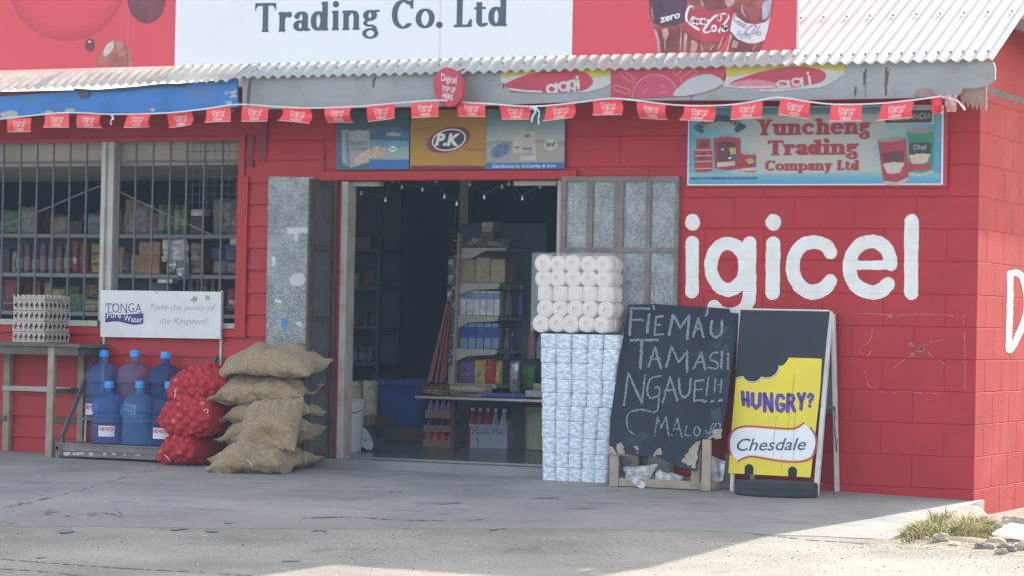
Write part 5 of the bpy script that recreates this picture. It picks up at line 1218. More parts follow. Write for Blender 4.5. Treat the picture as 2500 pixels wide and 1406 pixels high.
bag(564, 1046, 754, 1036, -.58, .36, .21, 'burlap sack leaning upright against the front of the pile', 46, up=(.05, -.85, .48), wr=.030, ear=.25, big=.06)
bag(508, 1130, 726, 1116, -.70, .38, .25, 'burlap sack lying on the pavement in front of the pile', 57, yaw=.08, flat=.4, ear=.10, droop=.04, wr=.024, tie=[(600, 1120), (612, 1130), (617, 1142), (620, 1152)])

def onion_mat():
    m = bpy.data.materials.new('red_onion_net'); m.use_nodes = True; t = m.node_tree; b = t.nodes['Principled BSDF']; b.inputs['Roughness'].default_value = .6
    at = t.nodes.new('ShaderNodeAttribute'); at.attribute_name = 'onion'; g = t.nodes.new('ShaderNodeNewGeometry')
    r = t.nodes.new('ShaderNodeValToRGB'); e = r.color_ramp.elements; e[0].position = .15; e[0].color = (.42, .012, .026, 1); e[1].position = 1.0; e[1].color = (.78, .26, .21, 1)
    x = e.new(.62); x.color = (.50, .022, .036, 1)
    n = t.nodes.new('ShaderNodeTexNoise'); n.inputs['Scale'].default_value = 14; t.links.new(g.outputs['Position'], n.inputs['Vector'])
    mu = t.nodes.new('ShaderNodeMath'); mu.operation = 'MULTIPLY'; ad = t.nodes.new('ShaderNodeMath'); ad.operation = 'ADD'; ad.inputs[1].default_value = .45
    t.links.new(n.outputs['Fac'], ad.inputs[0]); t.links.new(ad.outputs[0], mu.inputs[0]); t.links.new(at.outputs['Fac'], mu.inputs[1]); t.links.new(mu.outputs[0], r.inputs[0])
    t.links.new(r.outputs[0], b.inputs['Base Color'])
    v = t.nodes.new('ShaderNodeTexVoronoi'); v.inputs['Scale'].default_value = 190; t.links.new(g.outputs['Position'], v.inputs['Vector'])
    bp = t.nodes.new('ShaderNodeBump'); bp.inputs['Strength'].default_value = .4; bp.inputs['Distance'].default_value = .003; t.links.new(v.outputs['Distance'], bp.inputs['Height']); t.links.new(bp.outputs[0], b.inputs['Normal'])
    return m
ONM = onion_mat()
def onions(px0, py0, px1, py1, y, D, H, label, seed, tie, up=(0, 0, 1), **k):
    q_ = D*85; a, b = PSK(px0+q_, py0, y), PSK(px1-q_*.6, py1, y)
    mb, att = sack((a+b)/2, b-a, up, (b-a).length, D, H, seed, wr=.008, nu=110, nv=84, onion=.034, **k)
    o = part('onion_bag', mb, ONM, None, smooth=True, recalc=True)
    at = o.data.attributes.new('onion', 'FLOAT', 'POINT'); at.data.foreach_set('value', att)
    centre(tag(o, label, 'onion bag', 'red net bags of onions beside the sacks'))
    m2 = MB(); m2.tube(on_surface(mb, cr(tie, 4)), .003, 5); part('tie_string', m2, M('white_tie_string', (.70, .64, .62), .6), o)
onions(384, 1110, 520, 1088, -.40, .34, .26, 'red net onion bag at the bottom, resting on the pavement', 11, [(400, 1108), (408, 1114), (414, 1124)], flat=.35, droop=.02)
onions(386, 1024, 562, 1012, -.40, .36, .33, 'red net onion bag in the middle of the three, bulging to the left', 12, [(498, 1003), (500, 998), (508, 1000), (505, 1008)], flat=.15)
onions(400, 966, 580, 930, -.38, .34, .29, 'topmost red net onion bag with a tied tip pointing left', 13, [(425, 955), (430, 948), (428, 960), (426, 970)], flat=.3, ear=-.5)

# ------------------------------------------------------------------ toilet paper stack in front of the door leaf
yt = -.235
TPW = M('toilet_paper_white', (.78, .74, .70), .85, .05, 30, bump=.2, bscale=60); TPC = M('toilet_core_grey', (.20, .175, .165), .9)
t = thing('toilet_roll_pack', 'clear wrapped pack of unlabelled toilet rolls on top of the tall stack', 'toilet rolls', (ony(1400, 800, yt)[0], yt+.1, ony(1400, 808, yt)[2]))
dz_ = (ony(1400, 628, yt)[2]-ony(1400, 807, yt)[2])/5; zB = ony(1400, 807, yt)[2]
def roll(x, y, z, ax, rad, ln):
    mb = MB(); c = rad*.30; j = random.uniform(.94, 1.03)
    prof = [(c, .012), (c, 0), (rad*.86, 0), (rad*.96, .004), (rad, .012), (rad, ln-.012), (rad*.96, ln-.004), (rad*.86, ln), (c, ln), (c, ln-.012)]
    mb.lathe([(a_*j, b_) for a_, b_ in prof], (x, y, z), 24, ax)
    return mb
for r_, (pl_, py) in enumerate(((1302, 789), (1311, 752), (1309, 717), (1306, 681), (1306, 646))):
    x0 = ony(pl_, py, yt)[0]; dd = (ony(pl_+184, py, yt)[0]-x0)/5; z = zB+dz_*(r_+.5)
    for d_ in range(2):
        for c_ in range(5):
            rad = dd/2*1.12; cx = x0+dd*(c_+.5)+random.uniform(-.004, .004)
            if r_ == 2: mb = roll(cx, yt+dd/2+d_*dd, z-dz_/2+.002, 'Z', rad, dz_-.004)
            else: mb = roll(cx, yt+d_*.105+random.uniform(-.004, .004), z+random.uniform(-.003, .003), 'Y', rad, .103)
            o = part('toilet_roll', mb, TPW, t, smooth=True)
            if d_ == 0 and r_ != 2: part('core', MB().lathe([(0, .02), (rad*.29, .02)], (cx, yt, z), 16, 'Y'), TPC, o)
wrp = bpy.data.materials.new('clear_wrap'); wrp.use_nodes = True; b = wrp.node_tree.nodes['Principled BSDF']; b.inputs['Base Color'].default_value = (.9, .9, .9, 1); b.inputs['Roughness'].default_value = .25; b.inputs['Alpha'].default_value = .20
x0, x1 = ony(1302, 720, yt)[0], ony(1493, 720, yt)[0]; zT = ony(1400, 622, yt)[2]
bm = bmesh.new(); bmesh.ops.create_grid(bm, x_segments=14, y_segments=12, size=.5)
for v in bm.verts:
    u, q = v.co.x, v.co.y; v.co = Vector(((x0+x1)/2+u*(x1-x0+.03), yt+.11+q*.25, zT+.006+.03*max(0, noise.noise(Vector((u*7, q*7, 3))))*(1-abs(2*u)**4)))
mb = MB(); bm.verts.index_update(); mb.add([v.co[:] for v in bm.verts], [[v.index for v in f.verts] for f in bm.faces]); bm.free()
n = 10
mb.add([(x0-.012+(x1-x0+.024)*i/n, yt-.006-.004*noise.noise(Vector((j*.9, i*.9, 8))), zB+(zT-zB+.006)*j/n) for j in range(n+1) for i in range(n+1)], [(j*(n+1)+i, j*(n+1)+i+1, (j+1)*(n+1)+i+1, (j+1)*(n+1)+i) for j in range(n) for i in range(n)])
for sx in (x1+.012,):
    mb.add([(sx+.008*noise.noise(Vector((j*.8, i*.8, 5))), yt+.23*i/n, zB+(zT-zB+.006)*j/n) for j in range(n+1) for i in range(n+1)], [(j*(n+1)+i, j*(n+1)+i+1, (j+1)*(n+1)+i+1, (j+1)*(n+1)+i) for j in range(n) for i in range(n)])
part('plastic_wrap', mb, wrp, t, smooth=True)
def wrapmat():
    m = bpy.data.materials.new('printed_roll_wrapper'); m.use_nodes = True; tt = m.node_tree; b = tt.nodes['Principled BSDF']; b.inputs['Roughness'].default_value = .5
    g = tt.nodes.new('ShaderNodeNewGeometry'); mp = tt.nodes.new('ShaderNodeMapping'); mp.inputs['Rotation'].default_value = (0, .7, 0); mp.inputs['Scale'].default_value = (26, 26, 60)
    n = tt.nodes.new('ShaderNodeTexNoise'); n.inputs['Scale'].default_value = 1.0; n.inputs['Detail'].default_value = 2; r = tt.nodes.new('ShaderNodeValToRGB')
    e = r.color_ramp.elements; e[0].position = .36; e[0].color = (.44, .55, .68, 1); e[1].position = .62; e[1].color = (.80, .86, .91, 1)
    tt.links.new(g.outputs['Position'], mp.inputs[0]); tt.links.new(mp.outputs[0], n.inputs['Vector']); tt.links.new(n.outputs['Fac'], r.inputs[0]); tt.links.new(r.outputs[0], b.inputs['Base Color']); return m
TPB = wrapmat()
rows = [814, 850, 886, 926, 959, 992, 1028, 1069, 1107, 1142, 1181]
bal = ((0, 3, 'pale blue printed bale of toilet rolls directly under the clear wrapped pack'), (3, 5, 'pale blue printed bale of toilet rolls, second from the top of its column'), (5, 7, 'pale blue printed bale of toilet rolls, second from the pavement'), (7, 10, 'pale blue printed bale of toilet rolls standing on the pavement'))
for r0, r1, lab in bal:
    zb = ony(1400, rows[r1], yt)[2]
    t = thing('toilet_roll_bale', lab, 'toilet rolls', (ony(1400, rows[r1], yt)[0], yt+.1, zb), 'printed bales of toilet rolls')
    for r_ in range(r0, r1):
        f = (rows[r_]-814)/(1181-814.); pl_ = 1317+f*6; pr_ = 1514-f*28+(5 if r_ >= 3 and r_ < 5 else 0)-(5 if r_ >= 5 else 0)
        py = (rows[r_]+rows[r_+1])/2; x0, x1 = ony(pl_, py, yt)[0], ony(pr_-3, py, yt)[0]; dd = (x1-x0)/5
        zb_, zt_b = ony(1400, rows[r_+1], yt)[2], ony(1400, rows[r_], yt)[2]
        for d_ in range(2):
            for c_ in range(5):
                h = zt_b-zb_-.0005; rd = dd/2; cx = x0+dd*(c_+.5); cy = yt+dd/2+d_*dd+random.uniform(-.003, .003)
                mb = MB(); n = 28; sq = []; jr = random.uniform(-.10, .10)
                for rr_, zz_ in ((.93, 0), (.985, .003), (1, .009), (1, h-.009), (.985, h-.003), (.93, h)):
                    ring = []
                    for k in range(n):
                        a = 2*math.pi*k/n; a2 = a+jr; c4 = (abs(math.cos(a))**5+abs(math.sin(a))**5)**(-1/5)
                        ring.append((cx+rd*rr_*c4*math.cos(a2), cy+rd*rr_*c4*math.sin(a2), zb_+zz_))
                    sq.append(ring)
                mb.add([p for q in sq for p in q], [(i*n+k, i*n+(k+1) % n, (i+1)*n+(k+1) % n, (i+1)*n+k) for i in range(5) for k in range(n)]+[tuple(range(n))[::-1], tuple(range(5*n, 6*n))])
                part('toilet_roll', mb, TPB, t, smooth=True)

# ------------------------------------------------------------------ crate, chalkboard, newspapers
yc0, yc1 = -.44, -.06
cx0, cx1 = ony(1488, 1150, yc0)[0], ony(1738, 1150, yc0)[0]; cz = slab_z(cx0, yc0)
CRW = M('pale_crate_wood', (.38, .325, .26), .8, .18, 9, bump=.4, bscale=40, stain=(.22, .18, .14), stain_amt=.5, stain_scale=6)
zt2 = ony(1500, 1088, yc0)[2]
t = thing('wooden_crate', 'open pale timber crate holding newspapers under the chalkboard', 'crate', ((cx0+cx1)/2, -.25, cz))
def slat(*a): mb = MB(); mb.rbox(*a, .004, .002); part('slat', mb, CRW, t)
slat(cx0, cx0+.06, yc0, yc0+.022, cz, zt2); slat(cx1-.06, cx1, yc0-.03, yc0-.008, cz, ony(1745, 1072, yc0)[2]); slat(cx1-.14, cx1-.085, yc0, yc0+.022, cz+.03, zt2)
slat(cx0+.061, cx1-.061, yc0+.003, yc0+.022, cz+.004, cz+.055); slat(cx0, cx1, yc1-.02, yc1, cz, cz+.06); slat(cx1-.022, cx1, yc0+.024, yc1-.022, cz+.004, cz+.055); slat(cx0, cx0+.022, yc0+.024, yc1-.022, cz+.004, cz+.055)
slat(cx0, cx0+.05, yc1-.02, yc1, cz+.061, zt2-.03); slat(cx1-.05, cx1, yc1-.02, yc1, cz+.061, zt2-.03)
slat(cx0+.07, cx1-.15, yc0+.024, yc1-.022, cz+.006, cz+.018); slat(cx0+.02, cx0+.17, yc0-.004, yc0+.0, zt2-.06, zt2)
# chalkboard: leans back, lower edge broken
BQ = Plane(Vector(ony(1620, 1090, yc0-.012)), (0, -1, .42))
bp_ = [(1534, 742), (1600, 741), (1780, 752), (1782, 762), (1803, 764), (1790, 860), (1774, 980), (1758, 1066), (1712, 1068), (1706, 1100), (1700, 1148), (1662, 1142), (1622, 1120), (1600, 1110), (1560, 1112), (1500, 1100), (1487, 1084), (1490, 1020), (1508, 900)]
tb = thing('chalkboard', 'dark chalkboard with handwritten white words leaning above the crate', 'chalkboard', tuple(BQ.at(1620, 1100)))
mb = MB(); mb.prism(bp_, BQ, .012); part('panel', mb, M('chalkboard_black', (.022, .030, .047), .7, .2, 5, spec=.25, stain=(.040, .052, .075), stain_amt=.8, stain_scale=3.0), tb)
z4 = lambda pts: [(1480+x*.3628, 720+y*.3628) for x, y in pts]
mb = MB()
def ch(pts, w_=4.2, curve=False, r_=1.5): 
    p = z4(pts); p = cr(p, 5) if curve else p
    fill(mb, onpl(BQ, .0016), [('st', p, w_*.86)], .7, rough=(r_*1.15, 2.2))
A6 = 7.5
ch([(170, 85), (158, 265)], A6); ch([(165, 85), (290, 90)], 6); ch([(165, 165), (245, 165)], 6); ch([(318, 75), (322, 90)], 7); ch([(290, 130), (275, 250)], A6)
ch([(380, 140), (335, 145), (325, 265), (385, 262)], 5.5); ch([(330, 200), (370, 198)], 5); ch([(450, 130), (425, 262)], A6); ch([(455, 130), (500, 220), (555, 135)], 6); ch([(560, 135), (545, 295)], A6)
ch([(620, 155), (585, 275)], 6.5); ch([(620, 155), (655, 280)], 7); ch([(595, 225), (645, 225)], 5); ch([(685, 90), (672, 135)], 7); ch([(712, 170), (705, 250), (740, 280), (775, 250), (780, 170)], 7, True)
ch([(165, 302), (345, 300)], 6.5); ch([(240, 305), (230, 485)], 7.5); ch([(330, 350), (285, 478)], 5.5); ch([(330, 350), (368, 490)], 6.5); ch([(300, 430), (360, 425)], 5)
ch([(440, 345), (405, 480)], 6.5); ch([(440, 345), (490, 450), (545, 375)], 5.5); ch([(545, 375), (545, 515)], 7); ch([(640, 385), (590, 490)], 5.5); ch([(640, 385), (668, 500)], 6.5); ch([(605, 450), (655, 450)], 5)
ch([(755, 385), (715, 390), (700, 430), (745, 450), (745, 490), (690, 485)], 5, True); ch([(780, 375), (775, 490)], 6); ch([(820, 420), (820, 495)], 5.5); ch([(822, 395), (824, 402)], 6)
ch([(150, 520), (120, 735)], 5.5); ch([(150, 520), (240, 725)], 5); ch([(262, 535), (240, 725)], 5); ch([(365, 545), (300, 560), (275, 640), (300, 690), (355, 670), (355, 620), (330, 622)], 5, True); ch([(355, 650), (352, 740), (330, 785), (240, 770), (165, 785), (138, 830), (150, 900), (185, 935)], 3.6, True)
ch([(430, 550), (380, 720)], 5); ch([(430, 550), (478, 705)], 5.5); ch([(395, 640), (465, 635)], 4.5); ch([(490, 560), (500, 660), (530, 685), (560, 650), (570, 560)], 5.5, True); ch([(655, 570), (600, 575), (590, 710), (650, 705)], 5); ch([(595, 635), (645, 632)], 4.5)
ch([(690, 545), (675, 670)], 4); ch([(735, 565), (728, 655)], 4); ch([(778, 560), (768, 655)], 4); ch([(750, 600), (780, 598)], 3)
for x, y in ((665, 715), (715, 715), (768, 708)): ch([(x-8, y), (x+8, y-2)], 6.5)
ch([(345, 820), (325, 950)], 3.2); ch([(345, 820), (370, 890), (405, 815)], 3.2); ch([(405, 815), (420, 945)], 4.5); ch([(480, 830), (440, 940)], 3.2); ch([(480, 830), (510, 955)], 4); ch([(450, 900), (495, 898)], 3); ch([(540, 880), (530, 940), (570, 945)], 3.5)
ch([(605, 880), (590, 925), (615, 945), (632, 905), (605, 880)], 3.5, True); ch([(670, 910), (690, 935), (720, 860)], 3.2, True); ch([(740, 870), (715, 920), (745, 940), (770, 890), (760, 860), (735, 868)], 3.4, True)
CHK = M('white_chalk', (.225, .255, .31), .95, .2, 50); part('lettering', mb, CHK, tb)
mb = MB()
for a in ((770, 240, 22, 9), (770, 320, 26, 8), (800, 330, 10, 14), (740, 800, 14, 16), (700, 930, 16, 8), (220, 960, 26, 10)): fill(mb, onpl(BQ, .001), [('ell', *z4([a[:2]])[0], a[2], a[3], -.3)], 1, rough=(7, 3.2))
part('chalk_smudge', mb, M('chalk_smudge', (.045, .060, .085), .95), tb)
mb = MB()
for pts in ([(60, 1000), (110, 985), (118, 1060), (70, 1065)], [(20, 1020), (50, 1010), (70, 1075), (16, 1060)], [(190, 1020), (215, 1015), (210, 1060)], [(330, 1025), (375, 1035), (372, 1075), (320, 1080)], [(740, 900), (780, 905), (768, 962), (690, 965)], [(500, 1120), (600, 990), (630, 985), (600, 1160)]): fill(mb, onpl(BQ, .0014), [('poly', z4(pts))], 1, rough=(4, 5))
part('bare_timber_patch', mb, CRW, tb)
def paper(label, pts, ydp, seed):
    rr = random.Random(seed); n = 14; a, b, c, d = [np.array(ony(*p, ydp+e)) for p, e in pts]
    mb = MB(); g = []
    for j in range(n+1):
        for i in range(n+1):
            u, v = i/n, j/n; p = (a*(1-u)+b*u)*(1-v)+(d*(1-u)+c*u)*v
            g.append(p + np.array((0, .03*noise.noise(Vector((u*2+seed, v*2, 0))), .008*noise.noise(Vector((u*4+seed, v*4, 4))))))
    mb.add(g, [(j*(n+1)+i, j*(n+1)+i+1, (j+1)*(n+1)+i+1, (j+1)*(n+1)+i) for j in range(n) for i in range(n)])
    o = solo('newspaper', mb, M('newsprint', (.50, .50, .50), .8, .5, 26, stain=(.15, .14, .22), stain_amt=.9, stain_scale=18), label, 'newspaper', 'newspapers crumpled in the crate')
    return o
paper('crumpled newspaper hanging over the front rail of the crate', [((1522, 1140), .03), ((1606, 1132), .05), ((1570, 1194), -.012), ((1530, 1168), -.01)], yc0, 1)
paper('purple tinted newspaper lying to the right inside the crate', [((1604, 1146), .06), ((1668, 1160), .03), ((1655, 1184), .012), ((1596, 1180), .03)], yc0, 4)
paper('grey newspaper showing behind the right post of the crate', [((1738, 1112), .12), ((1772, 1126), .12), ((1765, 1172), .10), ((1735, 1178), .10)], yc0, 8)

# ------------------------------------------------------------------ sandwich board with its rubber foot
yb = -.40
ZB = Vector(ony(1880, 1160, yb+.06)); PA = Plane(ZB, (0, -1, .23))
t = thing('sandwich_board', 'yellow and black folding sandwich board with a bitten cheese slice picture', 'sandwich board', (ZB.x, yb, slab_z(ZB.x, yb)))
WTW = M('white_painted_timber', (.66, .66, .64), .55, .08, 8, stain=(.40, .37, .33), stain_amt=.4, stain_scale=9)
mb = MB(); mb.prism([(1808, 755), (2024, 759), (1979, 1165), (1777, 1153)], PA, .012); part('panel', mb, M('board_black_paint', (.018, .026, .038), .6, .1, 6), t)
mb = MB(); yl = z4([(1230, 418), (1452, 426), (1440, 640), (1375, 1225), (822, 1196), (845, 880), (873, 562)]) + z4([(920, 551), (935, 572), (960, 587), (1000, 588), (1030, 575), (1045, 556), (1075, 562), (1110, 557), (1145, 535), (1163, 503), (1167, 477), (1195, 468), (1215, 445)])
fill(mb, onpl(PA, .0015), [('poly', yl)], 1.2); part('yellow_print', mb, M('board_yellow_paint', (.80, .65, .045), .45, .05, 4), t)
mb = MB(); 
for pts in ([(873, 556), (918, 545), (935, 566), (960, 581), (1000, 582), (1030, 569), (1045, 550), (1075, 556), (1110, 551), (1143, 529), (1160, 500), (1163, 472)], ): fill(mb, onpl(PA, .002), [('st', z4(pts), 1.6)], .7)
fill(mb, onpl(PA, .0032), [('poly', z4(cr([(845, 1060), (835, 1010), (838, 960), (875, 910), (950, 890), (1080, 900), (1230, 910), (1290, 900), (1335, 868), (1375, 905), (1408, 960), (1402, 1030), (1370, 1085), (1300, 1110), (1180, 1105), (1060, 1085), (980, 1075), (930, 1085), (890, 1112), (860, 1085)], 4, True)))], 1.0)
part('white_print', mb, PRW, t)
ol = z4(cr([(840, 1070), (824, 1010), (830, 950), (870, 900), (950, 880), (1080, 888), (1230, 897), (1285, 888), (1330, 860)], 5)); ol2 = z4(cr([(1375, 890), (1410, 950), (1412, 1030), (1380, 1095), (1300, 1120), (1180, 1116), (1060, 1097), (985, 1085), (930, 1095), (890, 1115)], 5))
mb = MB(); fill(mb, onpl(PA, .0042), [('st', ol, 4.2)], .8); fill(mb, onpl(PA, .0042), [('st', ol2, 4.2)], .8); part('red_outline', mb, M('board_crimson', (.50, .05, .12), .45), t)
mb = MB(); text(mb, onpl(PA, .0052), 'Chesdale', *z4([(880, 1046)])[0], *z4([(1345, 1040)])[0], 29, bold=.008, shear=.28); part('lettering', mb, M('board_slate_lettering', (.085, .10, .17), .5), t)
mb = MB()
# HUNGRY? each letter heavier toward the middle, on a smile-shaped line
for s_, w_ in (([(918, 652), (926, 734)], 26), ([(952, 656), (958, 744)], 26), ([(920, 700), (957, 706)], 24), ([(986, 664), (986, 732), (1010, 758), (1034, 734), (1036, 664)], 27), ([(1066, 664), (1068, 776)], 26), ([(1066, 668), (1114, 776)], 26), ([(1114, 664), (1116, 778)], 25),
              ([(1194, 690), (1180, 672), (1157, 674), (1147, 720), (1154, 768), (1178, 780), (1196, 760), (1196, 736), (1178, 734)], 25), ([(1226, 668), (1222, 780)], 26), ([(1226, 670), (1254, 672), (1264, 696), (1250, 720), (1228, 724)], 24), ([(1244, 722), (1268, 776)], 25),
              ([(1294, 664), (1315, 714)], 26), ([(1336, 662), (1315, 714), (1312, 764)], 25), ([(1360, 684), (1373, 664), (1390, 674), (1388, 696), (1374, 708), (1372, 720)], 21), ([(1370, 744), (1371, 746)], 24)):
    fill(mb, onpl(PA, .003), [('st', z4(s_), w_*.3628)], .8)
part('lettering', mb, M('board_violet_lettering', (.10, .055, .30), .5), t)
for x, y in ((962, 1168), (1255, 1185)):
    mb = MB(); fill(mb, onpl(PA, .003), [('ell', *z4([(x, y)])[0], 11, 12, 0), ('poly', z4([(x-30, y), (x+30, y), (x+28, y+36), (x-30, y+34)]))], .9)
    part('slot', mb, M('slot_black', (.02, .022, .028), .8), t)
mb = MB(); fill(mb, onpl(PA, .0046), [('stv', z4([(1270, 525), (1255, 640), (1235, 780), (1225, 900)]), [.8, 1.0, .9, .5])], .6); fill(mb, onpl(PA, .0046), [('stv', z4([(1150, 810), (1130, 950), (1125, 1090)]), [.6, .9, .6]), ('stv', z4([(1275, 770), (1262, 960), (1262, 1140)]), [.6, .9, .6]), ('stv', z4([(1185, 1040), (1180, 1170)]), [.6, .7])], .6); part('dirt_streak', mb, M('brown_dirt_streak', (.30, .24, .08), .8), t)
for q in ([(2024, 758), (2032, 758), (1996, 1215), (1984, 1215)], [(1804, 753), (1810, 753), (1789, 1202), (1781, 1202)]):
    mb = MB(); mb.prism(q, Plane(ZB+Vector((0, .013, 0)), (0, -1, .23)), .025); part('leg', mb, WTW, t)
mb = MB(); mb.prism([(1808, 751), (2024, 755), (2024, 759), (1808, 755)], PA, .02); part('top_rail', mb, WTW, t)
mb = MB(); a = Vector(PA.at(2030, 765)); b2 = Vector(ony(2044, 1198, -.03)); mb.beam(a+Vector((.0, .03, 0)), b2, .035, .022, (1, 0, 0)); part('leg', mb, WTW, t)
mb = MB(); d = Vector((-.56, 0, 0)); mb.beam(a+d+Vector((.0, .03, 0)), b2+d, .035, .022, (1, 0, 0)); part('leg', mb, WTW, t)
m_ = a.lerp(b2, .25); n_ = a.lerp(b2, .56)
mb = MB(); mb.add([tuple(m_+Vector((-.01, .02, 0))), tuple(m_+d), tuple(n_+d), tuple(n_+Vector((-.01, .02, 0)))], [(0, 1, 2, 3)]); part('back_panel', mb, M('grey_back_panel', (.20, .21, .22), .7), t)
mb = MB(); p_ = a.lerp(b2, .53); q_ = Vector(PA.at(2001, 990)); mb.beam(q_+Vector((0, .01, .0)), p_, .012, .02); mb.tube([p_+Vector((.01, -.02, 0)), a.lerp(b2, .62)+Vector((.0, -.02, 0)), a.lerp(b2, .78)+Vector((.012, -.02, 0)), a.lerp(b2, .70)+Vector((.02, -.02, 0))], .0035, 5); part('stay', mb, DKIRON, t)
# rubber foot
fc_ = ong(1888, 1200); cy_ = ong(1888, 1214)[1]+.15; cx_ = ony(1887, 1195, cy_-.06)[0]; zf = slab_z(cx_, cy_)-.004; zh = ony(1888, 1177, cy_-.15)[2]-zf; RX = (ony(1987, 1190, cy_)[0]-ony(1788, 1190, cy_)[0])/2
mb = MB(); n = 48; prof = [(.93, 0), (1, .01), (1.0, zh*.45), (.985, zh*.47), (.985, zh*.50), (1, zh*.52), (1, zh-.014), (.985, zh-.005), (.95, zh), (.86, zh+.002), (.80, zh), (0, zh)]
V_ = [(cx_+RX*r_*math.cos(2*math.pi*k/n), cy_+.15*r_*math.sin(2*math.pi*k/n), zf+z) for r_, z in prof[:-1] for k in range(n)]
mb.add(V_, [(i*n+k, i*n+(k+1) % n, (i+1)*n+(k+1) % n, (i+1)*n+k) for i in range(len(prof)-2) for k in range(n)]+[tuple(range((len(prof)-2)*n, (len(prof)-1)*n)), tuple(range(n))[::-1]])
part('rubber_foot', mb, M('dusty_black_rubber', (.035, .042, .05), .75, .2, 8, stain=(.085, .09, .095), stain_amt=.8, stain_scale=7), t, smooth=True)

# ------------------------------------------------------------------ weeds, rubble and litter at the corner
gm = M('dry_green_grass', (.28, .255, .075), .7, .4, 9); gm2 = M('straw_grass', (.50, .46, .24), .8, .2, 9)
mb = MB(); rr = random.Random(3)
def gz(x, y): return ground_z(x, y)
for k in range(13000):
    u = rr.random(); v = rr.gauss(0, .75); px = 2200+230*u; py = 1326-64*u**1.0+v*13+18*u
    p = ong(px, py, -.06); x, y = p[0], p[1]
    if x < edge_x(y)+.01 or y > -.03 and x < .03: continue
    z = gz(x, y)-.005; gn = noise.noise(Vector((x*7, y*7, 2)))
    if gn < -.12: continue
    h = rr.uniform(.018, .075)*(0.6+.8*math.sin(math.pi*min(1, u*1.05)))*(.7+1.2*max(0, gn+.1)); a = rr.uniform(0, 6.28); l = rr.uniform(.5, 2.0)*h; wd = rr.uniform(.0016, .0038)
    dx, dy = math.cos(a)*l, math.sin(a)*l; sx, sy = -math.sin(a)*wd, math.cos(a)*wd
    mb.cur = 1 if rr.random() < .5 else 0
    mb.add([(x-sx, y-sy, z), (x+sx, y+sy, z), (x+dx*.4+sx*.8, y+dy*.4+sy*.8, z+h*.7), (x+dx*.4-sx*.8, y+dy*.4-sy*.8, z+h*.7), (x+dx, y+dy, z+h)], [(0, 1, 2, 3), (3, 2, 4)])
o = part('grass', mb, [gm, gm2], None, recalc=False); o['kind'] = 'stuff'
STN = M('pale_rubble_stone', (.47, .40, .30), .9, .2, 12, bump=.6, bscale=30)
stones = [(2300, 1348, .05, 'grey rounded stone at the edge of the weeds beside a white scrap', 0), (2288, 1343, .022, 'small white scrap of stone at the weed edge', 0), (2395, 1362, .035, 'dark pebble lying on the asphalt below the weeds', 1), (2412, 1364, .03, 'second dark pebble on the asphalt, right of the darkest one', 1), (2432, 1342, .055, 'pale stone left of the crushed carton', 0), (2460, 1372, .05, 'brownish stone below the crushed carton', 1),
          (2478, 1285, .09, 'large pale rubble lump against the side wall footing', 0), (2445, 1288, .06, 'pale rubble lump between the weeds and the large lump', 0), (2492, 1368, .045, 'pale stone at the far right edge of the dirt', 0), (2262, 1338, .025, 'small dry stone at the left tip of the weeds', 0), (2445, 1378, .03, 'small stone half sunk in the dirt under the carton', 0), (2475, 1348, .03, 'pinkish stone tucked beside the crushed carton', 1)]
for i, (px, py, r_, lab, dk) in enumerate(stones):
    p = ong(px, py, -.06); r_ *= .78; bm = bmesh.new(); bmesh.ops.create_icosphere(bm, subdivisions=3, radius=r_)
    for v in bm.verts:
        q = v.co.normalized(); v.co = Vector((q.x*1.25, q.y, q.z*.75))*r_*(1+.45*noise.noise(q*1.7+Vector((i*3.3, 0, 0)))+.12*noise.noise(q*5+Vector((i, 2, 0))))
    me = bpy.data.meshes.new('stone'); bm.to_mesh(me); bm.free(); me.transform(Matrix.Translation((p[0], p[1], gz(p[0], p[1])+r_*.35)))
    o = part('stone', me, M('brown_stone', (.26, .23, .20), .9, .25, 15, bump=.6, bscale=30) if dk else STN); centre(tag(o, lab, 'stone', 'stones and rubble at the corner of the shop'))
p = ong(2468, 1338, -.06); zc = gz(p[0], p[1])
t = thing('crushed_carton', 'crushed white and pink carton lying among the rubble', 'litter', (p[0], p[1], zc))
mb = MB(); mb.add([(p[0]-.10, p[1]-.02, zc+.055), (p[0]+.20, p[1]-.06, zc+.02), (p[0]+.24, p[1]+.12, zc+.075), (p[0]-.04, p[1]+.15, zc+.105), (p[0]-.10, p[1]-.02, zc+.045), (p[0]+.20, p[1]-.06, zc+.01), (p[0]+.24, p[1]+.12, zc+.06), (p[0]-.04, p[1]+.15, zc+.09)], [(0, 1, 2, 3), (7, 6, 5, 4), (0, 4, 5, 1), (1, 5, 6, 2), (2, 6, 7, 3), (3, 7, 4, 0)]); part('lid', mb, PRW, t)
mb = MB(); mb.rbox(p[0]-.03, p[0]+.20, p[1]-.0, p[1]+.10, zc-.02, zc+.022, .01, .012); part('box', mb, M('carton_pink', (.42, .20, .25), .6, .4, 25), t)
for k, (px, py) in enumerate(((2330, 1352), (2290, 1330))):
    p = ong(px, py, -.05); mb = MB(); z = gz(p[0], p[1]); g = [(p[0]+.05*(i/4-.5), p[1]+.04*(j/4-.5), z+.012+.012*noise.noise(Vector((i, j, k*5)))) for j in range(5) for i in range(5)]
    mb.add(g, [(j*5+i, j*5+i+1, (j+1)*5+i+1, (j+1)*5+i) for j in range(4) for i in range(4)])
    solo('paper_scrap', mb, PRW, ('white paper scrap on the stones right of the weeds' if k == 0 else 'white paper scrap at the front of the weeds'), 'litter', 'paper scraps among the weeds')

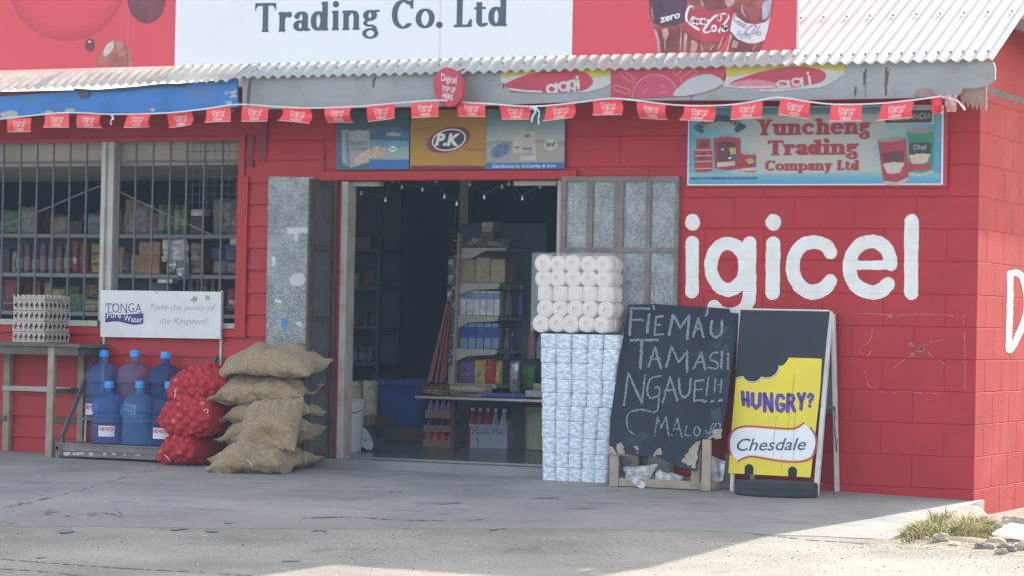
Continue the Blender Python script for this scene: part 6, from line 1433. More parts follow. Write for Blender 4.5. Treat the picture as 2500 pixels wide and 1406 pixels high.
# ------------------------------------------------------------------ shelves behind the window
yw = 1.75
SHG = M('grey_shelf_metal', (.26, .27, .28), .5, .06, 6)
t = thing('shelf_unit', 'long grey shelf unit full of groceries behind the barred window', 'shelf', (-7.8, yw+.2, .1))
sz1, sz2 = ony(300, 573, yw)[2], ony(300, 670, yw)[2]; sz3 = ony(300, 762, yw)[2]
xs0, xs1 = -10.6, ony(600, 600, yw)[0]
parts('shelf', [bxm(xs0, xs1, yw, yw+.40, z-.03, z) for z in (sz1, sz2, sz3)]+[bxm(xs0, xs1, yw+.02, yw+.38, .10, .16)], SHG, t)
mb = MB(); mb.box(xs0, xs1, yw+.402, yw+.42, .10, sz1+.12); part('back_panel', mb, M('dark_shelf_back', (.10, .125, .16), .8), t)
for px in (268, 600): x = ony(px, 600, yw)[0]; part('post', bxm(x-.015, x+.015, yw-.003, yw+.015, .1, sz1+.25), SHG, t)
def col(name, c):
    g_ = sum(c)/3; return M(name, tuple(.75*(.62*v+.38*g_) for v in c), .5, .18, 22)   # darkened and greyed to imitate dim, veiled light behind the window
def pouch_mesh(mb, x0, x1, y, z0, z1, dep, seed, sl=0.0):
    n = 12; W_ = x1-x0; H = z1-z0; A = []; B = []
    for j in range(n+1):
        for i in range(n+1):
            u, v = i/n, j/n; e = (1-abs(2*u-1)**2.5)**.5*(1-abs(2*v-1)**3)**.5; w_ = dep/2*e*(.8+.6*noise.noise(Vector((u*3+seed, v*3, seed))))
            x = x0+W_*(u+.05*noise.noise(Vector((v*4, seed, 1))))+sl*(v)*W_; z = z0+H*(v+.04*noise.noise(Vector((u*4, seed, 5))))
            A.append((x, y+dep/2-w_, z)); B.append((x, y+dep/2+w_, z))
    N = n+1; K = len(A); fs = []
    for j in range(n):
        for i in range(n): q = (j*N+i, j*N+i+1, (j+1)*N+i+1, (j+1)*N+i); fs += [q, tuple(K+p for p in q[::-1])]
    mb.add(A+B, fs)
def goods(kind, px0, py0, px1, py1, y, mat_, label, cat, name=None, band=None, group=None, dep=None, sl=0.0, seed=[0]):
    seed[0] += 1
    if kind == 'pouch' and band is None and py1-py0 > 26 and name is None: band = (.28, .28+.3, (PNKG, PGRN, CRM, PBL, YLW, WHT)[seed[0] % 6])
    x0, x1 = ony(px0, py1, y)[0], ony(px1, py1, y)[0]; z0, z1 = ony((px0+px1)/2, py1, y)[2], ony((px0+px1)/2, py0, y)[2]
    xm = (x0+x1)/2; w_ = x1-x0; mb = MB(); sm = True
    if kind == 'box': dep = dep or .12; mb.rbox(x0, x1, y, y+dep, z0, z1, .004, .0015); sm = False; nm = 'carton'
    elif kind == 'pouch': dep = dep or .08; pouch_mesh(mb, x0, x1, y, z0, z1, dep, seed[0]*1.37, sl); nm = 'packet'
    elif kind == 'can': r_ = w_/2; h = z1-z0; mb.lathe([(r_*.9, 0), (r_, .006), (r_, h-.008), (r_*.92, h), (r_*.88, h-.003), (0, h-.003)], (xm, y+r_, z0), 20); nm = 'can'
    elif kind == 'bottle': r_ = w_/2; h = z1-z0; mb.lathe([(r_*.85, 0), (r_, .01), (r_, h*.55), (r_*.8, h*.68), (r_*.38, h*.80), (r_*.34, h*.9), (r_*.34, h)], (xm, y+r_, z0), 18); nm = 'bottle'
    elif kind == 'jar': r_ = w_/2; h = z1-z0; mb.lathe([(r_*.9, 0), (r_, .008), (r_, h*.72), (r_*.8, h*.80), (r_*.8, h)], (xm, y+r_, z0), 20); nm = 'jar'
    elif kind == 'drum': r_ = w_/2; h = z1-z0; mb.lathe([(r_*.90, 0), (r_*.92, .01), (r_*.97, h*.86), (r_*1.02, h*.87), (r_*1.02, h*.90), (r_*.99, h*.91), (r_, h*.97), (r_*1.03, h*.975), (r_*1.03, h), (r_*.95, h+.002), (0, h-.004)], (xm, y+r_, z0), 32); nm = 'drum'
    o = part(name or nm, mb, mat_, None, smooth=sm); centre(tag(o, label, cat, group))
    if band:
        b0, b1, bm_ = band; mb = MB(); h = z1-z0
        if kind == 'box': mb.box(x0+.0015, x1-.0015, y-.003, y+.002, z0+h*b0, z0+h*b1)
        elif kind == 'pouch': pouch_mesh(mb, x0+w_*.18, x1-w_*.18, y-.006, z0+h*b0, z0+h*b1, (dep or .08), seed[0]*1.37+3)
        else:
            rr_ = r_*(1.012 if kind != 'drum' else 1.0); mb.lathe([(rr_, h*b0), (rr_, h*b1)], (xm, y+r_, z0), 24)
        part('wrapper' if kind != 'box' else 'printed_front', mb, bm_, o)
    if kind in ('bottle', 'jar'):
        mb = MB(); c = r_*(.42 if kind == 'bottle' else .84); mb.lathe([(c, h-.004), (c, h+.012), (0, h+.013)], (xm, y+r_, z0), 16); part('cap', mb, PRW if kind == 'bottle' else M('dull_jar_lid', (.18, .09, .11), .5), o)
    return o
c_ = col
GRN = c_('goods_green', (.10, .34, .12)); PGRN = c_('goods_pale_green', (.36, .48, .28)); TAN = c_('goods_tan', (.42, .35, .24)); ORG = c_('goods_orange', (.55, .25, .05)); YLW = c_('goods_yellow', (.52, .42, .08)); WHT = c_('goods_white', (.95, .96, 1.0))
SLV = M('goods_silver', (.42, .43, .46), .25, .3, 30, metal=.4); BLU = c_('goods_blue', (.05, .10, .36)); PBL = c_('goods_pale_blue', (.22, .30, .46)); RD = c_('goods_red', (.42, .04, .06)); PNKG = c_('goods_pink', (.40, .20, .24)); PUR = c_('goods_purple', (.16, .09, .26)); GRY = c_('goods_grey', (.34, .37, .38)); DRK = c_('goods_dark', (.07, .06, .07)); CRM = c_('goods_cream', (.55, .50, .38)); BRN = c_('goods_brown', (.20, .12, .07))
W_ = 'in the window'
# upper shelf
goods('pouch', 298, 488, 332, 572, yw+.12, YLW, 'dull yellow packet at the back of the upper shelf just right of the window post', 'packet')
goods('pouch', 300, 500, 352, 573, yw+.02, GRY, 'slumped grey bag on the upper window shelf right of the post', 'bag', dep=.14, sl=.25)
goods('pouch', 350, 520, 384, 573, yw+.03, PNKG, 'dusky pink packet between the slumped grey bag and the green cans', 'packet')
for i, (a, b) in enumerate(((383, 400), (402, 419), (421, 437), (438, 453))):
    goods('can', a, 500+(i % 2)*3, b, 573, yw+.03+.012*(i % 2), GRN, 'tall green can on the upper window shelf, one of a row of four', 'can', band=(.15, .8, PGRN) if i % 2 == 0 else (.3, .55, PGRN), group='tall green cans on the upper window shelf')
goods('box', 462, 531, 496, 573, yw+.06, DRK, 'dark carton under the small white box on the upper window shelf', 'carton')
goods('box', 466, 512, 494, 528, yw+.05, WHT, 'small white box on top of the dark carton in the window', 'carton')
goods('pouch', 508, 484, 574, 573, yw+.03, GRY, 'large pale grey bag at the right end of the upper window shelf', 'bag', dep=.16)
goods('pouch', 558, 500, 582, 573, yw+.0, PNKG, 'pinkish packet in the right corner of the upper window shelf', 'packet')
goods('pouch', 208, 522, 244, 573, yw+.04, PBL, 'bluish packet on the upper shelf just left of the window post', 'packet')
goods('pouch', 115, 530, 156, 573, yw+.04, TAN, 'tan packet standing on the upper shelf in the left window', 'packet')
goods('pouch', 45, 505, 84, 573, yw+.06, GRY, 'grey packet on the upper shelf at the left of the window', 'packet')
goods('pouch', 4, 515, 40, 573, yw+.05, GRN, 'dark green packet at the far left of the upper window shelf', 'packet')
goods('box', 160, 540, 200, 573, yw+.1, DRK, 'low dark carton between the tan and bluish packets', 'carton')
# middle shelf
goods('box', 338, 592, 389, 669, yw+.03, ORG, 'orange carton on the middle window shelf', 'carton', band=(.25, .62, c_('goods_deep_orange', (.45, .17, .03))))
goods('pouch', 313, 622, 337, 669, yw+.01, YLW, 'yellow packet leaning against the orange carton', 'packet')
goods('pouch', 294, 636, 314, 669, yw+.01, PUR, 'small mauve packet left of the yellow one by the orange carton', 'packet')
pl_ = ['bottom', 'second', 'third', 'top']
for r_ in range(4):
    goods('pouch', 389+r_ % 2*2, 584+(3-r_)*13.5, 412, 600+(3-r_)*13.5, yw+.02, WHT, pl_[r_]+' white sachet bundle of the left white pile in the window', 'packet', group='white sachet bundles on the middle window shelf', dep=.1)
    goods('pouch', 413, 584+(3-r_)*13.5, 452-r_ % 2*3, 600+(3-r_)*13.5, yw+.01, WHT, pl_[r_]+' white sachet bundle of the right white pile in the window', 'packet', group='white sachet bundles on the middle window shelf', dep=.1)
goods('pouch', 400, 636, 428, 668, yw-.02, SLV, 'shiny silver packet under the white piles, left one', 'packet'); goods('pouch', 425, 640, 455, 684, yw-.06, SLV, 'shiny silver packet slipping over the shelf edge under the white piles', 'packet')
for r_ in range(5):
    goods('pouch', 459, 594+(4-r_)*15, 489, 611+(4-r_)*15, yw+.02, TAN if r_ % 2 else CRM, ('lowest', 'second lowest', 'middle', 'second highest', 'highest')[r_]+' cream packet of the pile beside the blue packs', 'packet', group='cream packets piled on the middle window shelf', dep=.11)
goods('pouch', 512, 604, 542, 636, yw+.02, BLU, 'blue packet with a pale band, left of the two at the window edge', 'packet', band=(.35, .6, PBL)); goods('pouch', 543, 598, 578, 640, yw+.01, BLU, 'blue packet with a pale band, nearest the red window edge', 'packet', band=(.35, .6, PBL))
goods('pouch', 516, 638, 546, 669, yw, GRY, 'clear grey bag below the left blue packet', 'bag'); goods('pouch', 550, 640, 580, 669, yw, TAN, 'tan bag below the right blue packet', 'bag'); goods('pouch', 556, 582, 582, 600, yw+.01, WHT, 'white packet lying on top of the right blue packet', 'packet')
for i in range(7):
    goods('jar', 34+i*19.5, 600+(i % 3)*3, 51+i*19.5, 669, yw+.03+.02*(i % 2), c_('goods_dull_plum', (.20, .12, .17)), 'plum coloured jar with a pale stripe on the middle shelf of the left window', 'jar', band=(.15, .62, PNKG) if i % 2 else (.2, .55, GRY), group='plum jars in a row in the left window')
goods('pouch', 172, 590, 190, 669, yw+.04, RD, 'red packet right of the plum jars, left of a pair', 'packet'); goods('pouch', 190, 594, 208, 669, yw+.03, RD, 'red packet right of the plum jars, right of a pair', 'packet')
for i, (a, b) in enumerate(((596, 620), (621, 645), (646, 669))): goods('pouch', 217, a, 246, b, yw+.02, YLW, ('top', 'middle', 'bottom')[i]+' yellow packet of the pile against the window post', 'packet', group='yellow packets piled by the window post')
goods('pouch', 274, 604, 296, 669, yw+.03, YLW, 'yellow green packet just right of the window post', 'packet', band=(.3, .6, PGRN))
for i, (a, b, y0, y1) in enumerate([(a_+random.uniform(-2, 2), a_+random.uniform(15, 22), random.uniform(512, 540), 573) for a_ in list(range(2, 240, 19))+list(range(276, 560, 20))]):
    goods(('pouch', 'box', 'pouch', 'can')[i % 4], a, y0, b, y1, yw+.24, (GRY, BRN, PUR, DRK, TAN, GRN, PBL)[i*3 % 7], 'dim grocery packet in the back row of the upper window shelf', 'packet', group='dim back row of the upper window shelf')
for i, (a, b, y0, y1) in enumerate([(a_+random.uniform(-2, 2), a_+random.uniform(15, 22), random.uniform(592, 618), 669) for a_ in list(range(2, 240, 20))+list(range(276, 560, 20))]):
    goods(('box', 'pouch', 'can', 'pouch')[i % 4], a, y0, b, y1, yw+.25, (DRK, PNKG, GRY, YLW, RD, TAN, PBL)[i*2 % 7], 'dim grocery packet in the back row of the middle window shelf', 'packet', group='dim back row of the middle window shelf')
for i, a in enumerate(range(4, 240, 24)):
    goods(('pouch', 'box')[i % 2], a, random.uniform(684, 705), a+20, 760, yw+.2, (DRK, GRN, BRN, RD, GRY)[i % 5], 'dim grocery packet in the lowest back row of the left window', 'packet', group='dim lowest back row of the left window')
# low counter level
for i in range(5): goods('jar', 454+i*18, 682+(i % 2)*3, 470+i*18, 760, yw+.04, DRK, 'dark brown jar at the foot of the right window above the sign board', 'jar', band=(.55, .75, BRN), group='dark jars low in the right window')
goods('pouch', 350, 690, 402, 760, yw+.02, c_('goods_dull_teal', (.13, .22, .22)), 'dull teal bag low in the right window above the sign board', 'bag', dep=.15); goods('box', 384, 682, 420, 692, yw+.03, WHT, 'flat white box lying on the dull teal bag', 'carton'); goods('pouch', 548, 704, 582, 760, yw+.0, RD, 'red packet low at the right corner of the window', 'packet')
goods('pouch', 0, 684, 38, 760, yw+.02, RD, 'dark red bag low at the far left of the window', 'bag', dep=.12); goods('pouch', 100, 703, 146, 760, yw+.02, YLW, 'yellow bag behind the egg trays in the window', 'bag', dep=.12); goods('pouch', 196, 730, 242, 760, yw-.02, YLW, 'yellow packet low between the egg trays and the sign board', 'packet'); goods('pouch', 164, 716, 196, 760, yw+.0, GRN, 'green bag low behind the right edge of the egg trays', 'bag'); goods('pouch', 205, 694, 242, 728, yw+.04, BRN, 'brown packet low beside the window post', 'packet')

# ------------------------------------------------------------------ inside the doorway
def c_(name, c): return M('doorlit_'+name, tuple(v*1.15 for v in c), .5, .18, 22)  # goods colours lightened to imitate daylight reaching in near the door
GRN = c_('goods_green', (.10, .34, .12)); TAN = c_('goods_tan', (.42, .35, .24)); YLW = c_('goods_yellow', (.52, .42, .08)); WHT = c_('goods_white', (.62, .66, .72))
BLU = c_('goods_blue', (.05, .10, .36)); PBL = c_('goods_pale_blue', (.22, .32, .52)); RD = c_('goods_red', (.42, .04, .06)); PNKG = c_('goods_pink', (.36, .20, .24)); PUR = c_('goods_purple', (.16, .09, .26)); GRY = c_('goods_grey', (.34, .37, .38)); CRM = c_('goods_cream', (.50, .47, .36)); BRN = c_('goods_brown', (.17, .11, .07))
FZ = .10
def onfloor(px, py):
    d = ray(px, py); return CAM + d*((FZ-CAM[2])/d[2])
# tall shelf on the left, dim
yl = 2.9
t = thing('shelf_unit', 'dim shelf unit inside the doorway on the left behind the cream drums', 'shelf', (ony(870, 800, yl)[0], yl+.2, FZ))
a, b = ony(800, 800, yl)[0], ony(925, 800, yl)[0]
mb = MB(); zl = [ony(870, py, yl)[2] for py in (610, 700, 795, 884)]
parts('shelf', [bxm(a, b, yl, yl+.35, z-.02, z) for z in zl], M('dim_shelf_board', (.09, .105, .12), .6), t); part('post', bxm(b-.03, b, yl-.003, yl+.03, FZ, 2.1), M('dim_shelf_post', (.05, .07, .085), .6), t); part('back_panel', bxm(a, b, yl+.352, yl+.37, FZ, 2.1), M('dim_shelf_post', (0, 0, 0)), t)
_k = (PNKG, TAN, BRN, GRY)
PNKG, TAN, BRN, GRY = (M('dim_goods_'+'abcd'[i], c, .5, .2, 20) for i, c in enumerate(((.16, .10, .12), (.17, .15, .11), (.08, .05, .035), (.14, .16, .17))))  # darker copies of the goods colours, imitating gloom deep in the shop
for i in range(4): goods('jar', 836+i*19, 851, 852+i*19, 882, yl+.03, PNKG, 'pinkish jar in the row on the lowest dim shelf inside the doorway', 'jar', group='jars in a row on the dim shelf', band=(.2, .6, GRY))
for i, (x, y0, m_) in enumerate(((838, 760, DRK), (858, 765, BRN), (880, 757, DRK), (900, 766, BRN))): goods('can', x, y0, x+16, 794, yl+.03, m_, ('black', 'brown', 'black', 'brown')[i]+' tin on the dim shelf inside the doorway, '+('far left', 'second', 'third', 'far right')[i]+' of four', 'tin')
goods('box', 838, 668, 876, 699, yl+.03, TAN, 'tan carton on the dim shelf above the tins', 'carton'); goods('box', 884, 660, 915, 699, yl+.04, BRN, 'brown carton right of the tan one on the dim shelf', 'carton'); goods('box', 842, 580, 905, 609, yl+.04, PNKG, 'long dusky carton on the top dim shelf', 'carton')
PNKG, TAN, BRN, GRY = _k
goods('drum', 842, 930, 874, 1012, 1.9, CRM, 'cream drum inside the doorway, left of two', 'drum'); goods('drum', 877, 928, 911, 1012, 1.9, CRM, 'cream drum inside the doorway beside the blue tub', 'drum')
goods('box', 838, 1012, 915, 1050, 1.9, BRN, 'low brown case under the two cream drums', 'case', dep=.3)
# blue tub
yq = 2.7; FT = ony(980, 1040, yq)[2]; x0, x1, x2, x3 = (ony(p, 930, yq)[0] for p in (912, 1050, 922, 1040)); zt = ony(980, 926, yq)[2]
mb = MB(); dd = .5
def rr_rect(xa, xb, ya, yb_, z, r_=.06, n=6):
    return [(cx+r_*math.cos(a), cy+r_*math.sin(a), z) for cx, cy, a0 in ((xb-r_, yb_-r_, 0), (xa+r_, yb_-r_, 90), (xa+r_, ya+r_, 180), (xb-r_, ya+r_, 270)) for a in [math.radians(a0+90*k/n) for k in range(n+1)]]
rg = [rr_rect(x2, x3, yq, yq+dd, FT+.002), rr_rect(x0+.01, x1-.01, yq-.02, yq+dd+.02, zt-.05), rr_rect(x0-.015, x1+.015, yq-.045, yq+dd+.045, zt-.045), rr_rect(x0-.015, x1+.015, yq-.045, yq+dd+.045, zt), rr_rect(x0+.02, x1-.02, yq, yq+dd, zt), rr_rect(x2+.01, x3-.01, yq+.02, yq+dd-.02, FT+.02)]
n = len(rg[0]); mb.add([p for r_ in rg for p in r_], [(i*n+k, i*n+(k+1) % n, (i+1)*n+(k+1) % n, (i+1)*n+k) for i in range(5) for k in range(n)]+[tuple(range(n))[::-1], tuple(range(5*n, 6*n))])
solo('plastic_tub', mb, M('royal_blue_plastic', (.012, .055, .28), .4, .06, 5), 'large royal blue plastic tub on the shop floor', 'tub')
solo('low_plinth', MB().rbox(x0-.1, x1+.1, yq-.1, yq+dd+.1, FZ, FT, .01), M('brown_plinth', (.11, .085, .075), .7), 'dark brown low plinth under the royal blue tub', 'plinth')
# white buckets by the jamb, round white lid
q = onfloor(835, 1104); yk = q[1]
zb = [FZ, ony(835, 1046, yk)[2], ony(835, 974, yk)[2]]; bx = ony(811, 1050, yk)[0]; br = ony(860, 990, yk)[0]-bx
for k, lab in enumerate(('lower white bucket of the nested pair beside the door post', 'upper white bucket of the nested pair beside the door post')):
    h = .36; z = zb[0] if k == 0 else zb[2]-h; mb = MB(); r_ = br*(.97 if k == 0 else 1)
    mb.lathe([(r_*.80, .0), (r_*.83, .004), (r_*.93, h-.06), (r_*.99, h-.058), (r_*.99, h-.05), (r_*.95, h-.048), (r_*.96, h-.022), (r_*1.0, h-.02), (r_*1.0, h), (r_*.94, h), (r_*.80, .02), (0, .02)], (bx, yk+.17, z+(.002*k)), 36)
    o = part('white_bucket', mb, M('white_bucket_plastic', (.70, .71, .70), .35, .04, 5), None, smooth=True); centre(tag(o, lab, 'bucket', 'white buckets by the doorway'))
    if k == 0:
        mb = MB(); mb.tube([(bx+r_*.97*math.sin(a), yk+.17-r_*1.0*math.cos(a), z+h-.055-.025*math.sin(max(0, a)/1.6*math.pi)) for a in np.linspace(.1, 1.5, 10)], .0035, 5); part('handle', mb, DKIRON, o)
q = onfloor(893, 1102); PL = Plane(Vector(ony(893, 1095, q[1])), (.25, -.9, .35))
mb = MB(); mb.prism([(889+19.5*math.cos(a)+9*math.sin(a), 1067+30*math.sin(a)+6*math.cos(a)) for a in np.linspace(0, 2*math.pi, 33)[:-1]], PL, .018)
dl_ = solo('dial_scale', mb, M('dial_white', (.46, .50, .52), .5, .06, 10), 'round white dial of a shop scale on the floor inside the doorway', 'scale')
mb = MB(); fill(mb, onpl(PL, .002), [('stv', [(880, 1060), (893, 1076)], [1.5, 1.5]), ('ell', 880, 1070, 2, 2, 0), ('st', [(893, 1076), (896, 1066)], 1.2)], .7); part('dial_mark', mb, PRK, dl_)
mb = MB(); mb.prism([(856, 1060), (872, 1040), (900, 1036), (918, 1062), (918, 1098), (905, 1104), (858, 1106)], Plane(Vector(PL.at(893, 1080, -.03)), (.1, -1, .1)), .16); part('scale_body', mb, M('dark_green_enamel', (.03, .07, .075), .4), dl_)
# middle shelving: posts, shelves and goods
yg = 1.75
t = thing('shelf_unit', 'cream shelf unit with sloping end brackets in the middle of the shop', 'shelf', (ony(1150, 800, yg)[0], yg+.25, FZ))
mb = MB(); mb.beam(ony(1119, 570, yg), ony(1104, 938, yg), .05, .05); part('post', mb, M('cream_shelf_post', (.50, .50, .44), .5, .05, 6), t)
mb = MB()
shx = lambda a, b, py: (ony(a, py, yg)[0], ony(b, py, yg)[0])
for a, b, py, th in ((1126, 1236, 606, .02), (1122, 1220, 692, .03), (1118, 1216, 770, .03), (1114, 1213, 851, .03), (1104, 1212, 936, .03)):
    x0, x1 = shx(a, b, py); z = ony(1170, py, yg)[2]; part('shelf', bxm(x0, x1, yg, yg+.45, z-th, z), M('cream_shelf', (.52, .52, .46), .5, .05, 6), t)
mb = MB()
for pts in ([(1127, 607), (1205, 607), (1180, 616), (1150, 632), (1126, 634)], [(1122, 700), (1216, 700), (1216, 704), (1150, 706), (1122, 718)], [(1118, 778), (1213, 778), (1213, 783), (1145, 786), (1118, 800)], [(1114, 860), (1210, 860), (1210, 864), (1140, 868), (1114, 880)]): part('bracket', MB().prism(pts, ypl(yg-.004), .012), M('cream_shelf', (0, 0, 0)), t)
x0, x1 = ony(1118, 800, yg+.46)[0], ony(1330, 800, yg+.46)[0]; mb = MB(); mb.box(x0, x1, yg+.46, yg+.48, FZ, ony(1150, 540, yg)[2]); part('back_panel', mb, M('dark_shelf_back', (0, 0, 0)), t)
t2 = solo('interior_post', MB().beam(ony(1139, 436, 2.7), ony(1137, 560, 2.7), .075, .075), M('grey_post', (.32, .31, .32), .6), 'pale grey upright post behind the shelf unit under the ceiling', 'post')
goods('box', 1176, 543, 1204, 556, yg+.1, CRM, 'small cream box at the very top of the shelf unit', 'carton'); goods('box', 1176, 557, 1203, 567, yg+.09, GRY, 'small grey box under the small cream box on the shelf unit', 'carton')
goods('box', 1172, 568, 1206, 605, yg+.08, BRN, 'brown carton on top of the shelf unit under the small boxes', 'carton')
goods('pouch', 1130, 575, 1170, 605, yg+.02, SLV, 'shiny clear bag on top of the shelf unit, left one', 'bag', dep=.15); goods('pouch', 1178, 582, 1236, 605, yg+.0, SLV, 'shiny clear bag on top of the shelf unit, right one', 'bag', dep=.15)
for i, (a, b) in enumerate(((1126, 1159), (1161, 1195), (1197, 1232))): goods('box', a, (634, 630, 634)[i], b, 691, yg+.04, TAN, ('left', 'middle', 'right')[i]+' tan cardboard carton on the second shelf of the unit', 'carton', dep=.2)
for i in range(6): goods('box', 1122.5+i*16.4, 707+i*.6, 1137.5+i*16.4, 769, yg+.03, WHT, 'tall white and blue drink carton on the third shelf of the unit', 'drink carton', band=(.66, .93, PBL), group='white and blue drink cartons in a row', dep=.06)
for i in range(5): goods('box', 1124+i*19, 788, 1141+i*19, 850, yg+.03, PBL, 'blue drink carton with a deep blue band on the fourth shelf of the unit', 'drink carton', band=(.42, .86, BLU), group='blue drink cartons in a row', dep=.06)
goods('pouch', 1116, 880, 1152, 936, yg+.02, PUR, 'purple packet on the lowest shelf of the unit', 'packet', band=(.25, .55, PNKG)); goods('pouch', 1153, 877, 1180, 936, yg+.03, YLW, 'yellow orange packet on the lowest shelf of the unit', 'packet'); goods('pouch', 1180, 876, 1206, 936, yg+.02, RD, 'red packet on the lowest shelf of the unit', 'packet', band=(.5, .75, PNKG)); goods('pouch', 1206, 880, 1220, 936, yg+.03, YLW, 'thin yellow packet at the right end of the lowest shelf', 'packet')
for i, (a, b, c2, m_) in enumerate(((1228, 1240, 826, GRY), (1242, 1254, 838, BLU), (1284, 1304, 812, PNKG), (1306, 1322, 826, GRY))): goods('bottle', a, c2-22, b, 875, yg+.3, m_, ('slim grey', 'slim blue', 'pinkish', 'pale grey')[i]+' bottle standing in the dark right of the shelf unit', 'bottle')
for i, (a, b, m_) in enumerate(((1230, 1246, GRY), (1262, 1276, BLU))): goods('bottle', a, 702, b, 768, yg+.32, m_, ('grey', 'blue')[i]+' bottle in the dark beside the white drink cartons', 'bottle')
goods('pouch', 1238, 880, 1262, 960, yg+.05, SLV, 'crinkled clear bag standing on the counter right of the shelf', 'bag', dep=.1); goods('pouch', 1270, 890, 1300, 950, yg+.25, GRN, 'dark green packet at the back of the counter', 'packet')
# counter with thin bright edge
yq = 1.45; zc = ony(1170, 970, yq)[2]; x0, x1 = ony(1014, 970, yq)[0], ony(1345, 970, yq)[0]
t = thing('counter_table', 'dark low counter table with a thin pale edge inside the shop', 'table', ((x0+x1)/2, yq+.3, FZ))
mb = MB(); mb.rbox(x0, x1, yq, yq+.75, zc-.022, zc, .003); part('table_top', mb, M('dark_counter_top', (.10, .10, .11), .35), t); mb = MB(); mb.box(x0, x1, yq-.006, yq-.0005, zc-.016, zc+.001); part('edge_trim', mb, M('pale_metal_edge', (.60, .60, .60), .3, metal=.3), t)
for x in (x0+.05, x1-.08): mb = MB(); mb.box(x, x+.03, yq+.5, yq+.53, FZ, zc-.022); part('leg', mb, DKIRON, t)
goods('pouch', 1016, 936, 1080, 968, yq+.05, BRN, 'mound of small brown bags at the left end of the counter', 'bag', dep=.25); goods('pouch', 1078, 938, 1182, 969, yq+.03, TAN, 'mound of clear tan bags on the counter before the shelf unit', 'bag', dep=.25)
goods('box', 1172, 960, 1280, 969, yq+.05, BLU, 'flat royal blue tray on the counter', 'tray', dep=.3); goods('box', 1282, 952, 1330, 969, yq+.05, GRY, 'flat pale tray at the right end of the counter', 'tray', dep=.3); goods('pouch', 1296, 934, 1330, 952, yq+.08, TAN, 'small tan bag on the flat pale tray', 'bag')
# shrink-wrapped drink trays
q = onfloor(1068, 1089); yd = q[1]
for i, (b_, t_, m_, lab, wn) in enumerate(((1089, 1052, c_('drink_red', (.50, .05, .07)), 'tray of red drink bottles at the bottom of the drink stack', 0), (1053, 1018, DRK, 'tray of dark drink bottles in the middle of the drink stack', 1), (1020, 974, c_('drink_purple', (.30, .18, .42)), 'tray of purple drink bottles at the top under the counter', 3))):
    h0, h1 = ony(1068, b_, yd)[2], ony(1068, t_, yd)[2]; xa, xb = ony(1032+wn*2.0, b_, yd)[0], ony(1104-wn*.6, b_, yd)[0]; hh = h1-h0
    t = thing('drink_tray', lab, 'drink tray', ((xa+xb)/2, yd+.12, h0), 'drink trays stacked under the counter')
    mb = MB(); mb.box(xa, xb, yd, yd+.24, h0, h0+.006); mb.box(xa, xb, yd, yd+.004, h0+.006, h0+hh*.45); mb.box(xb-.004, xb, yd+.0045, yd+.24, h0+.006, h0+hh*.45); mb.box(xa, xa+.004, yd+.0045, yd+.24, h0+.006, h0+hh*.45); part('cardboard_tray', mb, M('drink_tray_card', (.33, .22, .17), .8), t)
    for k in range(4):
        for d_ in range(2):
            w2 = (xb-xa-.012)/4; cx = xa+.006+w2*(k+.5); r_ = w2/2*.95; mb = MB(); H_ = hh*.93
            mb.lathe([(r_*.9, .007), (r_, .014), (r_, H_*.62), (r_*.75, H_*.78), (r_*.4, H_*.9), (r_*.4, H_)], (cx, yd+.008+r_+d_*.1, h0), 14); part('drink_bottle', mb, m_, t, smooth=True)
# white crate of cordial bottles, handwritten
q = onfloor(1203, 1094); yk = q[1]; xa, xb = ony(1148, 1065, yk)[0], ony(1238, 1065, yk)[0]; zt = ony(1200, 1036, yk)[2]; dp = .30
t = thing('bottle_crate', 'pale blue white plastic crate of capped bottles with handwriting on its front', 'crate', ((xa+xb)/2, yk+.15, FZ))
mb = MB(); mb.rbox(xa, xb, yk, yk+.012, FZ+.001, zt, .004); mb.box(xa, xb, yk+dp-.012, yk+dp, FZ+.001, zt); mb.rbox(xa, xa+.012, yk+.0125, yk+dp-.0125, FZ+.001, zt, .003); mb.rbox(xb-.012, xb, yk+.0125, yk+dp-.0125, FZ+.001, zt, .003); mb.box(xa+.0125, xb-.0125, yk+.0125, yk+dp-.0125, FZ+.002, FZ+.012); mb.rbox(xa-.008, xb+.008, yk-.008, yk-.0002, zt-.02, zt+.002, .003)
part('crate_body', mb, M('pale_crate_plastic', (.46, .52, .66), .45, .05, 8), t)
mb = MB(); zq = lambda pts: [(1130+x*.1067, 960+y*.1067) for x, y in pts]; PK_ = ypl(yk-.0095)
for pts in ([(245, 780), (235, 920)], [(240, 785), (300, 765), (350, 790), (310, 840), (250, 850)], [(310, 880), (320, 920), (360, 880), (370, 920)], [(390, 870), (410, 920), (450, 880), (470, 925), (500, 880)], [(545, 800), (540, 925)], [(545, 880), (575, 870), (585, 925)], [(700, 790), (690, 920)], [(700, 790), (760, 880), (775, 780)], [(800, 870), (800, 920)], [(830, 925), (840, 870), (870, 880), (870, 925)], [(900, 880), (880, 920), (930, 925)], [(340, 980), (345, 1150)], [(265, 1055), (345, 1050), (375, 1090)]):
    fill(mb, lambda x, y: ony(x, y, yk-.0092), [('st', zq(pts), 1.9)], .6, rough=(.5, 2))
part('lettering', mb, M('marker_navy', (.19, .23, .38), .8), t)
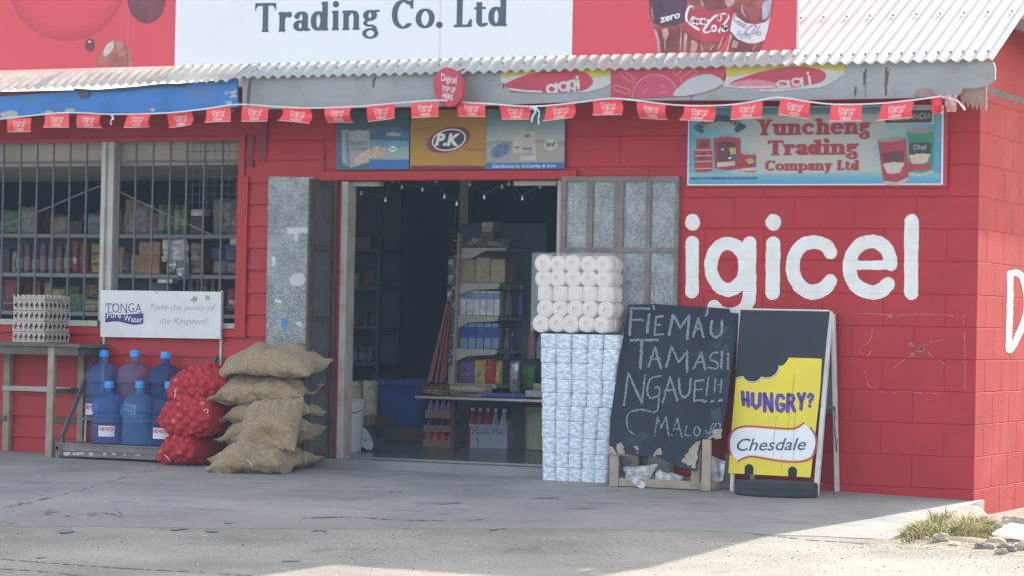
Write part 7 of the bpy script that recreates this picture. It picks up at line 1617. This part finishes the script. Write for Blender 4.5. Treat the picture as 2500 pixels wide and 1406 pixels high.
for k in range(6):
    px = 1154+k*19.0; 
    for d_ in range(2):
        cx = ony(px, 1000, yk+.05)[0]; r_ = .030; zt2_ = ony(px, 995+k*.6, yk+.05)[2]; H_ = zt2_-FZ-.012; yy_ = yk+.05+d_*.11
        if cx+r_ > xb-.012: cx = cx if d_ == 0 and False else min(cx, xb-.045+.0)
        m_ = (RD, RD, RD, GRY, WHT, CRM)[k]; mb = MB(); mb.lathe([(r_*.9, 0), (r_, .008), (r_, H_*.62), (r_*.7, H_*.74), (r_*.40, H_*.84), (r_*.36, H_*.93), (r_*.36, H_)], (cx, yy_, FZ+.012), 16); bo = part('cordial_bottle', mb, m_, t, smooth=True)
        mb = MB(); mb.lathe([(r_*.48, H_-.022), (r_*.48, H_+.004), (0, H_+.005)], (cx, yy_, FZ+.012), 14); part('cap', mb, PRW, bo)
dr_ = goods('drum', 1267, 992, 1336, 1097, yk-.02, M('cream_drum_plastic', (.52, .52, .36), .5, .06, 6), 'cream drum with a red lid beside the bottle crate', 'drum')
x0, x1 = ony(1270, 985, yk)[0], ony(1334, 985, yk)[0]; z0, z1 = ony(1300, 992, yk)[2], ony(1300, 976, yk)[2]; part('lid', MB().lathe([((x1-x0)/2, 0), ((x1-x0)/2*1.02, .006), ((x1-x0)/2, z1-z0), (0, z1-z0+.003)], ((x0+x1)/2, yk-.02+(x1-x0)/2, z0+.004), 28), RD, dr_)
# red brooms, shiny hanging strip
t = thing('broom_bundle', 'bundle of red plastic broom sticks leaning by the shelf post', 'brooms', (ony(1075, 930, 1.55)[0], 1.6, ony(1075, 935, 1.55)[2]))
for k, (a, b) in enumerate((((1092, 738), (1052, 930)), ((1096, 745), (1064, 934)), ((1100, 752), (1076, 932)), ((1098, 790), (1084, 930)), ((1088, 760), (1046, 934)))): mb = MB(); mb.tube([ony(*a, 1.6+.02*k), ony(*b, 1.5+.02*k)], [.010, .016], 8); part('broom_stick', mb, M('red_broom_plastic', (.22, .022, .05), .4, .1, 8), t)
t = thing('hanging_strip', 'strip of shiny snack packets hanging beside the shelf post', 'packets', (ony(1103, 600, 1.68)[0], 1.7, ony(1103, 900, 1.68)[2]))
for k in range(9):
    px, py = 1108-k*1.6, 552+k*38; x0, x1 = ony(px-11, py, 1.68)[0], ony(px+8, py, 1.68)[0]; z0, z1 = ony(px, py+34, 1.68)[2], ony(px, py, 1.68)[2]; mb = MB(); pouch_mesh(mb, x0, x1, 1.66, z0, z1, .05, 40+k*1.3); part('packet', mb, (c_('goods_dull_plum', (0, 0, 0)) if k < 2 else M('goods_dim_foil', (.22, .23, .25), .25, .4, 30, metal=.4)), t, smooth=True)
mb = MB(); mb.tube([ony(1112, 500, 1.69), ony(1108, 560, 1.69), ony(1094, 895, 1.69)], .004, 5); part('cord', mb, DKIRON, t)
# string of small bulbs across the doorway
yb2 = .22
bl = [(862, 518), (882, 474), (941, 491), (958, 443), (981, 459), (1031, 465), (1063, 444), (1085, 483), (1115, 500), (1147, 452), (1182, 484), (1226, 458), (1242, 451), (1275, 487), (1319, 458), (1332, 451)]
t = thing('string_lights', 'string of small clear bulbs hanging across the top of the doorway', 'string lights', tuple(ony(1100, 450, yb2)))
mb = MB(); mb.tube([ony(px, py-7, yb2) for px, py in bl], .0018, 5); part('wire', mb, M('thin_grey_wire', (.20, .22, .24), .6), t)
for px, py in bl:
    c = ony(px, py, yb2); mb = MB(); mb.lathe([(.0, -.010), (.006, -.008), (.009, -.002), (.0085, .003), (.005, .009), (.004, .013), (.004, .020), (0, .0205)], c, 12); part('bulb', mb, M('frosted_bulb', (.78, .79, .80), .15, .02), t, smooth=True)
HAZE_D = 0.0015

rr = random.Random(21); mb = MB()
for k in range(2600):
    if k < 1500: x = rr.uniform(-6.0, 2.2); y = -2.7-(.44*max(0, -x))-abs(rr.gauss(0, .9))-.0; y = max(y, -8)
    elif k < 2100: x = rr.uniform(.06, 1.4); y = rr.uniform(-3.0, -.1)
    else: x = rr.uniform(-7, -.2); y = rr.uniform(-4.5, -.9)
    on = y > -2.5-.44*max(0, -x) and x < edge_x(y)
    z = (slab_z(x, y) if on else ground_z(x, y)); r_ = rr.uniform(.002, .0070)*(1 if k < 2100 else .6)
    mb.cur = rr.choice((0, 0, 0, 1, 1, 2)); a = rr.uniform(0, 3)
    c, s = math.cos(a)*r_, math.sin(a)*r_
    mb.add([(x+c*1.3, y+s*1.3, z), (x-s, y+c, z), (x-c*1.2, y-s*1.2, z), (x+s, y-c, z), (x+c*.3, y+s*.3, z+r_*rr.uniform(.5, 1.1))], [(0, 1, 4), (1, 2, 4), (2, 3, 4), (3, 0, 4)])
o = part('gravel', mb, [M('grey_grit', (.30, .29, .27), .9), M('pale_grit', (.52, .50, .44), .9), M('dark_grit', (.10, .095, .09), .9)], None, recalc=False); o['kind'] = 'stuff'

# ------------------------------------------------------------------ added haze volume, standing in for a lens veil that lifts the blacks
HZ = bpy.data.materials.new('veil_haze'); HZ.use_nodes = True; t_ = HZ.node_tree
t_.nodes.remove(t_.nodes['Principled BSDF']); pv = t_.nodes.new('ShaderNodeVolumePrincipled')
pv.inputs['Color'].default_value = (.60, .80, 1.0, 1); pv.inputs['Density'].default_value = HAZE_D; pv.inputs['Anisotropy'].default_value = 0.0
t_.links.new(pv.outputs[0], t_.nodes['Material Output'].inputs['Volume'])
hz = struct('haze', MB().box(-330, 330, -430, 330, -1.6, 5.4), HZ, kind='stuff')
